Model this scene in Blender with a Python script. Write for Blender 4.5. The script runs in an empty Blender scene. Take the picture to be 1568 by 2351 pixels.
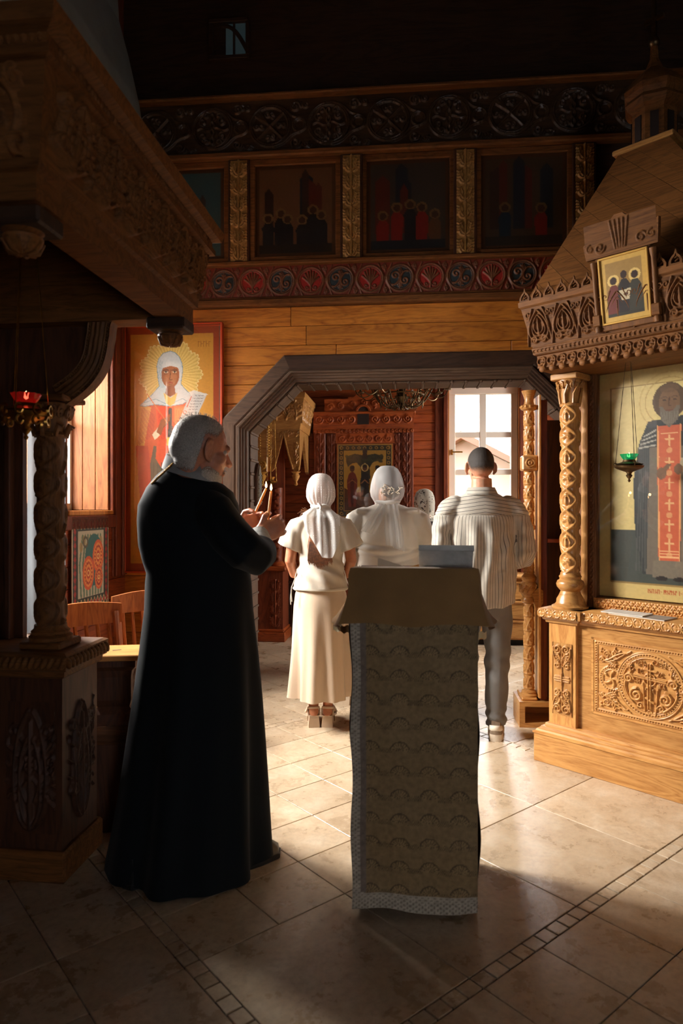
import bpy, bmesh, math, random
import numpy as np
from mathutils import Vector, Matrix

random.seed(7)
sc = bpy.context.scene
COL = sc.collection

# ------------------------------------------------------------------ camera
F = 1567.0            # focal length in pixels of the 1568 x 2351 frame (24 mm lens, 36 mm tall sensor)
CX, YH, HC = 784.0, 1165.0, 1.42
AR = math.radians(5.5)                     # the room is turned 5.5 degrees against the view axis
cam_d = bpy.data.cameras.new('camera')
cam_d.sensor_fit = 'VERTICAL'; cam_d.sensor_height = 36.0; cam_d.sensor_width = 24.0
cam_d.lens = 24.0
cam_d.shift_y = -10.5 / 2351.0
cam_d.clip_start = 0.05; cam_d.clip_end = 200
cam_d.dof.use_dof = True; cam_d.dof.focus_distance = 4.4; cam_d.dof.aperture_fstop = 3.2
cam = bpy.data.objects.new('camera', cam_d); COL.objects.link(cam)
cam.location = (0, 0, HC); cam.rotation_euler = (math.pi/2, 0, 0)
sc.camera = cam

# ------------------------------------------------------------------ colour management
sc.view_settings.view_transform = 'Standard'
sc.view_settings.look = 'None'
sc.view_settings.gamma = 1.0
sc.view_settings.use_curve_mapping = False
sc.view_settings.exposure = 0.0
sc.cycles.use_denoising = True
sc.cycles.max_bounces = 5
sc.cycles.diffuse_bounces = 3
sc.cycles.glossy_bounces = 3
sc.cycles.transmission_bounces = 3
sc.cycles.transparent_max_bounces = 10
sc.cycles.use_adaptive_sampling = True
sc.cycles.adaptive_threshold = 0.14
sc.cycles.adaptive_min_samples = 16
sc.cycles.sample_clamp_indirect = 4.0
sc.cycles.caustics_reflective = False
sc.cycles.caustics_refractive = False

# ------------------------------------------------------------------ world: pale overcast sky
w = bpy.data.worlds.new('sky'); sc.world = w; w.use_nodes = True
bgn = w.node_tree.nodes['Background']
bgn.inputs['Color'].default_value = (0.93, 0.96, 1.0, 1)
bgn.inputs['Strength'].default_value = 7.0

def area(name, loc, direction, sx, sy, power, color=(1, 1, 1), spread=math.pi):
    d = bpy.data.lights.new(name, 'AREA'); d.shape = 'RECTANGLE'
    d.size = sx; d.size_y = sy; d.energy = power; d.color = color; d.spread = spread
    o = bpy.data.objects.new(name, d); COL.objects.link(o)
    o.location = loc
    o.rotation_euler = Vector(direction).to_track_quat('-Z', 'Y').to_euler()
    return o

def room(u, v, z, y0=5.2):
    """room coordinates (u right, v deep, origin on the arch wall) -> world"""
    return (u*math.cos(AR) + v*math.sin(AR), y0 - u*math.sin(AR) + v*math.cos(AR), z)
def rdir(u, v, z):
    return (u*math.cos(AR) + v*math.sin(AR), -u*math.sin(AR) + v*math.cos(AR), z)

# daylight entering by the windows (sky seen from outside each opening), and one added fill
area('daylight_left', room(-2.95, -0.75, 3.10), rdir(1, -0.05, -0.55), 3.0, 1.7, 2700, (1.0, 0.965, 0.91))
area('daylight_far_room', room(1.62, 3.7, 3.6), rdir(-0.25, -1, -0.95), 1.3, 1.6, 420, (1.0, 0.96, 0.9))
area('fill_far_side', room(3.5, 1.35, 2.3), rdir(-1, -0.1, -0.25), 0.9, 1.4, 130, (1.0, 0.95, 0.87))  # added fill lamp, shining through an unseen side opening

# ------------------------------------------------------------------ small helpers
def at(px, py, Y):
    return Vector(((px - CX)/F*Y, Y, HC - (py - YH)/F*Y))
def wall_u(px, y0):
    k = (px - CX)/F
    return k*y0/(math.cos(AR) + k*math.sin(AR))
def wall_z(px, py, y0):
    Y = y0 - wall_u(px, y0)*math.sin(AR)
    return HC - (py - YH)/F*Y

def srgb(r, g, b):
    f = lambda c: (c/12.92 if c <= 0.04045 else ((c + 0.055)/1.055)**2.4)
    return (f(r/255.0), f(g/255.0), f(b/255.0))

def tag(o, label=None, cat=None, group=None, kind=None):
    if label: o['label'] = label
    if cat: o['category'] = cat
    if group: o['group'] = group
    if kind: o['kind'] = kind
    return o
def empty(name, loc=(0, 0, 0), rz=0.0, label=None, cat=None, group=None, kind=None, parent=None):
    o = bpy.data.objects.new(name, None); COL.objects.link(o)
    o.location = loc; o.rotation_euler = (0, 0, rz); o.empty_display_size = 0.1
    if parent: o.parent = parent
    return tag(o, label, cat, group, kind)
def put(name, me, parent=None, loc=None, rot=None):
    o = bpy.data.objects.new(name, me); COL.objects.link(o)
    if parent: o.parent = parent
    if loc is not None: o.location = loc
    if rot is not None: o.rotation_euler = rot
    return o

class MB:
    """collects shapes into one mesh"""
    def __init__(s): s.v = []; s.f = []
    def add(s, V, Fc):
        n = len(s.v); s.v += [tuple(map(float, p)) for p in V]
        s.f += [tuple(i + n for i in f) for f in Fc]; return s
    def box(s, x0, x1, y0, y1, z0, z1, b=0.0, M=None):
        if b <= 0:
            V = [(x, y, z) for z in (z0, z1) for y in (y0, y1) for x in (x0, x1)]
            Fc = [(0, 2, 3, 1), (4, 5, 7, 6), (0, 1, 5, 4), (2, 6, 7, 3), (0, 4, 6, 2), (1, 3, 7, 5)]
        else:
            c = ((x0+x1)/2, (y0+y1)/2, (z0+z1)/2); h = (abs(x1-x0)/2, abs(y1-y0)/2, abs(z1-z0)/2)
            b = min(b, min(h)*0.95)
            V = []; idx = {}
            for sx in (-1, 1):
                for sy in (-1, 1):
                    for sz in (-1, 1):
                        sg = (sx, sy, sz)
                        for ax in range(3):
                            idx[(sg, ax)] = len(V)
                            V.append(tuple(c[k] + sg[k]*(h[k] if k == ax else h[k]-b) for k in range(3)))
            Fc = []
            for ax in range(3):
                o1, o2 = [k for k in range(3) if k != ax]
                for sg in (-1, 1):
                    q = []
                    for a_, b_ in ((-1, -1), (1, -1), (1, 1), (-1, 1)):
                        t = [0, 0, 0]; t[ax] = sg; t[o1] = a_; t[o2] = b_
                        q.append(idx[(tuple(t), ax)])
                    Fc.append(tuple(q))
                for a_ in (-1, 1):           # edges running along ax
                    for b_ in (-1, 1):
                        t0 = [0]*3; t1 = [0]*3
                        t0[ax] = -1; t1[ax] = 1
                        for t in (t0, t1): t[o1] = a_; t[o2] = b_
                        Fc.append((idx[(tuple(t0), o1)], idx[(tuple(t1), o1)], idx[(tuple(t1), o2)], idx[(tuple(t0), o2)]))
            for sx in (-1, 1):
                for sy in (-1, 1):
                    for sz in (-1, 1):
                        sg = (sx, sy, sz); Fc.append((idx[(sg, 0)], idx[(sg, 1)], idx[(sg, 2)]))
        if M is not None: V = [M @ Vector(p) for p in V]
        return s.add(V, Fc)
    def loft(s, rings, cap=True, closed=True):
        n = len(rings[0]); V = [p for r in rings for p in r]; Fc = []
        for i in range(len(rings)-1):
            for j in range(n if closed else n-1):
                k = (j+1) % n
                Fc.append((i*n+j, i*n+k, (i+1)*n+k, (i+1)*n+j))
        if cap and closed:
            Fc.append(tuple(range(n-1, -1, -1))); Fc.append(tuple((len(rings)-1)*n + j for j in range(n)))
        return s.add(V, Fc)
    def tube(s, pts, r, n=8, closed=False, cap=True, round_ends=False, flat=1.0):
        P = [Vector(p) for p in pts]; m = len(P)
        R = list(r) if hasattr(r, '__len__') else [r]*m
        T = []
        for i in range(m):
            if closed: t = P[(i+1) % m] - P[i-1]
            else: t = P[min(i+1, m-1)] - P[max(i-1, 0)]
            T.append(t.normalized() if t.length > 1e-9 else Vector((0, 0, 1)))
        up = Vector((0, 0, 1)) if abs(T[0].z) < 0.9 else Vector((1, 0, 0))
        N = (up - T[0]*up.dot(T[0])).normalized()
        rings = []
        for i in range(m):
            N = (N - T[i]*N.dot(T[i]))
            N = N.normalized() if N.length > 1e-6 else T[i].orthogonal().normalized()
            B = T[i].cross(N)
            def ring(c, rr): return [c + (N*math.cos(2*math.pi*j/n) + B*flat*math.sin(2*math.pi*j/n))*rr for j in range(n)]
            if round_ends and i == 0 and not closed:
                for a in (80, 50, 22):
                    rings.append(ring(P[0] - T[0]*R[0]*math.sin(math.radians(a)), R[0]*math.cos(math.radians(a))))
            rings.append(ring(P[i], R[i]))
            if round_ends and i == m-1 and not closed:
                for a in (22, 50, 80):
                    rings.append(ring(P[-1] + T[-1]*R[-1]*math.sin(math.radians(a)), R[-1]*math.cos(math.radians(a))))
        if closed: rings.append(rings[0])
        return s.loft(rings, cap=cap and not closed)
    def lathe(s, prof, n=24, c=(0, 0, 0), axis=None):
        rings = []
        for r, z in prof:
            rings.append([Vector((c[0] + max(r, 1e-4)*math.cos(2*math.pi*j/n), c[1] + max(r, 1e-4)*math.sin(2*math.pi*j/n), c[2] + z)) for j in range(n)])
        return s.loft(rings)
    def ellipsoid(s, c, r, n=16, m=10, M=None):
        rings = []
        for i in range(m+1):
            a = -math.pi/2 + math.pi*i/m; a = max(min(a, 1.52), -1.52)
            rings.append([Vector((r[0]*math.cos(a)*math.cos(2*math.pi*j/n), r[1]*math.cos(a)*math.sin(2*math.pi*j/n), r[2]*math.sin(a))) for j in range(n)])
        c = Vector(c)
        rings = [[c + ((M @ p) if M is not None else p) for p in q] for q in rings]
        return s.loft(rings)
    def prism(s, poly, y0, y1, M=None):
        """polygon in the x-z plane, given thickness along y"""
        n = len(poly)
        V = [(p[0], y0, p[1]) for p in poly] + [(p[0], y1, p[1]) for p in poly]
        Fc = [tuple(range(n)), tuple(range(2*n-1, n-1, -1))] + [(i, (i+1) % n, n+(i+1) % n, n+i) for i in range(n)]
        if M is not None: V = [M @ Vector(p) for p in V]
        return s.add(V, Fc)
    def mesh(s, name, mat=None, smooth=None, fix=True):
        me = bpy.data.meshes.new(name); me.from_pydata(s.v, [], s.f); me.update()
        if fix:
            bm = bmesh.new(); bm.from_mesh(me); bmesh.ops.recalc_face_normals(bm, faces=bm.faces); bm.to_mesh(me); bm.free()
        if mat: me.materials.append(mat)
        if smooth is not None: smooth_mesh(me, smooth)
        return me
    def build(s, name, mat, parent=None, smooth=None, loc=None, rot=None, fix=True):
        return put(name, s.mesh(name, mat, smooth, fix), parent, loc, rot)

def smooth_mesh(me, ang=40):
    me.polygons.foreach_set('use_smooth', [True]*len(me.polygons))
    if ang < 179: me.set_sharp_from_angle(angle=math.radians(ang))
    me.update()

def grid_mesh(name, P, mat=None, smooth=True, wrap=False, col=None):
    """P: (rows, cols, 3) array of points"""
    ny, nx = P.shape[:2]
    me = bpy.data.meshes.new(name)
    idx = np.arange(ny*nx).reshape(ny, nx)
    if wrap: nxt = np.roll(idx, -1, axis=1); a = idx[:-1]; b = nxt[:-1]; c = nxt[1:]; d = idx[1:]
    else: a = idx[:-1, :-1]; b = idx[:-1, 1:]; c = idx[1:, 1:]; d = idx[1:, :-1]
    Q = np.stack([a, b, c, d], -1).reshape(-1, 4)
    me.vertices.add(ny*nx); me.vertices.foreach_set('co', P.reshape(-1).astype(np.float32))
    me.loops.add(Q.size); me.loops.foreach_set('vertex_index', Q.reshape(-1).astype(np.int32))
    me.polygons.add(len(Q)); me.polygons.foreach_set('loop_start', np.arange(0, Q.size, 4, dtype=np.int32))
    me.update(calc_edges=True)
    if col is not None:
        ca = me.color_attributes.new('Col', 'FLOAT_COLOR', 'POINT')
        C4 = np.ones((ny*nx, 4), np.float32); C4[:, :3] = col.reshape(-1, 3)
        ca.data.foreach_set('color', C4.reshape(-1))
    if smooth: me.polygons.foreach_set('use_smooth', [True]*len(me.polygons))
    if mat: me.materials.append(mat)
    me.update(); return me

# ------------------------------------------------------------------ materials
MATS = {}
class NT:
    def __init__(s, name):
        s.m = bpy.data.materials.new(name); s.m.use_nodes = True; s.t = s.m.node_tree
        s.b = s.t.nodes['Principled BSDF']; s.out = s.t.nodes['Material Output']
    def n(s, kind, **kw):
        x = s.t.nodes.new(kind)
        for k, v in kw.items():
            if k.startswith('_'): x.inputs[k[1:].replace('_', ' ')].default_value = v
            else: setattr(x, k, v)
        return x
    def l(s, a, b): s.t.links.new(a, b)
    def math(s, op, a, b=None, clamp=False):
        x = s.n('ShaderNodeMath', operation=op, use_clamp=clamp)
        for i, q in enumerate((a, b)):
            if q is None: continue
            if isinstance(q, (int, float)): x.inputs[i].default_value = q
            else: s.l(q, x.inputs[i])
        return x.outputs[0]
    def coords(s, scale=(1, 1, 1), rand=0.0, kind='Object'):
        tc = s.n('ShaderNodeTexCoord'); mp = s.n('ShaderNodeMapping'); mp.inputs['Scale'].default_value = scale
        src = tc.outputs[kind]
        if rand:
            oi = s.n('ShaderNodeObjectInfo'); ad = s.n('ShaderNodeVectorMath', operation='ADD')
            mu = s.n('ShaderNodeVectorMath', operation='SCALE'); mu.inputs[0].default_value = (1, 1.7, 2.3)
            s.l(oi.outputs['Random'], mu.inputs['Scale'])
            sc2 = s.n('ShaderNodeVectorMath', operation='SCALE'); s.l(mu.outputs[0], sc2.inputs[0]); sc2.inputs['Scale'].default_value = rand
            s.l(src, ad.inputs[0]); s.l(sc2.outputs[0], ad.inputs[1]); src = ad.outputs[0]
        s.l(src, mp.inputs['Vector']); return mp.outputs[0]
    def ramp(s, fac, stops):
        r = s.n('ShaderNodeValToRGB'); e = r.color_ramp.elements
        while len(e) < len(stops): e.new(0.5)
        for el, (p, c) in zip(e, stops): el.position = p; el.color = (c[0], c[1], c[2], 1)
        s.l(fac, r.inputs['Fac']); return r.outputs['Color']
    def mix(s, fac, a, b, mode='MIX'):
        x = s.n('ShaderNodeMix', data_type='RGBA', blend_type=mode)
        for sock, q in ((x.inputs[0], fac), (x.inputs[6], a), (x.inputs[7], b)):
            if isinstance(q, (int, float)): sock.default_value = q
            elif isinstance(q, tuple): sock.default_value = (q[0], q[1], q[2], 1)
            else: s.l(q, sock)
        return x.outputs[2]
    def bump(s, h, strength=0.3, dist=0.01):
        b = s.n('ShaderNodeBump'); b.inputs['Strength'].default_value = strength; b.inputs['Distance'].default_value = dist
        s.l(h, b.inputs['Height']); s.l(b.outputs[0], s.b.inputs['Normal'])
    def col(s, c): s.l(c, s.b.inputs['Base Color'])

def plain(name, c, rough=0.5, metal=0.0, noise=0.0, nscale=30, emis=None, estr=0, bump=0, sheen=0, coat=0):
    if name in MATS: return MATS[name]
    t = NT(name); t.b.inputs['Roughness'].default_value = rough; t.b.inputs['Metallic'].default_value = metal
    if coat: t.b.inputs['Coat Weight'].default_value = coat
    if sheen: t.b.inputs['Sheen Weight'].default_value = sheen
    if noise or bump:
        nz = t.n('ShaderNodeTexNoise', _Scale=nscale, _Detail=5.0); t.l(t.coords(rand=3.0), nz.inputs['Vector'])
        t.col(t.ramp(nz.outputs['Fac'], [(0.3, tuple(x*(1-noise) for x in c)), (0.7, tuple(min(1, x*(1+noise)) for x in c))]))
        if bump: t.bump(nz.outputs['Fac'], bump, 0.01)
    else: t.b.inputs['Base Color'].default_value = (*c, 1)
    if emis:
        t.b.inputs['Emission Color'].default_value = (*emis, 1); t.b.inputs['Emission Strength'].default_value = estr
    MATS[name] = t.m; return t.m

def wood(name, dark, light, axis='x', rough=0.42, scale=5.0, coat=0.0, knots=False, spec=0.35):
    if name in MATS: return MATS[name]
    t = NT(name)
    st = {'x': (0.12, 1, 1), 'y': (1, 0.12, 1), 'z': (1, 1, 0.12)}[axis]
    v = t.coords(st, rand=5.0)
    n1 = t.n('ShaderNodeTexNoise', _Scale=scale*2.2, _Detail=4.0, _Distortion=0.8); t.l(v, n1.inputs['Vector'])
    wv = t.math('FRACT', t.math('MULTIPLY', n1.outputs['Fac'], 7.0))
    wv = t.math('ABSOLUTE', t.math('SUBTRACT', wv, 0.5))
    n2 = t.n('ShaderNodeTexNoise', _Scale=scale*34, _Detail=3.0); t.l(v, n2.inputs['Vector'])
    f = t.math('ADD', t.math('MULTIPLY', wv, 0.9), t.math('MULTIPLY', n2.outputs['Fac'], 0.6))
    c = t.ramp(f, [(0.15, dark), (0.45, tuple((a*0.45+b*0.55) for a, b in zip(dark, light))), (0.85, light)])
    if knots:
        kv = t.coords((0.9, 1, 2.6) if axis == 'x' else (2.6, 1, 0.9), rand=5.0)
        vo = t.n('ShaderNodeTexVoronoi', _Scale=2.6); t.l(kv, vo.inputs['Vector'])
        k = t.math('SUBTRACT', 1.0, t.math('MULTIPLY', vo.outputs['Distance'], 13.0), clamp=True)
        c = t.mix(k, c, tuple(x*0.22 for x in dark))
    oi = t.n('ShaderNodeObjectInfo')
    hv = t.n('ShaderNodeHueSaturation'); t.l(c, hv.inputs['Color'])
    t.l(t.math('ADD', t.math('MULTIPLY', oi.outputs['Random'], 0.28), 0.86), hv.inputs['Value'])
    t.col(hv.outputs[0])
    t.b.inputs['Roughness'].default_value = rough
    if coat: t.b.inputs['Coat Weight'].default_value = coat; t.b.inputs['Coat Roughness'].default_value = 0.25
    t.b.inputs['Specular IOR Level'].default_value = spec
    t.bump(f, 0.12, 0.004)
    MATS[name] = t.m; return t.m

def painted(name, rough=0.4, grain=0.12, metal=0.0):
    if name in MATS: return MATS[name]
    t = NT(name)
    a = t.n('ShaderNodeAttribute', attribute_name='Col')
    nz = t.n('ShaderNodeTexNoise', _Scale=55.0, _Detail=4.0); t.l(t.coords(), nz.inputs['Vector'])
    g = t.ramp(nz.outputs['Fac'], [(0.3, (1-grain,)*3), (0.7, (1+grain*0.3,)*3)])
    t.col(t.mix(1.0, a.outputs['Color'], g, 'MULTIPLY'))
    t.b.inputs['Roughness'].default_value = rough; t.b.inputs['Metallic'].default_value = metal
    MATS[name] = t.m; return t.m

def thin_glass(name, refl=0.10, tint=(1, 1, 1), rough=0.0):
    if name in MATS: return MATS[name]
    t = NT(name); t.t.nodes.remove(t.b)
    tr = t.n('ShaderNodeBsdfTransparent'); tr.inputs[0].default_value = (*tint, 1)
    gl = t.n('ShaderNodeBsdfGlossy'); gl.inputs['Roughness'].default_value = rough
    lw_ = t.n('ShaderNodeLayerWeight'); lw_.inputs['Blend'].default_value = 0.5
    mx = t.n('ShaderNodeMixShader')                    # Schlick reflectance of one thin face
    t.l(t.math('ADD', t.math('MULTIPLY', t.math('POWER', lw_.outputs['Facing'], 5.0), 0.9), refl*0.42, clamp=True), mx.inputs[0])
    t.l(tr.outputs[0], mx.inputs[1]); t.l(gl.outputs[0], mx.inputs[2]); t.l(mx.outputs[0], t.out.inputs[0])
    MATS[name] = t.m; return t.m

def sheer(name, c, alpha=0.75, noise=0.1, dots=False, lace=False):
    """thin cloth: diffuse and translucent, partly see-through"""
    if name in MATS: return MATS[name]
    t = NT(name); t.t.nodes.remove(t.b)
    di = t.n('ShaderNodeBsdfDiffuse'); tl = t.n('ShaderNodeBsdfTranslucent'); tr = t.n('ShaderNodeBsdfTransparent')
    for q in (di, tl): q.inputs['Color'].default_value = (*c, 1)
    m1 = t.n('ShaderNodeMixShader'); m1.inputs[0].default_value = 0.45; t.l(di.outputs[0], m1.inputs[1]); t.l(tl.outputs[0], m1.inputs[2])
    m2 = t.n('ShaderNodeMixShader'); t.l(tr.outputs[0], m2.inputs[1]); t.l(m1.outputs[0], m2.inputs[2])
    fac = alpha
    if dots:
        vo = t.n('ShaderNodeTexVoronoi', _Scale=62.0, _Randomness=0.35); t.l(t.coords(), vo.inputs['Vector'])
        d = t.math('LESS_THAN', vo.outputs['Distance'], 0.20)
        fac = t.math('ADD', t.math('MULTIPLY', d, 0.30), alpha, clamp=True)
        cc = t.mix(d, c, (0.98, 0.98, 0.98)); t.l(cc, di.inputs['Color']); t.l(cc, tl.inputs['Color'])
        t.l(fac, m2.inputs[0])
    elif lace:
        nz = t.n('ShaderNodeTexNoise', _Scale=20.0, _Detail=2.0, _Distortion=1.6); t.l(t.coords(), nz.inputs['Vector'])
        vo = t.n('ShaderNodeTexVoronoi', _Scale=24.0, feature='DISTANCE_TO_EDGE'); t.l(t.coords(), vo.inputs['Vector'])
        fac = t.math('MAXIMUM', t.math('GREATER_THAN', nz.outputs['Fac'], 0.46), t.math('LESS_THAN', vo.outputs['Distance'], 0.07))
        t.l(t.math('ADD', t.math('MULTIPLY', fac, 0.85), 0.08), m2.inputs[0])
    else: m2.inputs[0].default_value = alpha
    t.l(m2.outputs[0], t.out.inputs[0]); MATS[name] = t.m; return t.m

def fabric(name, c, rough=0.9, weave=600, noise=0.10, nscale=9, sheen=0.2, bump=0.15):
    if name in MATS: return MATS[name]
    t = NT(name)
    nz = t.n('ShaderNodeTexNoise', _Scale=float(nscale), _Detail=5.0); t.l(t.coords(), nz.inputs['Vector'])
    t.col(t.ramp(nz.outputs['Fac'], [(0.3, tuple(x*(1-noise) for x in c)), (0.7, tuple(min(1, x*(1+noise)) for x in c))]))
    n2 = t.n('ShaderNodeTexNoise', _Scale=float(weave), _Detail=2.0); t.l(t.coords(), n2.inputs['Vector'])
    t.bump(n2.outputs['Fac'], bump, 0.002)
    t.b.inputs['Roughness'].default_value = rough; t.b.inputs['Sheen Weight'].default_value = sheen
    MATS[name] = t.m; return t.m

def hair_mat(name, c, rough=0.6, nscale=420, light=None):
    """short hair: thins out where the 'dens' attribute falls to zero"""
    if name in MATS: return MATS[name]
    t = NT(name)
    nz = t.n('ShaderNodeTexNoise', _Scale=float(nscale), _Detail=3.0); t.l(t.coords(), nz.inputs['Vector'])
    n2 = t.n('ShaderNodeTexNoise', _Scale=60.0, _Detail=4.0); t.l(t.coords((1, 1, 0.5)), n2.inputs['Vector'])
    t.col(t.mix(nz.outputs['Fac'], tuple(x*0.45 for x in c), tuple(min(1, x*1.5) for x in (light or c))))
    t.b.inputs['Roughness'].default_value = rough
    t.bump(t.math('ADD', nz.outputs['Fac'], n2.outputs['Fac']), 0.6, 0.004)
    a = t.n('ShaderNodeAttribute', attribute_name='dens')
    f = t.math('ADD', t.math('SUBTRACT', t.math('MULTIPLY', a.outputs['Fac'], 1.9), 0.55), t.math('MULTIPLY', t.math('SUBTRACT', nz.outputs['Fac'], 0.5), 2.2), clamp=True)
    t.l(f, t.b.inputs['Alpha'])
    MATS[name] = t.m; return t.m

# wood kinds of the place (colour belongs to each wood)
W_PINE = wood('pine_plank', srgb(148, 80, 26), srgb(212, 136, 54), 'x', 0.45, 4.0, 0.1, True)
W_PINE_V = wood('pine_upright', srgb(140, 78, 32), srgb(205, 132, 62), 'z', 0.45, 4.0, 0.1)
W_RED = wood('red_brown_plank', srgb(116, 48, 20), srgb(176, 86, 38), 'x', 0.45, 4.0, 0.1, True)
W_RED_V = wood('red_brown_upright', srgb(84, 36, 20), srgb(130, 62, 34), 'z', 0.5, 4.0)
W_DARK = wood('dark_brown_plank', srgb(40, 26, 18), srgb(72, 48, 32), 'x', 0.6, 4.0)
W_DARK_V = wood('dark_brown_upright', srgb(50, 28, 18), srgb(88, 52, 32), 'z', 0.55, 4.0)
W_GREY = wood('grey_brown_board', srgb(66, 48, 36), srgb(104, 80, 62), 'x', 0.6, 5.0)
W_GREY_V = wood('grey_brown_upright', srgb(66, 48, 36), srgb(104, 80, 62), 'z', 0.6, 5.0)
W_OAK = wood('golden_oak', srgb(158, 102, 50), srgb(204, 150, 86), 'x', 0.34, 6.0, 0.25)
W_OAK_V = wood('golden_oak_upright', srgb(156, 100, 50), srgb(202, 148, 84), 'z', 0.34, 6.0, 0.25)
W_BROWN = wood('walnut_carving', srgb(84, 50, 24), srgb(132, 84, 42), 'x', 0.6, 6.0, spec=0.2)
W_BROWN_V = wood('walnut_carving_upright', srgb(84, 50, 26), srgb(130, 84, 44), 'z', 0.55, 6.0, spec=0.25)
BRASS = plain('old_brass', srgb(178, 134, 66), 0.32, 1.0, 0.2, 40)
DBRASS = plain('dark_bronze', srgb(104, 84, 58), 0.38, 0.9, 0.25, 40)
GLASS = thin_glass('pane_glass', 0.10)
TINTED = thin_glass('tinted_pane', 0.10, (0.60, 0.60, 0.60))  # grey tint added to dim the daylight reaching the saint icon
W_REVEAL = wood('window_reveal_board', srgb(116, 66, 36), srgb(168, 106, 62), 'z', 0.5, 4.0)
W_FRIEZE = wood('dark_frieze_wood', srgb(52, 36, 24), srgb(84, 60, 40), 'x', 0.32, 5.0, 0.3)
# ------------------------------------------------------------------ carved relief: height fields that become real geometry
def field(w, h, nx, ny, strokes=(), dots=(), flat=()):
    xs = np.linspace(0, w, nx); zs = np.linspace(0, h, ny)
    H = np.zeros((ny, nx))
    for poly, hh in flat:                              # raised flat areas
        m = inside(xs, zs, poly); H[m] = np.maximum(H[m], hh)
    for st in strokes:
        pts = np.asarray(st[0], float); r = st[1]; hh = st[2]
        R = np.full(len(pts), r) if np.isscalar(r) else np.asarray(r, float)
        for i in range(len(pts)-1):
            p, q = pts[i], pts[i+1]; rm = max(R[i], R[i+1])
            i0 = np.searchsorted(xs, min(p[0], q[0])-rm); i1 = np.searchsorted(xs, max(p[0], q[0])+rm)
            j0 = np.searchsorted(zs, min(p[1], q[1])-rm); j1 = np.searchsorted(zs, max(p[1], q[1])+rm)
            if i0 >= i1 or j0 >= j1: continue
            X, Z = np.meshgrid(xs[i0:i1], zs[j0:j1]); d = q-p; L = d@d + 1e-12
            t = np.clip(((X-p[0])*d[0] + (Z-p[1])*d[1])/L, 0, 1)
            rr = R[i] + (R[i+1]-R[i])*t
            dd = np.hypot(X-p[0]-t*d[0], Z-p[1]-t*d[1])/rr
            H[j0:j1, i0:i1] = np.maximum(H[j0:j1, i0:i1], hh*np.sqrt(np.clip(1-dd*dd, 0, 1)))
    for (cx, cz, r, hh) in dots:
        i0 = np.searchsorted(xs, cx-r); i1 = np.searchsorted(xs, cx+r); j0 = np.searchsorted(zs, cz-r); j1 = np.searchsorted(zs, cz+r)
        if i0 >= i1 or j0 >= j1: continue
        X, Z = np.meshgrid(xs[i0:i1], zs[j0:j1]); dd = np.hypot(X-cx, Z-cz)/r
        b = np.sqrt(np.clip(1-dd*dd, 0, 1))
        if hh > 0: H[j0:j1, i0:i1] = np.maximum(H[j0:j1, i0:i1], hh*b)
        else: H[j0:j1, i0:i1] += hh*(b > 0.1)
    return H
def inside(xs, zs, poly):
    X, Z = np.meshgrid(xs, zs); m = np.zeros(X.shape, bool); n = len(poly)
    for i in range(n):
        x1, y1 = poly[i]; x2, y2 = poly[(i+1) % n]
        if y1 == y2: continue
        c = ((y1 > Z) != (y2 > Z)) & (X < (x2-x1)*(Z-y1)/(y2-y1) + x1)
        m ^= c
    return m
def relief(name, w, h, H, mat, parent, loc=(0, 0, 0), rot=None, col=None, slope=0.0, x0=0.0):
    ny, nx = H.shape
    X, Z = np.meshgrid(np.linspace(x0, x0+w, nx), np.linspace(0, h, ny))
    P = np.stack([X, -H - slope*Z/h, Z], -1)
    return put(name, grid_mesh(name, P, mat, col=col), parent, loc, rot)
def arc(cx, cz, r, a0, a1, n=16):
    a = np.radians(np.linspace(a0, a1, n)); return np.stack([cx + r*np.cos(a), cz + r*np.sin(a)], -1)
def spiral(cx, cz, r, a0, turns, n=22, inner=0.15):
    t = np.linspace(0, 1, n); a = math.radians(a0) + t*turns*2*math.pi; rr = r*(1-(1-inner)*t)
    return np.stack([cx + rr*np.cos(a), cz + rr*np.sin(a)], -1)
def bez(p0, p1, p2, p3, n=12):
    t = np.linspace(0, 1, n)[:, None]; p0, p1, p2, p3 = map(np.array, (p0, p1, p2, p3))
    return (1-t)**3*p0 + 3*(1-t)**2*t*p1 + 3*(1-t)*t*t*p2 + t**3*p3
def taper(n, r0, r1): return np.linspace(r0, r1, n)
def leafy(x, z, ang, L, r, hh, lobes=4, sgn=1):
    """acanthus leaf: curved rib with lobes"""
    out = []; a = math.radians(ang)
    t = np.linspace(0, 1, 10); c = a + sgn*0.9*t
    dx = np.cumsum(np.cos(c))*L/10; dz = np.cumsum(np.sin(c))*L/10
    rib = np.stack([x+dx, z+dz], -1); out.append((rib, taper(10, r, r*0.4), hh))
    for k in range(1, lobes+1):
        i = int(k*8/lobes)
        for s in (-1, 1):
            aa = c[i] + s*0.95; ll = L*0.34*(1.15-0.5*k/lobes)
            p = rib[i]; q = p + np.array([math.cos(aa), math.sin(aa)])*ll
            e = q + np.array([math.cos(aa-s*0.9), math.sin(aa-s*0.9)])*ll*0.35
            out.append((np.array([p, q, e]), np.array([r*0.8, r*0.7, r*0.3]), hh*0.85))
    return out
def mirror_x(strokes, cx):
    o = []
    for s in strokes:
        p = np.array(s[0], float).copy(); p[:, 0] = 2*cx - p[:, 0]; o.append((p, s[1], s[2]))
    return o
def mirror_z(strokes, cz):
    o = []
    for s in strokes:
        p = np.array(s[0], float).copy(); p[:, 1] = 2*cz - p[:, 1]; o.append((p, s[1], s[2]))
    return o

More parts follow.
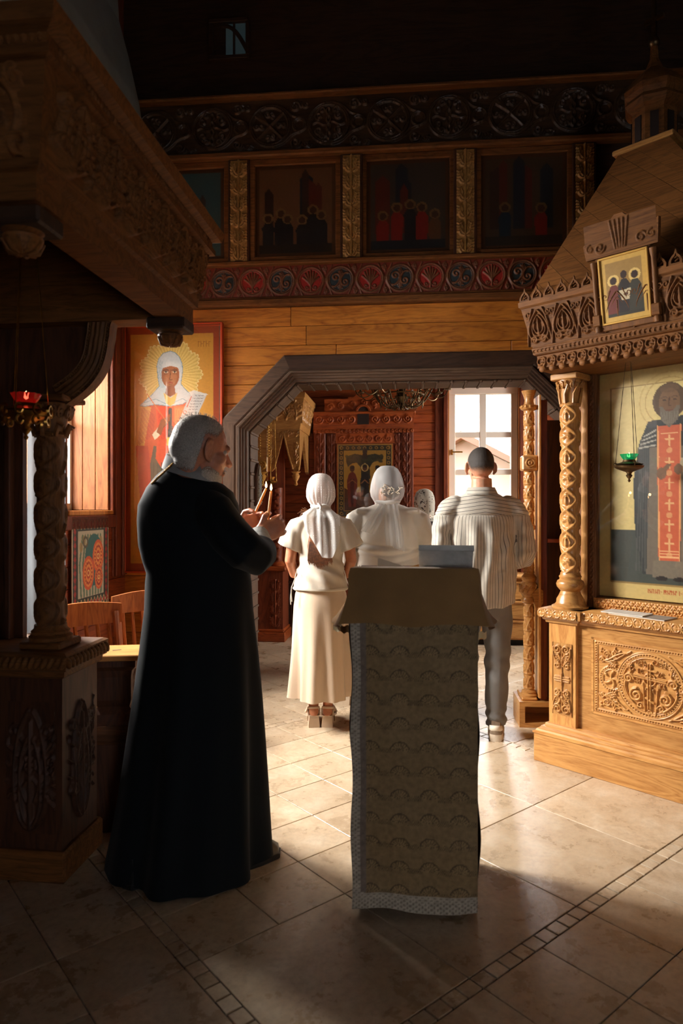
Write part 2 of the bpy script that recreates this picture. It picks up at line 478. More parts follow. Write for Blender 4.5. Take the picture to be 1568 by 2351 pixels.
# ------------------------------------------------------------------ painter for flat icon pictures (colour per vertex)
class Canvas:
    """x right, y down, in units of the picture"""
    def __init__(s, w, h, nx, ny, bg):
        s.w, s.h = w, h; s.xs = np.linspace(0, w, nx); s.ys = np.linspace(0, h, ny)
        s.A = np.zeros((ny, nx, 3)); s.A[:] = np.array(bg)/255.0
        s.X, s.Y = np.meshgrid(s.xs, s.ys)
    def _put(s, m, c, a=1.0):
        c = np.array(c)/255.0; m = m.astype(float)*a
        s.A += (c - s.A)*m[..., None]; return s
    def poly(s, pts, c, a=1.0): return s._put(inside(s.xs, s.ys, pts), c, a)
    def ell(s, cx, cy, rx, ry, c, a=1.0, soft=0.0):
        d = np.hypot((s.X-cx)/rx, (s.Y-cy)/ry)
        return s._put(np.clip((1-d)/soft, 0, 1) if soft else (d < 1), c, a)
    def ring(s, cx, cy, r, wd, c, a=1.0):
        d = np.abs(np.hypot(s.X-cx, s.Y-cy)-r); return s._put(d < wd, c, a)
    def line(s, pts, wd, c, a=1.0):
        pts = np.asarray(pts, float); m = np.zeros(s.X.shape, bool)
        for p, q in zip(pts[:-1], pts[1:]):
            d = q-p; L = d@d + 1e-9
            t = np.clip(((s.X-p[0])*d[0] + (s.Y-p[1])*d[1])/L, 0, 1)
            m |= np.hypot(s.X-p[0]-t*d[0], s.Y-p[1]-t*d[1]) < wd
        return s._put(m, c, a)
    def build(s, name, w, h, mat, parent, loc, rot=None):
        """picture of w x h metres, lower left corner at loc, facing -y"""
        ny, nx = s.A.shape[:2]
        A = s.A.clip(0, 1); L = np.where(A <= 0.04045, A/12.92, ((A+0.055)/1.055)**2.4)
        X, Z = np.meshgrid(np.linspace(0, w, nx), np.linspace(h, 0, ny))
        P = np.stack([X, np.zeros_like(X), Z], -1)
        return put(name, grid_mesh(name, P, mat, smooth=False, col=L), parent, loc, rot)

ICON_PAINT = painted('icon_paint', 0.38, 0.10)

# =================================================================== FLOOR
TILE = NT('travertine_tile')
def _tile():
    t = TILE
    v = t.coords(rand=9.0)
    n1 = t.n('ShaderNodeTexNoise', _Scale=6.0, _Detail=8.0, _Roughness=0.68, _Distortion=0.15); t.l(v, n1.inputs['Vector'])
    n2 = t.n('ShaderNodeTexNoise', _Scale=48.0, _Detail=6.0, _Roughness=0.7); t.l(v, n2.inputs['Vector'])
    c1 = t.ramp(n1.outputs['Fac'], [(0.22, srgb(172, 146, 116)), (0.5, srgb(198, 174, 144)), (0.8, srgb(220, 204, 180))])
    c2 = t.ramp(n2.outputs['Fac'], [(0.30, (0.66, 0.63, 0.6)), (0.56, (1, 1, 1))])
    c = t.mix(0.65, c1, t.mix(1.0, c1, c2, 'MULTIPLY'))
    oi = t.n('ShaderNodeObjectInfo'); hv = t.n('ShaderNodeHueSaturation'); t.l(c, hv.inputs['Color'])
    t.l(t.math('ADD', t.math('MULTIPLY', oi.outputs['Random'], 0.22), 0.88), hv.inputs['Value']); t.col(hv.outputs[0])
    t.l(t.math('ADD', t.math('MULTIPLY', n1.outputs['Fac'], 0.22), 0.18), t.b.inputs['Roughness'])
    t.b.inputs['Specular IOR Level'].default_value = 0.8
    t.bump(t.math('ADD', n1.outputs['Fac'], t.math('MULTIPLY', n2.outputs['Fac'], 0.4)), 0.14, 0.01)
_tile(); TILE = TILE.m
GROUT = plain('dark_grout', srgb(70, 58, 48), 0.9, 0, 0.2, 60)

FR = math.radians(39.5)                                   # tile rows run diagonally through the room
floor = MB().box(-3.2, 9.5, -3.5, 11.0, -0.06, -0.006).build('floor', GROUT, loc=(0, 0, 0), rot=(0, 0, FR))
tag(floor, 'beige travertine tile floor laid diagonally with narrow borders', kind='structure')
def tile_mesh(a, b, nm, g=0.0016):
    return MB().box(g, a-g, g, b-g, -0.012, 0.0, 0.0016).mesh(nm, TILE)
MOD = 0.2926; M0, N0 = 1.022, 1.345; BW = 0.056
t30 = tile_mesh(MOD, MOD, 'tile'); t60 = tile_mesh(2*MOD, 2*MOD, 'tile_large')
tmos = tile_mesh(BW, 0.0650, 'mosaic_tile', 0.0028); tmosx = tile_mesh(0.0650, BW, 'mosaic_tile', 0.0028)
def seen(m, n, margin=420):
    X = m*math.cos(FR) - n*math.sin(FR); Y = m*math.sin(FR) + n*math.cos(FR)
    if Y < 1.5 or Y > 8.3: return False
    px = CX + F*X/Y; py = YH + F*HC/Y
    if not (-margin < px < 1568+margin and py < 2351+260): return False
    if X < -1.15 and Y > 2.75: return False
    if X > 1.75 and 3.3 < Y < 4.7: return False
    if Y > 5.9 and not (470 < px < 1400): return False
    return True
nt = 0
done = set()
for i in range(8):
    for j in range(8):
        if (i, j) in done: continue
        m, n = M0+i*MOD, N0+j*MOD
        big = i % 2 == 0 and j % 2 == 0 and (j < 2 or (i >= 4 and j < 4))
        if big:
            for a in (0, 1):
                for b in (0, 1): done.add((i+a, j+b))
        if seen(m+MOD/2, n+MOD/2): put('tile', t60 if big else t30, floor, (m, n, 0)); nt += 1
M1, N1 = M0+8*MOD, N0+8*MOD
k = 36
for q in range(36+2):
    s = M0-BW + q*(8*MOD+BW)/37.0
    for (mm, nn, me) in ((M0-BW, N0-BW + q*0.0650, tmos), (M1, N0-BW + q*0.0650, tmos)):
        if nn < N1 and seen(mm, nn): put('mosaic_tile', me, floor, (mm, nn, 0))
    for (mm, nn, me) in ((M0 + q*0.0650, N0-BW, tmosx), (M0 + q*0.0650, N1, tmosx)):
        if mm < M1-0.03 and seen(mm, nn): put('mosaic_tile', me, floor, (mm, nn, 0))
def outer(i0, i1, j0, j1, om, on):
    global nt
    for i in range(i0, i1):
        for j in range(j0, j1):
            m, n = om + i*MOD, on + j*MOD
            if seen(m+MOD/2, n+MOD/2): put('tile', t30, floor, (m, n, 0)); nt += 1
outer(-14, 0, -12, 8, M0-BW, N0)             # left of the square
outer(0, 22, -12, 0, M0, N0-BW)              # in front on the right
outer(0, 22, 0, 8, M1+BW, N0)                # beyond, right
outer(-14, 22, 0, 22, M0, N1+BW)             # beyond the far side
ts1 = tile_mesh(MOD, BW, 'border_tile'); ts2 = tile_mesh(BW, MOD, 'border_tile')
for k in range(20):                          # narrow pieces that carry the border lines on
    for (mm, nn, me) in ((M1+BW+k*MOD, N1, ts1), (M0-BW-(k+1)*MOD, N1, ts1), (M1+k*MOD, N0-BW, ts1), (M0-BW, N0-BW-(k+1)*MOD, ts2)):
        if seen(mm, nn): put('border_tile', me, floor, (mm, nn, 0))

# =================================================================== ARCH WALL (between the main room and the far room)
Y0 = 5.2
WB = room(0, 0, 0)
OPL, OPR = -0.72, 1.75; OPT = 2.375; CH = 0.37          # chamfered opening
THK = 0.29
wall_back = MB()
UL, UR, ZT = -1.72, 3.4, 5.9
wall_back.box(UL, OPL, 0, THK, 0, OPT-CH); wall_back.box(OPR, UR, 0, THK, 0, OPT-CH)
wall_back.prism([(UL, OPT-CH), (OPL, OPT-CH), (OPL+CH, OPT), (UL, OPT)], 0, THK)
wall_back.prism([(UR, OPT-CH), (OPR, OPT-CH), (OPR-CH, OPT), (UR, OPT)], 0, THK)
wall_back.box(UL, UR, 0, THK, OPT, ZT)
wall_back = wall_back.build('wall_back', W_DARK, loc=WB, rot=(0, 0, -AR))
tag(wall_back, 'wooden plank wall with chamfered archway below painted friezes', kind='structure')
PH = 0.1475
r = random.Random(3)
for row in range(21):
    z0 = 2.955 - (row+1)*PH; z1 = z0 + PH - 0.003
    if z1 < 0: break
    z0 = max(z0, 0.0)
    def lim(z, side):      # where the opening (plus half the casing) begins at this height
        if z >= OPT+0.09: return None
        off = 0.10
        if z <= OPT-CH: e = 0.0
        else: e = z-(OPT-CH)
        return (OPL-off+min(e, CH)) if side < 0 else (OPR+off-min(e, CH))
    segs = []
    a = lim((z0), -1)
    if a is None:
        cuts = sorted([UL, UR] + [r.uniform(-0.6, 0.3), r.uniform(1.2, 2.2)])
        segs = list(zip(cuts[:-1], cuts[1:]))
    else:
        segs = [(UL, a), (lim(z0, 1), UR)]
    for (u0, u1) in segs:
        MB().box(u0+0.001, u1-0.001, -0.022, 0.0, z0, z1, 0.004).build('plank', W_PINE, wall_back)

def sweep_segments(name, path, prof, mat, parent, closed=False, smooth=None, mats=None):
    """profile (offset outward from the path in the wall plane, protrusion) along each mitred piece of a path in the x-z plane"""
    P = [np.array(p, float) for p in path]; n = len(P); D = []
    for i in range(n-1): d = P[i+1]-P[i]; D.append(d/np.linalg.norm(d))
    nor = lambda d: np.array([-d[1], d[0]])
    for i in range(n-1):
        ends = []
        for k, (ia, ib) in ((i, (i-1, i)), (i+1, (i, i+1))):
            if ia < 0: m = nor(D[ib])
            elif ib >= n-1: m = nor(D[ia])
            else:
                m = nor(D[ia]) + nor(D[ib]); m = m/np.linalg.norm(m); m = m/max(0.3, m@nor(D[ib]))
            ends.append([(P[k][0] + m[0]*o, -p, P[k][1] + m[1]*o) for (o, p) in prof])
        mm = mat if mats is None else mats[i]
        MB().loft(ends).build(name, mm, parent, smooth)
oct_path = [(OPL, 0.0), (OPL, OPT-CH), (OPL+CH, OPT), (OPR-CH, OPT), (OPR, OPT-CH), (OPR, 0.0)]
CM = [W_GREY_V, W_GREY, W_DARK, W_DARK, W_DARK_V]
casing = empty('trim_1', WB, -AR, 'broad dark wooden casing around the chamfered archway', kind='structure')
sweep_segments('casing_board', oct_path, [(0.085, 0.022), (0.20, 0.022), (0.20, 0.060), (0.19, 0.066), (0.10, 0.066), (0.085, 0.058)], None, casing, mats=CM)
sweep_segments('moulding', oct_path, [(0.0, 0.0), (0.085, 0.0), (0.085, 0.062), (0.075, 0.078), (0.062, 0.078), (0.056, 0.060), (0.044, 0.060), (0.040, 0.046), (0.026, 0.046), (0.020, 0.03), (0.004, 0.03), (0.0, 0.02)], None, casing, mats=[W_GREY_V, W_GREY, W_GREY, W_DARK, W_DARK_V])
# lining of the opening: short panels with battens
for i in range(5):
    p = np.array(oct_path[i]); q = np.array(oct_path[i+1]); L = np.linalg.norm(q-p); d = (q-p)/L; nn = np.array([d[1], -d[0]])
    cnt = max(2, int(round(L/0.108))); st = L/cnt
    ang = math.atan2(d[1], d[0])
    for k in range(cnt):
        c = p + d*(k*st)
        me = MB().box(0.003, st-0.016, 0.0, 0.26, -0.014, 0.0, 0.003)
        o = me.build('lining_panel', W_GREY, casing, loc=(c[0], 0.01, c[1]), rot=(0, -ang, 0))
        MB().box(st-0.016, st+0.002, -0.004, 0.268, -0.020, 0.0, 0.003).build('lining_batten', W_GREY, casing, loc=(c[0], 0.01, c[1]), rot=(0, -ang, 0))

# ledges between the bands of the wall
led = empty('trim_2', WB, -AR, 'projecting wooden ledge under the red painted frieze', kind='structure')
MB().box(UL, UR, -0.075, 0, 2.955, 3.012, 0.012).build('ledge', W_BROWN, led)
MB().box(UL, UR, -0.045, 0, 3.012, 3.030, 0.004).build('ledge', W_BROWN, led)
led2 = empty('trim_3', WB, -AR, 'dark ledge under the row of wall icons', kind='structure')
MB().box(UL, UR, -0.070, 0, 3.268, 3.300, 0.008).build('ledge', W_BROWN, led2)
led3 = empty('trim_4', WB, -AR, 'dark ledge above the row of wall icons', kind='structure')
MB().box(UL, UR, -0.085, 0, 4.085, 4.130, 0.010).build('ledge', W_BROWN, led3)
led4 = empty('trim_5', WB, -AR, 'top ledge of the dark carved frieze', kind='structure')
MB().box(UL, UR, -0.10, 0, 4.535, 4.56, 0.008).build('ledge', W_BROWN, led4)

# red painted frieze: red and slate medallions in scrolls
def red_frieze():
    w, h = 0.4514, 0.236; st = []; nx, ny = 112, 58
    c1, c2, zc, R = w*0.25, w*0.75, h/2, 0.098
    for cx in (c1, c2):
        st += [(arc(cx, zc, R, 0, 360, 40), 0.0085, 0.010), (arc(cx, zc, R-0.014, 0, 360, 40), 0.004, 0.006)]
    pal = []
    for a in (20, 48, 70): pal += [(bez((c1, 0.055), (c1, 0.10), (c1+0.04*math.cos(math.radians(a)), 0.12), (c1+0.062*math.cos(math.radians(a)), 0.118+0.066*math.sin(math.radians(a)))), taper(12, 0.006, 0.008), 0.010)]
    pal += [(np.array([(c1, 0.04), (c1, 0.19)]), 0.006, 0.012), (spiral(c1+0.03, 0.065, 0.018, 180, 1.1), 0.005, 0.009)]
    st += pal + mirror_x(pal, c1)
    st += [(spiral(c2-0.036, zc+0.018, 0.034, -30, 1.2), 0.008, 0.010), (spiral(c2+0.036, zc-0.018, 0.034, 150, 1.2), 0.008, 0.010)]
    st += [(bez((c2-0.06, zc-0.05), (c2, zc-0.07), (c2, zc+0.07), (c2+0.06, zc+0.05)), 0.008, 0.011)]
    st += leafy(c2, zc-0.01, 250, 0.06, 0.006, 0.009) + leafy(c2, zc+0.01, 70, 0.06, 0.006, 0.009)
    for cx in (0, w/2, w):
        for s in (-1, 1):
            st += [(np.array([(cx-0.05, zc+s*0.11), (cx+0.05, zc-s*0.11)]), 0.006, 0.006), (spiral(cx+s*0.0, zc+0.092, 0.016, 90, 1.1), 0.005, 0.009), (spiral(cx, zc-0.092, 0.016, 270, 1.1), 0.005, 0.009)]
            st += leafy(cx, zc+s*0.05, 90*s, 0.05, 0.005, 0.008, 3)
    H = field(w, h, nx, ny, st)
    xs = np.linspace(0, w, nx); zs = np.linspace(0, h, ny); X, Z = np.meshgrid(xs, zs)
    C = np.zeros((ny, nx, 3)); C[:] = srgb(120, 74, 44)
    red, blu = np.array(srgb(170, 40, 30)), np.array(srgb(52, 62, 66))
    gr = np.array(srgb(150, 60, 36))
    C[(H < 0.003)] = gr*0.7
    C[(np.hypot(X-c1, Z-zc) < R) & (H < 0.0035)] = red
    C[(np.hypot(X-c2, Z-zc) < R) & (H < 0.0035)] = blu
    n = 11
    return np.tile(H[:, :-1], (1, n)), np.tile(C[:, :-1], (1, n, 1)), w*n, h
H, C, w_, h_ = red_frieze()
CARVE_PAINT = painted('painted_carving', 0.5, 0.25)
fz = empty('painted_frieze', WB, -AR, 'carved frieze of red and slate medallions above the archway', 'frieze')
MB().box(UL, UR, -0.020, 0, 3.030, 3.268).build('backing', W_BROWN, fz)
relief('carving', w_, h_, H, CARVE_PAINT, fz, (UL+0.02, -0.021, 3.031), col=C)

# dark carved frieze above the icons
def dark_frieze():
    w, h = 0.90, 0.40; st = []; nx, ny = 170, 76; zc = h/2; R = 0.155
    for k, cx in enumerate((w*0.25, w*0.75)):
        for rr in (R, R-0.014): st += [(arc(cx, zc, rr, 0, 360, 40), 0.006, 0.012)]
        if k == 0:
            for a in range(45, 360, 90):
                ca, sa = math.cos(math.radians(a)), math.sin(math.radians(a))
                st += [(np.array([(cx, zc), (cx+ca*R*0.9, zc+sa*R*0.9)]), 0.008, 0.012)]
            for a in (125, 130, 140, 145): st += [(np.array([(cx+0.02*math.cos(math.radians(a)), zc+0.02*math.sin(math.radians(a))), (cx+R*0.85*math.cos(math.radians(a)), zc+R*0.85*math.sin(math.radians(a)))]), 0.005, 0.012)]
            for a in (0, 90, 180, 270):
                x, z = cx+0.085*math.cos(math.radians(a)), zc+0.085*math.sin(math.radians(a))
                st += [(spiral(x-0.018, z, 0.024, a, 1.2), 0.006, 0.010), (spiral(x+0.018, z, 0.024, a+180, -1.2), 0.006, 0.010)]
        else:
            z = np.linspace(-0.12, 0.12, 30)
            st += [(np.stack([cx+0.016*np.sin(z*52), zc+z], -1), 0.007, 0.012), (np.stack([cx-0.016*np.sin(z*52), zc+z], -1), 0.007, 0.012)]
            st += [(np.stack([cx+z, zc+0.012*np.sin(z*52)], -1), 0.006, 0.010)]
            for sx in (-1, 1):
                for sz in (-1, 1):
                    st += [(spiral(cx+sx*0.075, zc+sz*0.055, 0.03, 90*sx, 1.3*sx), 0.007, 0.011), (spiral(cx+sx*0.05, zc+sz*0.1, 0.022, 0, 1.2), 0.006, 0.010)]
    for cx in (0, w/2, w):
        st += [(arc(cx, zc, 0.05, 0, 360, 24), 0.006, 0.011), (arc(cx, zc, 0.038, 0, 360, 24), 0.004, 0.008)]
        for s in (-1, 1):
            st += [(spiral(cx-0.03, zc+s*0.135, 0.04, 0, 1.6*s), 0.007, 0.012), (spiral(cx+0.05, zc+s*0.15, 0.026, 180, 1.3), 0.006, 0.011)]
            st += leafy(cx+0.02, zc+s*0.17, 180 if s > 0 else 0, 0.07, 0.006, 0.010)
            st += [(bez((cx-0.2, zc+s*0.16), (cx-0.08, zc+s*0.14), (cx-0.09, zc+s*0.06), (cx, zc+s*0.056)), 0.007, 0.011)]
    H = field(w, h, nx, ny, st)
    return np.tile(H[:, :-1], (1, 5)), w*5, h
H, w_, h_ = dark_frieze(); H = H*1.6
fz2 = empty('carved_frieze', WB, -AR, 'dark carved frieze of interlaced circles high on the wall', 'frieze')
MB().box(UL, UR, -0.03, 0, 4.130, 4.535).build('backing', W_DARK, fz2)
relief('carving', w_, h_, H, W_FRIEZE, fz2, (UL+0.05, -0.031, 4.133))

# row of icons with carved pilasters between them
def leaf_strip(w, unit, n, nx, nyu, hh=0.012):
    c = w/2; st = []
    L = leafy(c+0.006, 0.01, 40, unit*0.75, w*0.06, hh, 4, 1) + [(bez((c+0.004, 0.0), (c+w*0.42, 0.0), (c+w*0.42, unit*0.5), (c+w*0.15, unit*0.55)), w*0.06, hh*0.8)]
    st += L + mirror_x(L, c) + [(np.array([(c, 0), (c, unit)]), w*0.05, hh), ]
    H = field(w, unit, nx, nyu, st, dots=[(c, unit*0.9, w*0.09, hh*1.2)])
    return np.tile(H[:-1], (n, 1)), unit*n
ICZ0, ICZ1 = 3.30, 4.085
Hl, hl = leaf_strip(0.13, 0.128, 6, 34, 34, 0.020)
pil_u = [wall_u(552, Y0), wall_u(808, Y0), wall_u(1067, Y0), wall_u(1338, Y0)]
pil_u = [pil_u[0]-0.865] + pil_u + [pil_u[3]+0.9]
pil_names = ['at the left end, above the saint icon', 'left of the crowded red icon', 'right of the crowded red icon', 'between the two darkest icons', 'beside the shingled roof', 'behind the shingled roof']
for i, u in enumerate(pil_u[1:5]):
    p = empty('carved_pilaster', room(u, 0, 0), -AR, 'gilt leaf-carved pilaster ' + pil_names[i+1], 'pilaster', 'pilasters between the wall icons')
    MB().box(-0.085, 0.085, -0.05, 0, ICZ0, ICZ1, 0.006).build('post', W_DARK_V, p)
    relief('leaf_carving', 0.13, hl, Hl, plain('gilt_leaf', srgb(176, 132, 72), 0.4, 0.15, 0.25, 60), p, (-0.065, -0.051, ICZ0+0.006))
def group_icon(seed, sky, figs, ground):
    r = random.Random(seed); c = Canvas(60, 76, 74, 94, sky)
    c.poly([(0, 0), (60, 0), (60, 76), (0, 76)], (78, 48, 24)); c.poly([(3, 3), (57, 3), (57, 73), (3, 73)], sky)
    for k in range(5):
        x = r.uniform(6, 50); hh = r.uniform(12, 34); ww = r.uniform(5, 11)
        c.poly([(x, 60), (x, 40-hh), (x+ww/2, 35-hh), (x+ww, 40-hh), (x+ww, 60)], r.choice([(86, 38, 24), (60, 40, 30), (40, 40, 44)]))
    for k in range(figs):
        x = 7 + (k+0.5)*46/figs + r.uniform(-2, 2); y = r.uniform(34, 46); cc = r.choice([(120, 34, 22), (40, 34, 32), (34, 44, 52), (92, 60, 34)])
        c.poly([(x-4, 73), (x-4.6, y+8), (x-2, y+3.5), (x+2, y+3.5), (x+4.6, y+8), (x+4, 73)], cc)
        c.ell(x, y, 4.0, 4.2, (112, 86, 48)); c.ell(x, y+0.5, 2.5, 3.0, (70, 42, 28))
    c.poly([(3, 66), (57, 66), (57, 73), (3, 73)], ground)
    return c
ic_lab = ['blue-green icon of two figures partly behind the carved hood', 'crowded icon with red robed figures high on the wall', 'dark icon with a pale altar cloth high on the wall', 'darkest icon of two figures beside the shingled roof']
ic_c = [group_icon(1, (62, 84, 84), 2, (70, 88, 84)), group_icon(5, (104, 70, 42), 6, (44, 34, 26)), group_icon(9, (66, 54, 44), 5, (40, 40, 40)), group_icon(12, (72, 54, 36), 2, (50, 40, 30))]
for i in range(4):
    ua, ub = pil_u[i]+0.085, pil_u[i+1]-0.085
    cw = min(0.66, ub-ua-0.02); uc = (ua+ub)/2; hh = ICZ1-ICZ0
    p = empty('wall_icon', room(uc, 0, 0), -AR, ic_lab[i], 'icon', 'icons in the upper row')
    MB().box(-cw/2-0.03, cw/2+0.03, -0.012, 0, ICZ0, ICZ1).build('panel', W_DARK_V, p)
    fr = MB()
    for (a, b, z0, z1) in ((-cw/2-0.03, cw/2+0.03, ICZ0, ICZ0+0.04), (-cw/2-0.03, cw/2+0.03, ICZ1-0.05, ICZ1), (-cw/2-0.03, -cw/2+0.02, ICZ0, ICZ1), (cw/2-0.02, cw/2+0.03, ICZ0, ICZ1)):
        fr.box(a, b, -0.035, -0.010, z0, z1, 0.006)
    fr.build('frame', W_BROWN, p)
    ic_c[i].build('painting', cw-0.04, hh-0.09, ICON_PAINT, p, (-cw/2+0.02, -0.0135, ICZ0+0.04))

# small high window with a curved brace
wn = empty('window_4', room(wall_u(526, Y0), 0, 0), -AR, 'small dim window high in the dark wall', kind='structure')
zz0, zz1 = wall_z(526, 135, Y0), wall_z(526, 60, Y0)
MB().box(-0.02, 0.14, -0.02, -0.012, zz0, zz1).build('pane', plain('dim_pane', srgb(90, 112, 116), 0.4, emis=srgb(70, 92, 96), estr=0.10), wn)
wf = MB()
for (a, b, z0, z1) in ((-0.15, 0.16, zz0-0.03, zz0), (-0.15, 0.16, zz1, zz1+0.03), (0.14, 0.17, zz0, zz1), (-0.15, -0.12, zz0, zz1)): wf.box(a, b, -0.05, 0, z0, z1, 0.004)
wf.build('window_frame', W_DARK, wn)
MB().tube([(-0.05+0.2*t, -0.035, zz1-0.02-0.2*t-0.06*math.sin(math.pi*t)*-1) for t in np.linspace(0, 1, 8)], 0.016, 6).build('brace', W_DARK, wn)
MB().box(0.04, 0.055, -0.04, -0.02, zz0, zz1).build('mullion', W_DARK, wn)

# =================================================================== other walls of the main room
def wall_box(name, u0, u1, v0, v1, z0, z1, mat, label):
    o = MB().box(u0, u1, v0, v1, z0, z1).build(name, mat, loc=WB, rot=(0, 0, -AR)); return tag(o, label, kind='structure')
wall_box('wall_right', 3.4, 3.55, -7.6, 0.29, 0, 5.9, W_DARK, 'dark wooden side wall on the right')
wb2 = MB()
wb2.box(-2.2, 1.75, -7.75, -7.6, 0, 5.9); wb2.box(2.65, 3.55, -7.75, -7.6, 0, 5.9); wb2.box(1.75, 2.65, -7.75, -7.6, 2.1, 5.9)  # unseen opening added to let sky light fill the lectern front
tag(wb2.build('wall_front', W_DARK, loc=WB, rot=(0, 0, -AR)), 'dark wooden wall behind the viewer with an unseen opening added for fill light', kind='structure')
wall_box('ceiling', -2.2, 3.55, -7.75, 0.3, 5.9, 6.0, W_DARK, 'dark wooden ceiling of the main room')

# left wall, with two window openings
LW = -1.72
W1 = (-0.90, -0.26, 1.40, 2.72)      # v0, v1, z0, z1
W2 = (-1.95, -1.06, 1.45, 2.80)
lw = MB()
zc = 5.9
lw.box(-2.02, LW, -7.6, W2[0], 0, zc); lw.box(-2.02, LW, W2[1], W1[0], 0, zc); lw.box(-2.02, LW, W1[1], 0.29, 0, zc)
for W_ in (W1, W2): lw.box(-2.02, LW, W_[0], W_[1], 0, W_[2]); lw.box(-2.02, LW, W_[0], W_[1], W_[3], zc)
wall_left = lw.build('wall_left', W_RED_V, loc=WB, rot=(0, 0, -AR))
tag(wall_left, 'red-brown wooden left wall with two deep windows', kind='structure')
for row in range(20):
    z0, z1 = row*PH, row*PH+PH-0.003
    segs = [(-2.6, W2[0]-0.10), (W2[1]+0.10, W1[0]-0.14), (W1[1]+0.26, 0.0)] if z1 > 1.42 else [(-2.6, -1.5), (-1.5, 0.0)]
    for a, b in segs:
        if b-a > 0.03: MB().box(LW, LW+0.020, a+0.001, b-0.001, z0, z1, 0.004).build('plank', wood('red_brown_plank_deep', srgb(96, 40, 18), srgb(150, 72, 34), 'y', 0.5, 4.0), wall_left)
for nm, W_, lab in (('window_1', W1, 'deep wooden window in the left wall beside the saint icon'), ('window_2', W2, 'tall window in the left wall behind the carved hood')):
    p = empty(nm, WB, -AR, lab, kind='structure')
    v0, v1, z0, z1 = W_
    # pale wooden boards lining the reveal
    for k in range(3):
        a = -2.02 + k*0.10
        MB().box(a+0.001, a+0.098, v1-0.016, v1, z0, z1, 0.003).build('reveal_board', W_REVEAL, p)
        MB().box(a+0.001, a+0.098, v0, v0+0.016, z0, z1, 0.003).build('reveal_board', W_REVEAL, p)
    MB().box(-2.02, LW+0.03, v0-0.02, v1+0.02, z0-0.035, z0, 0.006).build('sill', W_PINE_V, p)
    MB().box(-2.02, LW, v0, v1, z1-0.02, z1).build('head_board', W_PINE_V, p)
    fm = MB()
    for (a, b, c, d) in ((v0, v1, z0, z0+0.05), (v0, v1, z1-0.06, z1-0.02), (v0, v0+0.045, z0, z1), (v1-0.045, v1, z0, z1)): fm.box(-2.05, -2.005, a, b, c, d)
    fm.build('frame', plain('white_paint', srgb(236, 230, 220), 0.45), p)
    mu = MB().box(-2.045, -2.01, (v0+v1)/2-0.014, (v0+v1)/2+0.014, z0, z1)
    mu.build('mullion', plain('white_paint', srgb(236, 230, 220), 0.45), p)
    MB().box(-2.045, -2.01, v0, v1, (z0+z1)/2-0.014, (z0+z1)/2+0.014).build('transom', plain('white_paint', srgb(236, 230, 220), 0.45), p)
    MB().box(-2.032, -2.028, v0, v1, z0, z1).build('pane', TINTED if nm == 'window_1' else GLASS, p)
# dark moulded casing of the window beside the icon
cs = empty('trim_6', WB, -AR, 'dark moulded window casing next to the saint icon', kind='structure')
for k, (a, b, t) in enumerate(((-0.26, -0.235, 0.03), (-0.235, -0.15, 0.045), (-0.15, -0.125, 0.06), (-0.125, -0.02, 0.04))):
    MB().box(LW, LW+t, a, b, 0.9, 3.0, 0.005).build('casing_board', W_RED_V, cs)
MB().box(LW, LW+0.045, -1.0, -0.235, 1.27, 1.365, 0.006).build('apron_board', W_RED_V, cs)
# pale curved plaster vault high on the left, over the hood
va = MB()
vp = [(-1.44, 3.3), (-1.45, 3.7), (-1.48, 4.1), (-1.54, 4.5), (-1.62, 4.85), (-1.70, 5.15), (-1.715, 5.4)]
for k in range(len(vp)-1):
    (x0, z0), (x1, z1) = vp[k], vp[k+1]
    va.prism([(x0, z0), (x1, z1), (-1.72, z1), (-1.72, z0)], -2.3, -0.13)
va.build('pale_vault', plain('pale_plaster', srgb(150, 160, 162), 0.8, 0, 0.1, 4), loc=WB, rot=(0, 0, -AR))
tag(bpy.data.objects['pale_vault'], 'pale curved plaster vault high at the left', 'vault')
# =================================================================== FAR ROOM
def uv(px, v):
    c, s_ = math.cos(AR), math.sin(AR); k = (px-CX)/F
    return (k*(5.2+v*c) - v*s_)/(c + k*s_)
def uz(px, py, v):
    u = uv(px, v); Y = 5.2 - u*math.sin(AR) + v*math.cos(AR)
    return HC - (py-YH)/F*Y
FV = 2.4
wu0, wu1 = uv(1030, FV), uv(1190, FV); wz1 = uz(1100, 888, FV); wz0 = 0.92
fw = MB()
fw.box(-2.0, wu0, FV, FV+0.2, 0, 3.0); fw.box(wu1, 2.9, FV, FV+0.2, 0, 3.0); fw.box(wu0, wu1, FV, FV+0.2, 0, wz0); fw.box(wu0, wu1, FV, FV+0.2, wz1, 3.0)
wall_far = fw.build('wall_far', W_RED, loc=WB, rot=(0, 0, -AR)); tag(wall_far, 'red-brown plank wall at the end of the far room', kind='structure')
for row in range(30):
    z0, z1 = row*0.098, row*0.098+0.0955
    if z0 > 2.95: break
    segs = [(-2.0, wu0-0.05), (wu1+0.05, 2.75)] if wz0 < z1 and z0 < wz1 else [(-2.0, 0.9), (0.9, 2.75)]
    for a, b in segs: MB().box(a+0.001, b-0.001, FV-0.018, FV, z0, z1, 0.006).build('plank', W_RED, wall_far)
wall_box('wall_far_left', -2.15, -2.0, 0.29, FV+0.2, 0, 3.0, W_RED, 'dark red-brown left wall of the far room')
wr_ = MB().box(2.75, 2.9, 0.29, 0.9, 0, 3.0).box(2.75, 2.9, 1.8, FV+0.2, 0, 3.0).box(2.75, 2.9, 0.9, 1.8, 0, 1.1).box(2.75, 2.9, 0.9, 1.8, 2.6, 3.0)  # opening added so the side fill lamp reaches the far room
tag(wr_.build('wall_far_right', W_RED, loc=WB, rot=(0, 0, -AR)), 'red-brown right wall of the far room with an unseen opening added for side fill', kind='structure')
wall_box('ceiling_far', -2.15, 2.9, 0.29, FV+0.2, 3.0, 3.1, W_DARK, 'dark wooden ceiling of the far room')
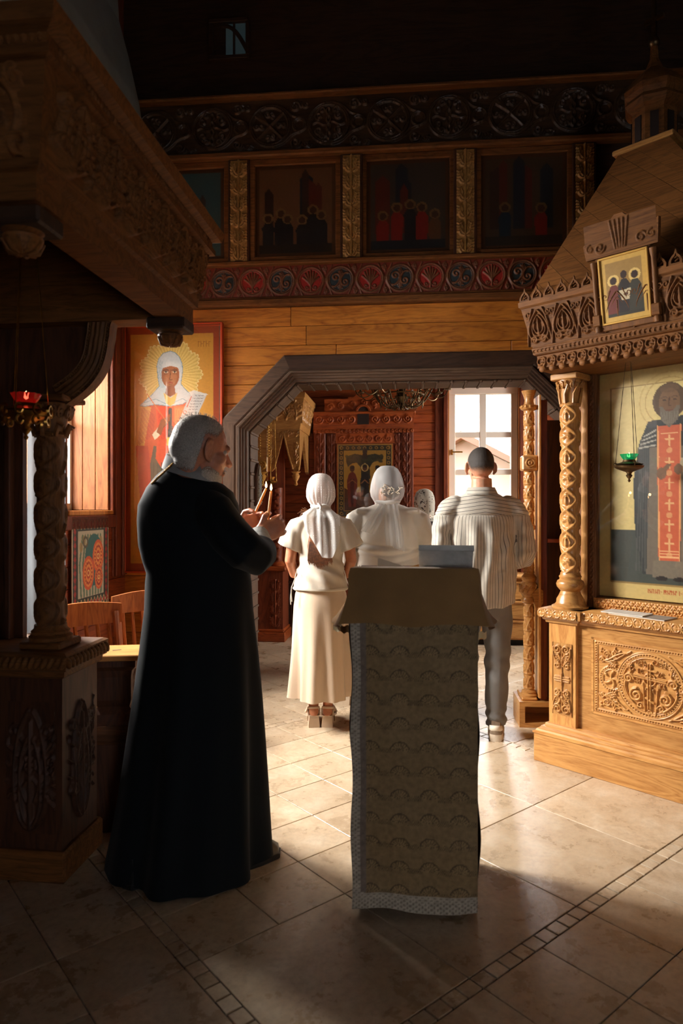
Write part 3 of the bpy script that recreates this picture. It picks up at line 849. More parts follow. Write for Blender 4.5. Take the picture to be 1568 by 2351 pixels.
WHITE = plain('window_white', srgb(244, 230, 214), 0.4)
wn = empty('window_3', WB, -AR, 'bright white-framed window with small panes in the far room', kind='structure')
fo = 0.075
fm = MB()
for (a, b, c, d) in ((wu0, wu1, wz0, wz0+fo), (wu0, wu1, wz1-fo, wz1), (wu0, wu0+fo, wz0+fo, wz1-fo), (wu1-fo, wu1, wz0+fo, wz1-fo)): fm.box(a, b, FV+0.03, FV+0.10, c, d, 0.006)
fm.build('frame', WHITE, wn)
uc = (wu0+wu1)/2
MB().box(uc-0.036, uc+0.036, FV+0.04, FV+0.09, wz0+fo, wz1-fo, 0.005).build('mullion', WHITE, wn)
rows = [(uz(1100, y, FV)) for y in (997, 1083, 1169)] + [wz0+0.0]
for z in rows[:3]: MB().box(wu0+fo, wu1-fo, FV+0.045, FV+0.085, z-0.032, z+0.032, 0.005).build('glazing_bar', WHITE, wn)
zb = [wz0+fo] + sorted(rows[:3]) + [wz1-fo]
for i in range(4):
    for (a, b) in ((wu0+fo, uc-0.036), (uc+0.036, wu1-fo)):
        MB().box(a, b, FV+0.062, FV+0.066, zb[i], zb[i+1]).build('pane', GLASS, wn)
hz = uz(1040, 1038, FV)
hd = MB().box(wu0+0.028, wu0+0.046, FV+0.0, FV+0.03, hz-0.03, hz+0.03, 0.004); hd.box(wu0+0.03, wu0+0.15, FV-0.02, FV-0.004, hz-0.008, hz+0.008, 0.003)
hd.build('handle', BRASS, wn)
# window reveal and jambs
rv = empty('trim_7', WB, -AR, 'pale wooden surround of the bright far window', kind='structure')
for (a, b) in ((wu0-0.012, wu0), (wu1, wu1+0.012)): MB().box(a, b, FV-0.03, FV+0.2, wz0, wz1).build('reveal_board', W_PINE_V, rv)
MB().box(wu0-0.02, wu1+0.02, FV-0.05, FV+0.02, wz1, wz1+0.05, 0.006).build('head_moulding', W_PINE, rv)
MB().box(wu0-0.02, wu1+0.02, FV-0.07, FV+0.1, wz0-0.03, wz0, 0.006).build('sill', W_PINE, rv)
for (a, b, t) in ((wu0-0.15, wu0-0.06, 0.035), (wu0-0.06, wu0-0.012, 0.06), (wu1+0.012, wu1+0.06, 0.06), (wu1+0.06, wu1+0.14, 0.035)):
    MB().box(a, b, FV-t, FV, 0.0, 2.95, 0.005).build('casing_board', W_RED_V, rv)
# outside: neighbouring house, tree, ground
hs = empty('neighbour_house', room(1.5, 9.5, 0), -AR-0.25, 'neighbouring house with a gabled roof outside the far window', 'house')
MB().box(-2.2, 2.6, 0, 3.5, -1.0, 1.55).build('walls', plain('house_wall', srgb(176, 128, 100), 0.9), hs)
rf = MB().prism([(-2.8, 1.35), (0.2, 3.0), (3.2, 1.35), (3.2, 1.25), (0.2, 2.85), (-2.8, 1.25)], -0.4, 3.9)
rf.build('roof', plain('roof_red', srgb(170, 112, 92), 0.8), hs)
MB().prism([(-2.2, 1.5), (0.2, 2.85), (2.6, 1.5)], 0.0, 0.1).build('gable', plain('house_gable', srgb(206, 178, 160), 0.9), hs)
MB().box(-0.5, 0.5, -0.03, 0.0, 0.2, 1.2).build('house_window', plain('house_glass', srgb(150, 150, 156), 0.2), hs)
gm = MB().box(-12, 16, 2.65, 40, -0.6, -0.4).build('ground_outside', plain('grass_outside', srgb(120, 140, 80), 0.95, 0, 0.2, 2), loc=WB, rot=(0, 0, -AR))
tag(gm, 'grassy ground outside the far window', kind='structure')
tree = empty('tree', room(4.6, 17.0, -0.4), 0, 'pale green leafy tree beyond the neighbouring roof', 'tree')
MB().tube([(0, 0, 0), (0.05, 0, 1.6), (0, 0, 3.2)], [0.13, 0.1, 0.04], 8).build('trunk', W_DARK_V, tree)
r = random.Random(4); lv = MB()
for k in range(1400):
    a, b = r.uniform(0, 6.28), r.uniform(-1, 1); rr = 1.2*r.random()**0.4
    c = Vector((rr*math.cos(a)*math.sqrt(1-b*b), rr*math.sin(a)*math.sqrt(1-b*b), 2.7+rr*b*0.95))
    d1 = Vector((r.uniform(-1, 1), r.uniform(-1, 1), r.uniform(-1, 1))).normalized()*0.09; d2 = d1.orthogonal().normalized()*0.045
    lv.add([c-d1, c+d2, c+d1, c-d2], [(0, 1, 2, 3)])
lf = lv.build('foliage', plain('leaf_green', srgb(120, 150, 84), 0.7), tree, fix=False); lf['kind'] = 'stuff'

# ------------------------------------------------------------------ carved icon case on the far wall
IV = FV - 0.16
def fcase():
    ua, ub = uv(720, IV), uv(950, IV); cx = (ua+ub)/2; W = ub-ua
    p = empty('icon_case', room(cx, IV, 0), -AR, 'tall carved wooden icon case on the far wall between the scarves', 'icon case')
    z_ = lambda y: uz(835, y, IV)
    zt, zc0, zc1 = z_(945), z_(975), z_(990)
    MB().box(-W/2+0.03, W/2-0.03, 0.03, 0.14, 0.0, zc0).build('body', W_RED_V, p)
    MB().box(-W/2-0.02, W/2+0.02, -0.05, 0.14, zt-0.03, zt, 0.01).build('cornice', W_RED, p)
    # scroll frieze
    def scroll(w, h, n, nx, ny, hh=0.014):
        st = []
        for k in range(n):
            x = (k+0.5)*w/n; rr = min(w/n*0.42, h*0.42)
            st += [(spiral(x, h/2, rr, 180*(k % 2), 1.6*(1 if k % 2 else -1)), rr*0.16, hh)] + leafy(x, h/2, 90*(1 if k % 2 else -1), rr, rr*0.13, hh*0.8, 3)
        return field(w, h, nx, ny, st)
    MB().box(-W/2, W/2, -0.03, 0.14, zc0, zt-0.03).build('frieze_board', W_RED, p)
    relief('scroll_carving', W/2-0.075, zt-zc0-0.03, scroll(W/2-0.07, zt-zc0-0.03, 4, 90, 26), W_RED, p, (-W/2+0.005, -0.031, zc0))
    relief('scroll_carving', W/2-0.075, zt-zc0-0.03, scroll(W/2-0.07, zt-zc0-0.03, 4, 90, 26), W_RED, p, (0.07, -0.031, zc0))
    # little arched niche in the frieze
    ar = [(-0.062, zc0), (-0.062, zt)] + [(-0.062*math.cos(a), zt+0.062*math.sin(a)) for a in np.linspace(0.1, math.pi-0.1, 10)] + [(0.062, zt), (0.062, zc0)]
    MB().prism(ar, -0.036, 0.0).build('niche', plain('niche_dark', srgb(40, 22, 14), 0.8), p)
    MB().tube([(x*1.1, -0.03, z) for x, z in ar[1:-1]], 0.016, 6).build('niche_arch', W_RED, p)
    # crest
    xs = np.linspace(-W/2*0.78, W/2*0.78, 40); top = []
    for x in xs: top.append((x, zt + 0.03 + 0.155*math.exp(-(x/(W*0.28))**2) + 0.012*math.sin(x*70)))
    MB().prism([(xs[0], zt)] + top + [(xs[-1], zt)], 0.0, 0.05).build('crest', W_RED, p)
    st = []
    for k in range(7):
        x = (k+0.5)*W*0.78*2/2/7; st += [(spiral(x, 0.05+0.05*math.exp(-((x-W*0.39)/(W*0.2))**2), 0.038, 90*k, 1.4), 0.007, 0.012)] + leafy(x, 0.03, 60, 0.05, 0.006, 0.010, 3)
    relief('crest_carving', W*0.78, 0.14, field(W*0.78, 0.14, 100, 24, st), W_RED, p, (-W*0.39, -0.002, zt+0.002))
    # dentil row under the frieze
    st = [(arc((k+0.5)*W/26, 0.02, 0.013, 0, 300, 10), 0.006, 0.014) for k in range(26)]
    MB().box(-W/2, W/2, -0.02, 0.14, zc1-0.02, zc0).build('rail', W_RED, p)
    relief('dentil_carving', W, zc0-zc1+0.02, field(W, zc0-zc1+0.02, 150, 14, st), W_RED, p, (-W/2, -0.021, zc1-0.02))
    # pilasters and inner frame
    Hs, hh = leaf_strip(0.085, 0.11, 16, 18, 22, 0.010)
    zb = zc1-0.02-hh
    for s in (-1, 1):
        x = s*(W/2-0.075)
        MB().box(x-0.055, x+0.055, -0.01, 0.05, 0.0, zc1-0.02, 0.006).build('pilaster', W_RED_V, p)
        relief('leaf_carving', 0.085, hh, Hs, W_RED_V, p, (x-0.0425, -0.011, zb))
        MB().tube([(s*(W/2-0.015), 0.0, 0.0), (s*(W/2-0.015), 0.0, zc1-0.02)], 0.012, 8).build('colonnette', W_RED_V, p)
    iw0, iw1 = uv(775, IV)-cx, uv(901, IV)-cx; iz0, iz1 = z_(1188), z_(1020)
    Hs2, hh2 = leaf_strip(0.095, 0.105, 14, 18, 20, 0.009)
    for (x0) in (iw0-0.115, iw1+0.02):
        MB().box(x0, x0+0.095, 0.0, 0.04, 0.2, zc1-0.03).build('inner_frame', W_RED_V, p)
        relief('vine_carving', 0.095, hh2, Hs2, W_RED_V, p, (x0, -0.001, zc1-0.03-hh2))
    MB().box(iw0-0.02, iw1+0.02, -0.005, 0.04, iz1+0.01, zc1-0.02).build('inner_rail', W_RED, p)
    relief('scroll_carving', iw1-iw0, zc1-0.04-iz1, scroll(iw1-iw0, zc1-0.04-iz1, 6, 80, 14, 0.010), W_RED, p, (iw0, -0.006, iz1+0.012))
    c = Canvas(63, 84, 118, 158, (150, 112, 56))
    c.poly([(0, 0), (63, 0), (63, 84), (0, 84)], (176, 134, 66)); c.poly([(1.5, 1.5), (61.5, 1.5), (61.5, 82.5), (1.5, 82.5)], (64, 56, 44))
    for k in range(14):
        for x in (4.4, 58.6): c.ell(x, 4+k*5.8, 1.9, 2.1, (170, 130, 62)); c.ell(x, 4+k*5.8, 1.0, 1.1, (50, 54, 50))
    for k in range(9):
        for y in (4.2, 79.8): c.ell(5+k*6.6, y, 1.9, 1.7, (170, 130, 62)); c.ell(5+k*6.6, y, 1.0, 0.9, (60, 30, 24))
    c.poly([(7.2, 7.2), (55.8, 7.2), (55.8, 76.8), (7.2, 76.8)], (196, 152, 70)); c.poly([(8, 8), (55, 8), (55, 76), (8, 76)], (186, 138, 56))
    tr = (58, 52, 34)                                          # tree crown over the middle figure
    c.poly([(10, 14), (20, 11), (31, 13), (43, 11), (53, 14), (52, 18), (46, 17), (40, 22), (37, 27), (38, 40), (27, 40), (27, 27), (22, 21), (17, 22), (12, 26), (10, 20)], tr)
    for k in range(40):
        rr = random.Random(k); c.ell(10+rr.random()*42, 13+rr.random()*7, 1.8, 1.5, (70, 66, 40), 0.8)
    c.ell(31.5, 8.5, 2.6, 3.4, (66, 44, 30)); c.poly([(28, 17), (29, 11), (34, 11), (35, 17)], (66, 44, 30))
    c.poly([(8, 58), (55, 58), (55, 76), (8, 76)], (84, 50, 34)); c.poly([(8, 50), (18, 56), (30, 54), (44, 57), (55, 50), (55, 62), (8, 62)], (96, 58, 38))
    for (x, w2, cc, hal) in ((17, 6.2, (120, 48, 30), 0), (31.5, 5.4, (46, 38, 32), 1), (46, 6.2, (128, 46, 34), 0)):
        y = 27 if hal else 28
        if hal: c.ell(x, y, 4.6, 5.2, (222, 188, 110)); c.ring(x, y, 4.6, 0.35, (90, 50, 30))
        c.poly([(x-w2*0.7, 72), (x-w2, 42), (x-w2*0.6, 34), (x, 31), (x+w2*0.6, 34), (x+w2, 42), (x+w2*0.7, 72)], cc)
        c.poly([(x-1.2, 72), (x-2.4, 40), (x+2.4, 40), (x+1.2, 72)], tuple(int(q*0.7) for q in cc)); c.line([(x-w2*0.8, 45), (x, 41), (x+w2*0.8, 45)], 0.5, (150, 96, 50))
        c.ell(x, y, 2.7, 3.6, (92, 54, 34)); c.ell(x, y-1.8, 2.8, 2.0, (52, 34, 24))
    c.ell(31.5, 66, 9, 6, (116, 74, 46), 0.7)
    c.build('painting', iw1-iw0, iz1-iz0, ICON_PAINT, p, (iw0, -0.012, iz0))
    MB().box(iw0-0.01, iw1+0.01, -0.011, 0.03, iz0-0.06, iz1+0.005).build('icon_board', W_RED, p)
    MB().box(iw0, iw1, -0.020, -0.017, iz0, iz1).build('icon_glass', thin_glass('icon_glass', 0.10), p)
fcase()

# cabinet on the right under the window
cu0, cu1 = uv(985, 1.95), uv(1215, 1.95); ctop = uz(1150, 1328, 1.95)
cb = empty('drawer_cabinet', room((cu0+cu1)/2, 1.95, 0), -AR, 'low golden oak drawer cabinet under the far window', 'cabinet')
W = cu1-cu0
MB().box(-W/2, W/2, 0.02, 0.42, 0.06, ctop).build('body', W_OAK, cb)
MB().box(-W/2-0.02, W/2+0.02, -0.02, 0.43, ctop, ctop+0.03, 0.008).build('top', W_OAK, cb)
MB().box(-W/2, W/2, 0.05, 0.4, 0.0, 0.06).build('plinth', plain('plinth_dark', srgb(24, 18, 14), 0.8), cb)
for k in range(3):
    z0 = 0.075 + k*(ctop-0.09)/3; z1 = z0+(ctop-0.09)/3-0.015
    for h2 in (-1, 1):
        a, b = (-W/2+0.02, -0.01) if h2 < 0 else (0.01, W/2-0.02)
        d = MB().box(a, b, 0.0, 0.025, z0, z1, 0.006).build('drawer', W_OAK, cb)
        MB().box(a+0.02, b-0.02, -0.006, 0.0, z1-0.03, z1-0.02).build('bead', W_BROWN, d)
        MB().ellipsoid(((a+b)/2, -0.012, (z0+z1)/2), (0.012, 0.012, 0.012), 10, 6).build('knob', W_BROWN, d, 60)
# slatted radiator cover, left of the case
ru0, ru1 = uv(656, FV-0.1), uv(690, FV-0.1)
rd = empty('radiator_cover', room((ru0+ru1)/2, FV-0.1, 0), -AR, 'dark slatted cover on the far wall behind the girl', 'radiator cover')
W = ru1-ru0; rt = uz(670, 1338, FV-0.1)
MB().box(-W/2, W/2, 0.02, 0.08, 0.0, rt).build('back', W_DARK_V, rd); MB().box(-W/2-0.01, W/2+0.01, -0.01, 0.085, rt, rt+0.02).build('top_rail', W_DARK_V, rd)
for k in range(7): MB().box(-W/2+k*W/7+0.004, -W/2+(k+1)*W/7-0.006, 0.0, 0.02, 0.02, rt-0.01, 0.003).build('slat', W_DARK_V, rd)

# ------------------------------------------------------------------ carved canopy shrine at the left of the far room
def far_shrine():
    v = 1.95; c = uv(645, v)
    p = empty('canopy_shrine', room(c, v, 0), -AR, 'carved canopied shrine on a column at the left of the far room', 'shrine')
    z = lambda y, vv=v: uz(640, y, vv)
    zp = z(1300)
    MB().box(-0.42, 0.02, 0.0, 0.38, 0.0, zp-0.05).build('pedestal', W_RED_V, p)
    MB().box(-0.45, 0.05, -0.03, 0.40, 0.0, 0.10, 0.008).build('plinth', W_RED, p); MB().box(-0.43, 0.035, -0.015, 0.39, 0.10, 0.13, 0.008).build('plinth_moulding', W_RED, p)
    MB().box(-0.46, 0.06, -0.04, 0.40, zp-0.05, zp, 0.012).build('ledge', W_RED, p)
    relief('pedestal_carving', 0.12, 0.5, leaf_strip(0.12, 0.125, 4, 24, 24, 0.010)[0], W_RED_V, p, (-0.12, -0.001, 0.16))
    # carved column
    zt = z(1120); Hc, hc_ = leaf_strip(0.36, 0.15, 7, 48, 26, 0.016); a = np.linspace(0, 2*math.pi, 49)[:-1]
    zs = np.linspace(zp+0.04, zt, Hc.shape[0]); R = 0.050 + Hc[:, :48]
    P = np.stack([-0.045+R*np.cos(a), 0.06+R*np.sin(a), np.repeat(zs[:, None], 48, 1)], -1)
    put('column', grid_mesh('column', P, W_RED_V, wrap=True), p)
    MB().lathe([(0.075, 0), (0.08, 0.02), (0.06, 0.04), (0.055, 0.05)], 16, (-0.045, 0.06, zp)).build('column_base', W_RED, p, 40)
    MB().box(-0.42, 0.0, 0.20, 0.24, zp, z(990)).build('back_board', W_RED_V, p)
    # canopy: flared carved cornice over a pointed valance that faces the viewer
    fy = -0.38; vv = v + fy
    X = lambda px: uv(px, vv) - c
    zc0, zc1, zc2 = z(1082, vv), z(985, vv), z(903, vv)
    xl, xr = X(560), X(688)
    hull = lambda o, zz: [(xl, fy-o, zz), (xr+o, fy-o, zz), (xr+o, 0.36, zz), (xl, 0.36, zz)]
    MB().loft([hull(0.0, zc1), hull(0.008, zc1+0.03), hull(0.012, zc1+0.05), hull(0.05, zc2-0.06), hull(0.06, zc2-0.05), hull(0.062, zc2)]).build('cornice', W_OAK, p)
    st = []
    L_ = xr-xl+0.03
    for k in range(6): st += leafy(0.03+k*L_/6, 0.02, 72, 0.17, 0.011, 0.016, 5, 1 if k % 2 else -1) + [(spiral(0.08+k*L_/6, 0.09+0.05*(k % 2), 0.035, 0, 1.4), 0.008, 0.016)]
    relief('leaf_carving', L_, zc2-zc1-0.12, field(L_, 0.22, 110, 44, st), W_OAK, p, (xl, fy-0.013, zc1+0.055), slope=0.038)
    relief('leaf_carving', 0.62, zc2-zc1-0.12, field(0.62, 0.22, 100, 36, st), W_OAK, p, (xr+0.013, fy, zc1+0.055), (0, 0, math.pi/2), slope=0.038)
    def ogee(x0, x1, zb, ztop, n=26):
        m = (x0+x1)/2; out = []
        for t in np.linspace(-1, 1, n):
            q = 1-abs(t); out.append((m + t*(x1-x0)/2, zb + (ztop-zb)*(0.55*math.sin(q*math.pi/2) + 0.45*q**3) - 0.010*abs(math.sin(t*14))))
        return out
    a0, a1 = X(629), X(672)
    front = [(xl, zc1), (xl, zc0), (a0-0.02, zc0)] + [(a0, zc0+0.02)] + ogee(a0, a1, zc0+0.03, zc1-0.02) + [(a1, zc0+0.02), (a1+0.015, zc0-0.01), (X(683), zc0-0.005), (xr, zc0+0.06), (xr, zc1)]
    MB().prism(front, fy, fy+0.03).build('valance', W_OAK, p)
    M = Matrix.Translation((xr-0.03, fy, 0)) @ Matrix.Rotation(math.pi/2, 4, 'Z')
    side = [(0, zc1), (0, zc0)] + ogee(0.08, 0.62, zc0+0.03, zc1-0.02) + [(0.72, zc0), (0.72, zc1)]
    MB().prism(side, -0.02, 0.01, M).build('valance', W_OAK, p)
    st = []
    for k in range(7): st += leafy(0.03+k*0.06, 0.01, 70, 0.06, 0.006, 0.010, 3, 1 if k % 2 else -1) + [(spiral(0.055+k*0.06, 0.05, 0.018, 0, 1.3), 0.005, 0.010)]
    relief('valance_carving', xr-xl, 0.085, field(0.42, 0.085, 110, 24, st), W_OAK, p, (xl, fy-0.001, zc1-0.09))
    for (q0, q1) in ((X(617), a0-0.004), (a1+0.004, X(686))):
        w9 = q1-q0; relief('spandrel_carving', w9, 0.26, field(0.07, 0.26, 22, 70, leafy(0.035, 0.02, 75, 0.10, 0.007, 0.010, 4) + leafy(0.035, 0.13, 105, 0.10, 0.007, 0.010, 4, -1)), W_OAK, p, (q0, fy-0.001, zc0+0.05))
    MB().tube([(q[0], fy-0.004, q[1]) for q in ogee(a0, a1, zc0+0.03, zc1-0.02)], 0.009, 6).build('arch_moulding', W_OAK, p, 60)
    # near left corner block with beads and pendant, carving coloured gold as if lit
    bx0, bx1 = X(592), X(616)
    LIT_GOLD = plain('lit_gold_carving', srgb(190, 138, 60), 0.4, 0.3, 0.2, 50)
    MB().box(bx0, bx1, fy-0.05, fy, zc0-0.01, zc1, 0.006).build('corner_block', W_OAK, p)
    q = bx1-bx0
    relief('quatrefoil_carving', q*0.9, q*0.9, field(0.1, 0.1, 30, 30, [(arc(0.05, 0.05, 0.04, 0, 360, 20), 0.006, 0.012), (arc(0.035, 0.035, 0.012, 0, 360, 10), 0.006, 0.012), (arc(0.065, 0.035, 0.012, 0, 360, 10), 0.006, 0.012), (arc(0.035, 0.065, 0.012, 0, 360, 10), 0.006, 0.012), (arc(0.065, 0.065, 0.012, 0, 360, 10), 0.006, 0.012)]), LIT_GOLD, p, (bx0+q*0.05, fy-0.051, zc0+0.01))
    for i in range(12):
        for xx in (bx1+0.012, bx0+q*0.3): MB().ellipsoid((xx, fy-0.045, zc0+0.15+i*0.026), (0.011, 0.011, 0.012), 8, 6).build('bead', LIT_GOLD, p, 60)
    for (xx, yy, zz) in ((bx0+q*0.5, fy-0.03, zc0-0.01), (X(679), fy+0.01, zc0-0.005)):
        MB().lathe([(0.01, -0.14), (0.020, -0.125), (0.012, -0.10), (0.030, -0.07), (0.042, -0.04), (0.026, -0.02), (0.05, 0.0)], 14, (xx, yy, zz)).build('pendant', LIT_GOLD if xx < 0 else W_OAK, p, 40)
far_shrine()
# hanging brass lamp near the shrine
def oil_lamp(name, c, sc_, top, label, glass, chains=3, body=BRASS, lit=None, group=None):
    p = empty(name, c, 0, label, 'oil lamp', group)
    s = sc_
    MB().lathe([(0.004*s, -0.46*s), (0.03*s, -0.44*s), (0.045*s, -0.40*s), (0.02*s, -0.36*s), (0.07*s, -0.30*s), (0.10*s, -0.25*s), (0.06*s, -0.20*s), (0.10*s, -0.14*s), (0.36*s, -0.04*s), (0.42*s, 0.0), (0.44*s, 0.05*s), (0.36*s, 0.07*s), (0.42*s, 0.10*s), (0.34*s, 0.13*s), (0.20*s, 0.18*s), (0.18*s, 0.24*s)], 22).build('bowl', body, p, 35)
    gl = MB(); n = 24; rings = []
    for (rr, z, fl) in ((0.15*s, 0.22*s, 0), (0.20*s, 0.30*s, 0.01), (0.25*s, 0.42*s, 0.03)):
        rings.append([Vector(((rr+fl*s*math.cos(j*math.pi))*math.cos(2*math.pi*j/n), (rr+fl*s*math.cos(j*math.pi))*math.sin(2*math.pi*j/n), z)) for j in range(n)])
    gl.loft(rings, cap=False); gl.build('glass_cup', glass, p, 60, fix=False)
    if lit:
        MB().lathe([(0.001, 0.0), (0.03*s, 0.03*s), (0.02*s, 0.08*s), (0.001, 0.13*s)], 8, (0, 0, 0.34*s)).build('flame', plain('lamp_flame', (1, 0.6, 0.25), 0.5, emis=lit, estr=6.0), p, 60)
    for k in range(chains):
        a = 2*math.pi*k/chains + 0.5; x, y = 0.40*s*math.cos(a), 0.40*s*math.sin(a)
        rg = MB().tube(list(map(tuple, [(x + 0.05*s*math.cos(q)*math.cos(a), y + 0.05*s*math.cos(q)*math.sin(a), 0.10*s+0.05*s*math.sin(q)) for q in np.linspace(0, 2*math.pi, 9)[:-1]])), 0.012*s, 5, closed=True)
        ch = rg.build('chain_loop', body, p, 60)
        n = max(6, int((top-c[2])/0.03)); pts = [(x*(1-t*0.75), y*(1-t*0.75), 0.12*s + t*(top-c[2]-0.12*s)) for t in np.linspace(0, 1, n)]
        MB().tube(pts, [0.0011 if i % 2 else 0.0021 for i in range(n)], 5).build('chain', body, p)
    return p
pl = room(uv(623, 1.3), 1.3, uz(623, 1108, 1.3))
oil_lamp('hanging_lamp', pl, 0.13, 3.0, 'small brass hanging lamp above the candle flames in the far room', plain('amber_glass', srgb(190, 120, 40), 0.2))

# ------------------------------------------------------------------ chandelier of scrolled arms in the far room
def chandelier():
    v = 1.15; uc_ = uv(922, v); zb = uz(922, 942, v)
    p = empty('chandelier', room(uc_, v, zb), 0, 'dark bronze chandelier with scrolled arms below the arch', 'chandelier')
    MB().lathe([(0.004, 0), (0.02, 0.02), (0.008, 0.05), (0.04, 0.09), (0.06, 0.12), (0.03, 0.16), (0.02, 0.22), (0.05, 0.30), (0.012, 0.40), (0.012, 0.62)], 14).build('stem', DBRASS, p, 40)
    for k in range(12):
        a = 2*math.pi*k/12; ca, sa = math.cos(a), math.sin(a)
        b = bez((0.03, 0.06), (0.14, -0.04), (0.24, 0.10), (0.28, 0.20), 12)
        q = spiral(0.24, 0.19, 0.045, 0, 1.2, 12)
        far = bez((0.27, 0.16), (0.34, 0.08), (0.42, 0.12), (0.43, 0.20), 10)
        arm = MB().tube([(x*ca, x*sa, z) for x, z in b], 0.007, 6).build('arm', DBRASS, p, 60)
        MB().tube([(x*ca, x*sa, z) for x, z in q], 0.005, 5).build('scroll', DBRASS, arm, 60)
        MB().tube([(x*ca, x*sa, z) for x, z in far], 0.005, 5).build('outer_arm', DBRASS, arm, 60)
        MB().lathe([(0.03, 0.0), (0.035, 0.012), (0.012, 0.02), (0.010, 0.07), (0.001, 0.075)], 10, (0.43*ca, 0.43*sa, 0.19)).build('candle_cup', DBRASS, arm, 40)
        st = MB()
        for j, (rr, zz) in enumerate(((0.10, 0.05), (0.16, 0.10), (0.20, 0.06))):
            st.tube([(rr*math.cos(a+0.26+0.10*math.cos(t)), rr*math.sin(a+0.26+0.10*math.cos(t)), zz+0.035*math.sin(t)) for t in np.linspace(0, 5.2, 9)], 0.004, 5)
        st.build('leaf_scroll', DBRASS, arm, 60)['kind'] = 'stuff'
    MB().tube([(0.2*math.cos(t), 0.2*math.sin(t), 0.14) for t in np.linspace(0, 2*math.pi, 33)[:-1]], 0.006, 6, closed=True).build('ring', DBRASS, p, 60)
    MB().tube([(0, 0, 0.6), (0, 0, 3.0-zb)], 0.006, 6).build('chain', DBRASS, p)
chandelier()

# plaque with pointed arch on the left side of the opening, and a small note under it
pq = empty('icon_plaque', room(OPL+0.016, 0.19, wall_z(585, 1115, 5.4)), -AR, 'small ornate silver icon plaque on the archway side', 'plaque')
a = [(-0.055, -0.15), (-0.055, 0.08), (-0.03, 0.13), (0, 0.165), (0.03, 0.13), (0.055, 0.08), (0.055, -0.15)]
Mq = Matrix.Rotation(math.pi/2, 4, 'Z')
MB().prism([(x*1.25, z*1.08) for x, z in a], -0.022, 0.0, Mq).build('backboard', W_DARK_V, pq)
MB().prism([(x, z) for x, z in a], -0.034, -0.022, Mq).build('silver_frame', plain('tarnished_silver', srgb(150, 140, 122), 0.35, 0.8, 0.3, 90), pq)
MB().prism([(x*0.55, z*0.62) for x, z in a], -0.037, -0.034, Mq).build('picture', plain('plaque_picture', srgb(86, 84, 74), 0.4, 0, 0.4, 60), pq)
for k in range(14):
    t = k/13; x = -0.045 if k < 7 else 0.045; z = -0.13 + (k % 7)*0.035
    MB().ellipsoid((0, 0, 0), (0.007, 0.007, 0.007), 8, 6).build('stud', plain('tarnished_silver', (0, 0, 0)), pq, 60, loc=Mq @ Vector((x, -0.036, z)))
nt_ = MB().box(0.0, 0.003, -0.05, 0.05, -0.06, 0.06).build('paper_note', plain('paper', srgb(206, 190, 168), 0.8), loc=room(OPL+0.016, 0.19, wall_z(585, 1192, 5.4)), rot=(0, 0, -AR))
tag(nt_, 'small paper note pinned below the silver plaque', 'note')

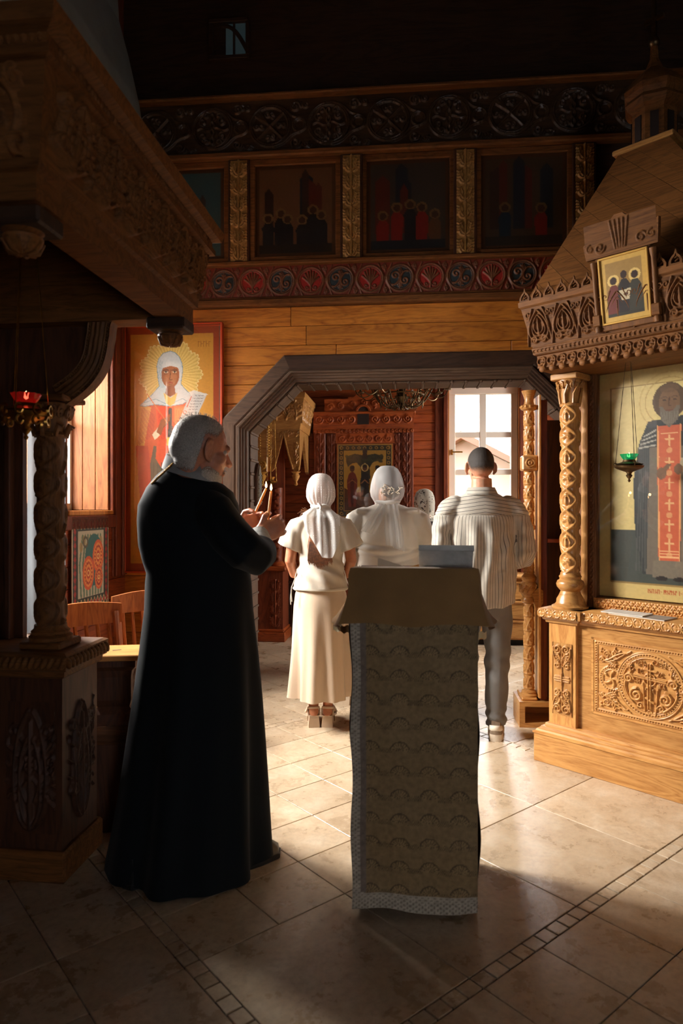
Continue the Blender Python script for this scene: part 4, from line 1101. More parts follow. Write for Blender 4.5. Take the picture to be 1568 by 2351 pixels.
# =================================================================== LARGE SAINT ICON on the arch wall
def saint_icon():
    ua, ub = wall_u(289, Y0-0.05), wall_u(511, Y0-0.05); z1 = wall_z(400, 747, Y0-0.05); hgt = 1.90; W = ub-ua
    p = empty('saint_icon', room(ua, -0.05, z1-hgt), -AR, 'large glazed icon of a saint in white veil holding a scroll', 'icon')
    MB().box(0, W, -0.004, 0.028, 0, hgt, 0.004).build('panel', plain('icon_edge_red', srgb(196, 70, 26), 0.5), p)
    c = Canvas(220, 536, 186, 452, (158, 66, 28))
    c.poly([(4, 4), (4, 530), (216, 530), (216, 4)], (164, 70, 30))
    c.line([(216, 2), (216, 534)], 1.2, (120, 96, 80)); c.line([(4, 2.5), (216, 2.5)], 0.8, (226, 90, 40))
    arch = [(12, 18), (60, 18)] + [(104 + 40*math.sin(t), 21 - 14*math.cos(t)) for t in np.linspace(-1.35, 1.35, 18)] + [(150, 18), (202, 18), (202, 520), (12, 520)]
    c.poly(arch, (214, 152, 58))
    d = np.hypot(c.X-104, c.Y-104); an = np.arctan2(c.Y-104, c.X-104)
    rad = 67 + 4.5*np.abs(np.sin(an*26)) + 4*np.sin(an*11+1)
    c._put(d < rad, (232, 200, 112)); c._put((d < rad-3) & (np.sin(an*52+d*0.06) > 0.35), (208, 168, 80), 0.7); c._put((d < rad) & (d > rad-2.2), (245, 226, 160), 0.8)
    # inscription at the right of the halo
    for k in range(5):
        x = 168+k*6.0; c.line([(x, 36), (x, 48)], 0.6, (150, 84, 30), 0.8); c.line([(x, 42 if k % 2 else 37), (x+3.2, 42 if k % 2 else 37)], 0.6, (150, 84, 30), 0.8)
    veil = [(104, 56), (88, 60), (77, 72), (73, 88), (76, 118), (79, 132), (60, 152), (34, 174), (44, 176), (70, 172), (103, 176), (132, 172), (158, 158), (138, 140), (128, 128), (132, 100), (131, 84), (124, 68), (114, 59)]
    # mantle body
    c.poly([(38, 172), (28, 220), (24, 262), (30, 330), (52, 400), (60, 500), (170, 500), (176, 380), (180, 270), (172, 210), (160, 165), (104, 170)], (206, 86, 40))
    c.poly([(38, 172), (28, 220), (24, 262), (44, 262), (52, 220), (60, 178)], (222, 158, 72))
    c.poly([(70, 176), (104, 176), (108, 250), (96, 262), (76, 240)], (226, 80, 36)); c.poly([(112, 176), (140, 176), (132, 260), (114, 300)], (230, 110, 60))
    for k in range(12):
        c.line([(40+k*2.6, 178+k*1.5), (30+k*3.0, 262-k*2)], 0.55, (168, 50, 22), 0.75)
    for k in range(9): c.line([(116+k*3, 182), (112+k*2.2, 300)], 0.6, (238, 160, 92), 0.8)
    for k in range(8): c.line([(76+k*3, 190+k*2), (84+k*2.0, 250)], 0.5, (176, 48, 22), 0.8)
    # lower robe and under-dress
    c.poly([(66, 262), (58, 300), (60, 500), (150, 500), (146, 300), (120, 280)], (98, 92, 72)); c.poly([(74, 250), (70, 290), (84, 312), (98, 290), (100, 246)], (214, 84, 44))
    for k in range(9): c.line([(66+k*9, 300), (62+k*10, 500)], 1.0, (66, 66, 54), 0.7)
    c.poly([(30, 262), (30, 330), (46, 500), (62, 500), (58, 300), (52, 262)], (188, 70, 44)); c.poly([(146, 280), (176, 280), (172, 500), (152, 500)], (188, 74, 46))
    c.poly([(100, 180), (107, 180), (109, 244), (98, 252)], (52, 62, 60)); c.poly([(96, 244), (112, 244), (112, 262), (96, 262)], (228, 184, 84))
    # veil, face, neck
    c.poly([(92, 146), (114, 146), (118, 172), (104, 178), (90, 172)], (226, 176, 80)); c.poly(veil, (206, 212, 208))
    c.line(veil + [veil[0]], 0.7, (120, 150, 158)); c.poly([(82, 84), (126, 84), (128, 110), (118, 134), (114, 148), (94, 148), (90, 134), (80, 112)], (206, 212, 208))
    c.ell(104, 108, 20.5, 28, (158, 92, 50)); c.poly([(95, 130), (113, 130), (116, 150), (104, 156), (92, 150)], (140, 78, 42))
    c.poly([(88, 146), (104, 158), (120, 146), (114, 170), (104, 176), (94, 170)], (226, 180, 92))
    c.ell(100, 118, 11, 14, (176, 108, 60), 0.8); c.ell(111, 112, 8, 16, (190, 128, 84), 0.5)
    c.poly([(82, 84), (90, 80), (104, 79), (120, 80), (127, 86), (124, 93), (104, 88), (86, 93)], (214, 218, 212))
    for (x, s) in ((94, 1), (114, -1)):
        c.line([(x-7, 98), (x, 95.5), (x+6, 97.5)], 0.8, (60, 34, 22)); c.ell(x, 101.5, 5, 2.4, (214, 190, 158)); c.ell(x, 101.5, 2.2, 2.2, (40, 26, 20)); c.line([(x-5, 100), (x, 98.6), (x+5, 100.4)], 0.6, (50, 30, 20)); c.line([(x-4, 105.5), (x+4, 105.5)], 0.5, (110, 62, 36))
    c.line([(105, 96), (103.6, 112), (102, 117), (105, 119), (108, 118)], 0.8, (96, 54, 30)); c.line([(99, 125), (104, 124), (109, 125.4)], 1.1, (150, 56, 40)); c.line([(101, 128), (107, 128)], 0.6, (110, 60, 36))
    for k in range(5): c.line([(78+k*2, 74+k*1), (76+k*1.5, 110), (82+k*2, 136)], 0.45, (150, 172, 176), 0.7)
    for (x0, x1) in ((44, 96), (112, 152)): c.line([(x0, 168), ((x0+x1)/2, 160), (x1, 172)], 0.6, (120, 156, 166), 0.9)
    # blessing hand with cuff, cross staff
    c.poly([(62, 238), (76, 222), (84, 236), (68, 250)], (226, 214, 180)); c.poly([(72, 232), (82, 206), (94, 200), (100, 204), (98, 214), (88, 224), (82, 240)], (150, 84, 44))
    for k in range(4): c.line([(86, 212+k*3), (103-k*0.5, 194+k*4.2)], 1.5, (158, 90, 48)); c.line([(88, 213.6+k*3), (103, 196+k*4.2)], 0.4, (90, 48, 26))
    c.line([(50, 148), (98, 214)], 1.1, (212, 122, 64), 0.9)
    # scroll with lines of writing
    c.poly([(150, 146), (188, 150), (152, 226), (114, 232)], (206, 204, 196)); c.poly([(146, 146), (158, 142), (190, 152), (182, 154), (158, 149), (152, 154)], (222, 218, 206)); c.poly([(112, 228), (148, 222), (152, 230), (114, 238)], (190, 186, 178))
    for k in range(12):
        t = k/12; x0 = 152-34*t + 6; y0 = 154+72*t; n = 16
        for j in range(n):
            x = x0 + 24*j/n
            if (j*7+k*3) % 5: c.line([(x, y0 + j*0.05), (x+0.9, y0-1.1+(j % 3)*0.7)], 0.42, (104, 96, 92), 0.9)
    c.line([(152, 156), (142, 178)], 0.9, (204, 80, 46)); c.ring(137, 190, 3.4, 0.7, (214, 120, 80)); c.ell(148, 226, 4, 4, (150, 84, 44))
    c.build('painting', W-0.004, hgt-0.004, ICON_PAINT, p, (0.002, -0.0055, 0.002))
    MB().box(0.0, W, -0.016, -0.012, 0, hgt).build('glass', thin_glass('icon_glass', 0.10), p)
    for (x) in (0.0, W): MB().box(x-0.008, x+0.008, -0.020, 0.028, -0.01, hgt+0.01, 0.003).build('frame_strip', plain('icon_edge_red', (0, 0, 0)), p)
    MB().box(-0.008, W+0.008, -0.020, 0.028, hgt, hgt+0.012, 0.003).build('frame_strip', plain('icon_edge_red', (0, 0, 0)), p)
    MB().box(-0.008, W+0.008, -0.020, 0.028, -0.014, 0.0, 0.003).build('frame_strip', plain('icon_edge_red', (0, 0, 0)), p)
saint_icon()
# =================================================================== RIGHT SHRINE (golden oak, roofed, with a large glazed icon)
KW = 1.22
KL, KR = (1.08, 3.84, 0), math.radians(-46.5)
ks = empty('roofed_shrine', KL, KR, 'large golden oak shrine with carved base, column and shingled roof on the right', 'shrine')
def kworld(s, y, z): return (Matrix.Translation(KL) @ Matrix.Rotation(KR, 4, 'Z')) @ Vector((s, y, z))
# base
MB().box(0, KW, 0, 1.0, 0, 0.157, 0.004).build('plinth', W_OAK, ks)
MB().loft([[(-0.004+o, -0.004+o, z), (KW+0.004-o, -0.004+o, z), (KW+0.004-o, 1.0, z), (-0.004+o, 1.0, z)] for o, z in ((0, 0.157), (0.0, 0.165), (0.012, 0.17), (0.016, 0.18), (0.030, 0.183), (0.034, 0.195), (0.048, 0.20), (0.052, 0.212), (0.06, 0.214))]).build('plinth_moulding', W_OAK, ks, 30)
MB().box(0.10, KW-0.10, 0.085, 0.98, 0.21, 0.82).build('body', W_OAK, ks)
for a in (0.06, KW-0.225): MB().box(a, a+0.165, 0.06, 0.22, 0.21, 0.785, 0.004).build('pilaster', W_OAK_V, ks)
# ledge over the body and over the pilasters, with mouldings
def ledge(x0, x1, y0, nm):
    MB().loft([[(x0-o, y0-o, z), (x1+o, y0-o, z), (x1+o, 0.9, z), (x0-o, 0.9, z)] for o, z in ((0, 0.775), (0.012, 0.778), (0.014, 0.79), (0.024, 0.794), (0.028, 0.806), (0.042, 0.808), (0.044, 0.853), (0.036, 0.857))]).build(nm, W_OAK, ks, 30)
ledge(0.225, KW-0.225, 0.085, 'ledge'); ledge(0.06, 0.225, 0.06, 'ledge'); ledge(KW-0.225, KW-0.06, 0.06, 'ledge')
# coin-shaped carving along the ledge edge
coin = []
u_ = 0.046
Hc = field(u_, 0.046, 20, 20, [(arc(u_/2, 0.023, 0.0195, 0, 360, 20), 0.0035, 0.006), (np.array([(u_/2, 0.006), (u_/2, 0.040)]), 0.0028, 0.005), (np.array([(0.006, 0.023), (0.040, 0.023)]), 0.0028, 0.005), (np.array([(0.0, 0.003), (0.0, 0.043)]), 0.003, 0.004), (np.array([(u_, 0.003), (u_, 0.043)]), 0.003, 0.004)], dots=[(u_/2, 0.023, 0.018, 0.0035)])
def coins(x0, n, y): relief('coin_carving', u_*n, 0.046, np.tile(Hc[:, :-1], (1, n)), W_OAK, ks, (x0, y, 0.808))
coins(0.268, 16, 0.040); coins(0.018, 5, 0.015); coins(KW-0.268+0.02, 5, 0.015)
rr = relief('coin_carving', u_*4, 0.046, np.tile(Hc[:, :-1], (1, 4)), W_OAK, ks, (0.015, 0.20, 0.808), (0, 0, -math.pi/2))
# carved upright panels on the pilasters
def pil_panel():
    w, h = 0.115, 0.40; c = w/2; q = []
    q += [(spiral(c+0.026, h-0.035, 0.026, -60, -1.4), 0.006, 0.012), (bez((c+0.004, h-0.10), (c+0.01, h-0.05), (c+0.05, h-0.06), (c+0.05, h-0.03)), 0.006, 0.011), (bez((c+0.05, h-0.04), (c+0.056, h-0.08), (c+0.03, h-0.10), (c+0.008, h-0.13)), taper(12, 0.006, 0.004), 0.011)]
    q += [(spiral(c+0.03, h-0.125, 0.02, 90, 1.3), 0.006, 0.010)] + leafy(c+0.006, h-0.12, 40, 0.06, 0.005, 0.010, 4)
    q += [(np.array([(c, h/2), (c+0.045, h/2)]), 0.006, 0.009), (np.array([(c+0.008, h/2+0.012), (c+0.042, h/2+0.012)]), 0.004, 0.008), (np.array([(c+0.008, h/2-0.012), (c+0.042, h/2-0.012)]), 0.004, 0.008)]
    q += mirror_z(q, h/2); q += mirror_x(q, c) + [(np.array([(c, h/2-0.03), (c, h/2+0.03)]), 0.007, 0.011), (np.array([(c, 0.03), (c, h-0.03)]), 0.004, 0.007)]
    fr = [(np.array([(0, 0), (0, h)]), 0.003, 0.004), (np.array([(w, 0), (w, h)]), 0.003, 0.004)]
    return field(w, h, 58, 190, q + fr), w, h
Hp, wp, hp = pil_panel()
for a in (0.06, KW-0.225): relief('pilaster_carving', wp, hp, Hp, W_OAK_V, ks, (a+0.025, 0.058, 0.27))

# large carved panel: bead borders, medallion with three-barred cross, lettering, leaf scrolls
LET = {'Ц': [[(0, 1), (0, 0.1), (0.8, 0.1), (0.8, 1)], [(0.8, 0.1), (1, 0.1), (1, -0.15)]], 'Р': [[(0, 0), (0, 1), (0.8, 0.95), (0.8, 0.5), (0, 0.45)]],
       'Ь': [[(0.1, 1), (0.1, 0), (0.8, 0.05), (0.8, 0.5), (0.1, 0.5)]], 'С': [[(0.9, 0.85), (0.4, 1), (0, 0.5), (0.4, 0), (0.9, 0.15)]],
       'Л': [[(0, 0), (0.45, 1), (0.9, 0)]], 'В': [[(0, 0), (0, 1), (0.7, 0.95), (0.7, 0.55), (0, 0.5), (0.85, 0.45), (0.85, 0.05), (0, 0)]],
       'Ы': [[(0, 1), (0, 0), (0.5, 0.05), (0.5, 0.5), (0, 0.5)], [(0.95, 0), (0.95, 1)]], 'І': [[(0.45, 0), (0.45, 1)]], 'Х': [[(0, 0), (0.9, 1)], [(0, 1), (0.9, 0)]],
       'Н': [[(0, 0), (0, 1)], [(0.85, 0), (0.85, 1)], [(0, 0.6), (0.85, 0.4)]], 'И': [[(0, 1), (0, 0)], [(0.85, 0), (0.85, 1)], [(0, 0.35), (0.85, 0.65)]],
       'К': [[(0, 0), (0, 1)], [(0.85, 1), (0, 0.5), (0.85, 0)]], 'А': [[(0, 0), (0.45, 1), (0.9, 0)], [(0.2, 0.35), (0.7, 0.35)]], 'Т': [[(0.45, 0), (0.45, 1)], [(0, 1), (0.9, 1)]]}
def text_strokes(txt, x, z, s, r, hh, tilt=0.0):
    out = []
    for ch in txt:
        for st in LET[ch]: out.append((np.array([(x+p[0]*s*0.62, z+p[1]*s + tilt*p[0]*s) for p in st]), r, hh))
        x += s*0.86; z += tilt*s*0.86
    return out
def big_panel():
    w, h = 0.60, 0.385; cx, cz = 0.295, 0.192; st, dots = [], []
    R = 0.152
    st += [(arc(cx, cz, R, 0, 360, 70), 0.013, 0.006), (arc(cx, cz, R-0.015, 0, 360, 70), 0.0035, 0.007), (arc(cx, cz, R+0.014, 0, 360, 70), 0.003, 0.007)]
    dots += [(cx+R*math.cos(a), cz+R*math.sin(a), 0.0038, -0.006) for a in np.linspace(0, 2*math.pi, 66)[:-1]]
    side = []
    sc_, r2 = (0.100, cz), 0.060
    side += [(arc(*sc_, r2, 0, 360, 40), 0.010, 0.006), (arc(*sc_, r2-0.012, 0, 360, 40), 0.003, 0.006)]
    for a in (80, 150, 215, 285, 350): side += [(bez(sc_, (sc_[0]+0.014*math.cos(math.radians(a+35)), sc_[1]+0.014*math.sin(math.radians(a+35))), (sc_[0]+0.03*math.cos(math.radians(a+15)), sc_[1]+0.03*math.sin(math.radians(a+15))), (sc_[0]+0.038*math.cos(math.radians(a)), sc_[1]+0.038*math.sin(math.radians(a)))), taper(12, 0.006, 0.010), 0.011)]
    # corner scrolls
    cr = [(spiral(0.075, 0.318, 0.020, 0, 1.5), 0.006, 0.012), (spiral(0.048, 0.285, 0.016, 180, -1.3), 0.005, 0.010), (bez((0.065, 0.285), (0.11, 0.30), (0.13, 0.34), (0.185, 0.338)), taper(12, 0.007, 0.004), 0.012), (bez((0.07, 0.278), (0.12, 0.285), (0.15, 0.325), (0.20, 0.350)), taper(12, 0.006, 0.003), 0.010)]
    cr += leafy(0.075, 0.29, 20, 0.08, 0.006, 0.011, 5) + leafy(0.07, 0.285, -50, 0.06, 0.005, 0.010, 4) + [(np.array([(0.047+0.009*math.cos(a), 0.335+0.009*math.sin(a)), (0.0472+0.009*math.cos(a), 0.335+0.009*math.sin(a))]), 0.006, 0.010) for a in (0, 2, 4)]
    side += cr + mirror_z(cr, cz)
    st += side + mirror_x(side, cx)
    dots += [(x0+r2*math.cos(a), cz+r2*math.sin(a), 0.0033, -0.006) for x0 in (sc_[0], 2*cx-sc_[0]) for a in np.linspace(0, 2*math.pi, 30)[:-1]]
    # bead border
    for z in (0.012, h-0.012): st += [(np.array([(0.012, z), (w-0.022, z)]), 0.011, 0.005)]; dots += [(x, z, 0.0035, -0.006) for x in np.arange(0.018, w-0.02, 0.0135)]
    for x in (0.014, 2*cx-0.014): st += [(np.array([(x, 0.012), (x, h-0.012)]), 0.011, 0.005)]; dots += [(x, z, 0.0035, -0.006) for z in np.arange(0.018, h-0.012, 0.0135)]
    # cross with ring, spear and reed, hill
    for dx in (-0.006, 0.006): st += [(np.array([(cx+dx, 0.075), (cx+dx, 0.298)]), 0.005, 0.012)]
    st += [(np.array([(cx-0.024, 0.272), (cx+0.034, 0.266)]), 0.007, 0.012), (np.array([(cx-0.078, 0.238), (cx+0.082, 0.228)]), 0.005, 0.012), (np.array([(cx-0.078, 0.228), (cx+0.082, 0.218)]), 0.005, 0.012), (np.array([(cx-0.018, 0.128), (cx+0.022, 0.108)]), 0.006, 0.012), (arc(cx+0.002, 0.222, 0.030, 0, 360, 26), 0.004, 0.010)]
    st += [(np.array([(cx-0.022, 0.06), (cx-0.032, 0.205)]), 0.0035, 0.010), (np.array([(cx+0.032, 0.05), (cx+0.042, 0.205)]), 0.0035, 0.010), (np.array([(cx-0.032, 0.205), (cx-0.037, 0.19)]), 0.007, 0.010), (np.array([(cx+0.042, 0.18), (cx+0.043, 0.2)]), 0.008, 0.010), (spiral(cx, 0.055, 0.014, 0, 1.2), 0.003, 0.008)]
    st += text_strokes('ЦРЬ', cx-0.066, 0.292, 0.022, 0.0026, 0.010, -0.10) + text_strokes('СЛВЫ', cx+0.016, 0.302, 0.021, 0.0026, 0.010, -0.16) + text_strokes('ІС', cx-0.062, 0.250, 0.019, 0.0026, 0.010) + text_strokes('ХС', cx+0.040, 0.246, 0.019, 0.0026, 0.010) + text_strokes('НИ', cx-0.074, 0.198, 0.019, 0.0026, 0.010) + text_strokes('КА', cx+0.050, 0.188, 0.019, 0.0026, 0.010) + text_strokes('К', cx-0.020, 0.165, 0.015, 0.0022, 0.009) + text_strokes('Т', cx+0.014, 0.160, 0.015, 0.0022, 0.009)
    # scrolls inside the medallion
    inn = [(spiral(cx-0.105, 0.215, 0.026, 0, 1.6), 0.007, 0.013), (spiral(cx-0.066, 0.135, 0.034, 90, 1.7), 0.008, 0.014), (bez((cx-0.06, 0.075), (cx-0.11, 0.11), (cx-0.135, 0.16), (cx-0.12, 0.20)), taper(12, 0.007, 0.005), 0.012), (bez((cx-0.10, 0.24), (cx-0.085, 0.26), (cx-0.11, 0.275), (cx-0.088, 0.29)), taper(12, 0.007, 0.003), 0.011), (spiral(cx-0.045, 0.085, 0.018, 0, 1.2), 0.005, 0.010)] + leafy(cx-0.10, 0.24, 70, 0.05, 0.005, 0.010, 3)
    st += inn + mirror_x(inn, cx+0.006)
    return field(w, h, 330, 212, st, dots), w, h
Hb, wb, hb = big_panel()
relief('base_panel_carving', wb, hb, Hb, W_OAK, ks, (0.315, 0.0835, 0.325))
fr = MB()
for (a, b, z0, z1) in ((0.30, 0.93, 0.312, 0.325), (0.30, 0.93, 0.71, 0.722), (0.30, 0.314, 0.312, 0.722), (0.916, 0.93, 0.312, 0.722)): fr.box(a, b, 0.081, 0.09, z0, z1)
fr.build('panel_border', W_OAK, ks)

# carved columns on the ledge
def interlace_column(p, x, y, z0, z1, R, mat, n=64, unit=0.20, lowres=False, pat=0):
    w = 2*math.pi*R; st = []
    if pat == 0:
        for k in (0, 1):
            ox = k*w/2; t = np.linspace(0, 1, 26)
            for ph in (0, math.pi):
                for ov in (-w, 0, w):
                    st.append((np.stack([ov+ox + w*0.25 + w*0.17*np.sin(2*math.pi*t+ph), t*unit], -1), 0.0075, 0.011))
            for ov in (-w, 0, w):
                cx = ov+ox+w*0.25
                st += [(spiral(cx-0.016, unit*0.25, 0.017, 0, 1.2), 0.0055, 0.010), (spiral(cx+0.016, unit*0.25, 0.017, 180, -1.2), 0.0055, 0.010), (np.array([(cx, unit*0.66), (cx, unit*0.84)]), np.array([0.010, 0.004]), 0.012), (bez((cx-0.02, unit*0.66), (cx-0.034, unit*0.76), (cx-0.01, unit*0.84), (cx, unit*0.90)), 0.004, 0.009), (bez((cx+0.02, unit*0.66), (cx+0.034, unit*0.76), (cx+0.01, unit*0.84), (cx, unit*0.90)), 0.004, 0.009)]
                q = ov+ox
                st += [(np.array([(q-0.012, unit*0.4), (q+0.014, unit*0.6)]), 0.006, 0.010), (spiral(q, unit*0.06, 0.014, 0, 1.0), 0.005, 0.009)]
    else:
        for ov in (-w, 0, w):
            for k in (0, 1, 2):
                cx = ov + (k+0.5)*w/3
                st += [(np.array([(cx, unit*0.12), (cx, unit*0.62)]), np.array([0.004, 0.007]), 0.009)]
                for s in (-1, 1): st += [(bez((cx, unit*0.2), (cx+s*0.02, unit*0.25), (cx+s*0.022, unit*0.5), (cx+s*0.012, unit*0.52)), 0.0035, 0.008), (bez((cx+s*w/6, 0.0), (cx+s*w/6*0.9, unit*0.5), (cx+s*w/12, unit*0.8), (cx, unit*0.95)), 0.0035, 0.007)]
            st += [(np.array([(ov-0.001, unit*0.03), (ov+w, unit*0.03)]), 0.005, 0.009)]
    cnt = max(1, int(round((z1-z0)/unit))); ny = 20 if lowres else 40
    H = field(w, unit, n+1, ny+1, st)[:-1, :-1]; H = np.tile(H, (cnt, 1)); H = np.vstack([H, H[:1]])
    a = np.linspace(0, 2*math.pi, n+1)[:-1]; zs = np.linspace(z0, z1, H.shape[0]); RR = R-0.006+H
    P = np.stack([x + RR*np.cos(a)[None], y + RR*np.sin(a)[None], np.repeat(zs[:, None], n, 1)], -1)
    return put('shaft', grid_mesh('shaft', P, mat, wrap=True), p)
for s in (0.145, KW-0.145):
    MB().lathe([(0.098, 0.0), (0.100, 0.012), (0.086, 0.018), (0.076, 0.030), (0.074, 0.05), (0.060, 0.075), (0.052, 0.095), (0.060, 0.103), (0.072, 0.118), (0.076, 0.135), (0.070, 0.152), (0.058, 0.160), (0.058, 0.168), (0.062, 0.176), (0.055, 0.185), (0.052, 0.20)], 36, (s, 0.145, 0.857)).build('column_base', W_OAK, ks, 40)
    interlace_column(ks, s, 0.145, 1.055, 1.99, 0.053, W_OAK_V, unit=0.2337)
    MB().lathe([(0.055, 0), (0.058, 0.012), (0.050, 0.02), (0.052, 0.05), (0.060, 0.10), (0.072, 0.14), (0.070, 0.15)], 28, (s, 0.145, 1.985)).build('capital', W_OAK_V, ks, 40)
    cp = MB()
    for k in range(8):
        a = 2*math.pi*k/8; ca, sa = math.cos(a), math.sin(a)
        for sg in (-1, 1):
            sp = spiral(0.0, 0.0, 0.022, 90, sg*1.3, 14)
            cp.tube([(s + (0.070+q[1]*0.25)*math.cos(a+sg*0.2+q[0]*6), 0.145 + (0.070+q[1]*0.25)*math.sin(a+sg*0.2+q[0]*6), 2.10+q[1]) for q in sp], 0.0055, 5)
        cp.tube([(s+0.054*ca, 0.145+0.054*sa, 2.0), (s+0.062*ca, 0.145+0.062*sa, 2.05), (s+0.075*math.cos(a+0.3), 0.145+0.075*math.sin(a+0.3), 2.10)], [0.008, 0.007, 0.004], 5)
    cp.build('capital_carving', W_OAK_V, ks, 60)['kind'] = 'stuff'
    MB().box(s-0.08, s+0.08, 0.065, 0.225, 2.13, 2.165, 0.005).build('abacus', W_OAK, ks)

# icon frame, carved strips and the big glazed icon
IY = 0.28; IX0, IX1, IZ0, IZ1 = 0.25, 0.97, 0.925, 2.18
MB().box(0.10, KW-0.10, IY+0.02, 0.98, 0.857, 2.2).build('case_body', W_BROWN_V, ks)
for (a, b) in ((0.205, 0.25), (IX1, IX1+0.045)):
    MB().box(a, b, IY-0.045, IY+0.02, 0.857, 2.2, 0.004).build('frame_post', W_BROWN_V, ks)
    st = [(np.stack([0.02+0.009*np.sin(np.linspace(0, 6.283, 14)+ph), np.linspace(0, 0.06, 14)], -1), 0.004, 0.007) for ph in (0, math.pi)]
    Hg = field(0.04, 0.06, 12, 16, st, dots=[(0.02, 0.03, 0.006, 0.008), (0.02, 0.0, 0.006, 0.008), (0.02, 0.06, 0.006, 0.008)])
    relief('braid_carving', 0.04, 0.06*21, np.tile(Hg[:-1], (21, 1)), W_BROWN_V, ks, (a+0.0025, IY-0.046, 0.90))
for a in (0.155, IX1+0.05): MB().box(a, a+0.042, IY-0.03, IY+0.03, 0.857, 2.2, 0.003).build('side_board', W_OAK_V, ks)
MB().box(0.2, KW-0.2, IY-0.03, IY+0.02, IZ1, IZ1+0.06, 0.006).build('frame_rail', W_BROWN, ks)
# trefoil rail along the foot of the icon
u3 = 0.062; st = []
for ph in (0, math.pi): st += [(np.stack([np.linspace(0, u3, 16), 0.029+0.020*np.sin(np.linspace(0, 2*math.pi, 16)+ph)], -1), 0.0038, 0.008)]
dt = [(u3*0.25+0.009*math.cos(a), 0.029+0.009*math.sin(a), 0.0072, 0.010) for a in (1.57, 3.66, 5.76)] + [(u3*0.75+0.009*math.cos(a), 0.029+0.009*math.sin(a), 0.0072, 0.010) for a in (1.57, 3.66, 5.76)] + [(x, z, 0.005, 0.006) for x in (0, u3/2, u3) for z in (0.052, 0.007)]
H3 = field(u3, 0.058, 26, 26, st, dt)
MB().box(IX0-0.01, IX1+0.01, IY-0.055, IY+0.02, 0.857, 0.917, 0.003).build('foot_rail', W_OAK, ks)
relief('trefoil_carving', u3*11, 0.058, np.tile(H3[:, :-1], (1, 11)), W_OAK, ks, (IX0+0.005, IY-0.056, 0.858))

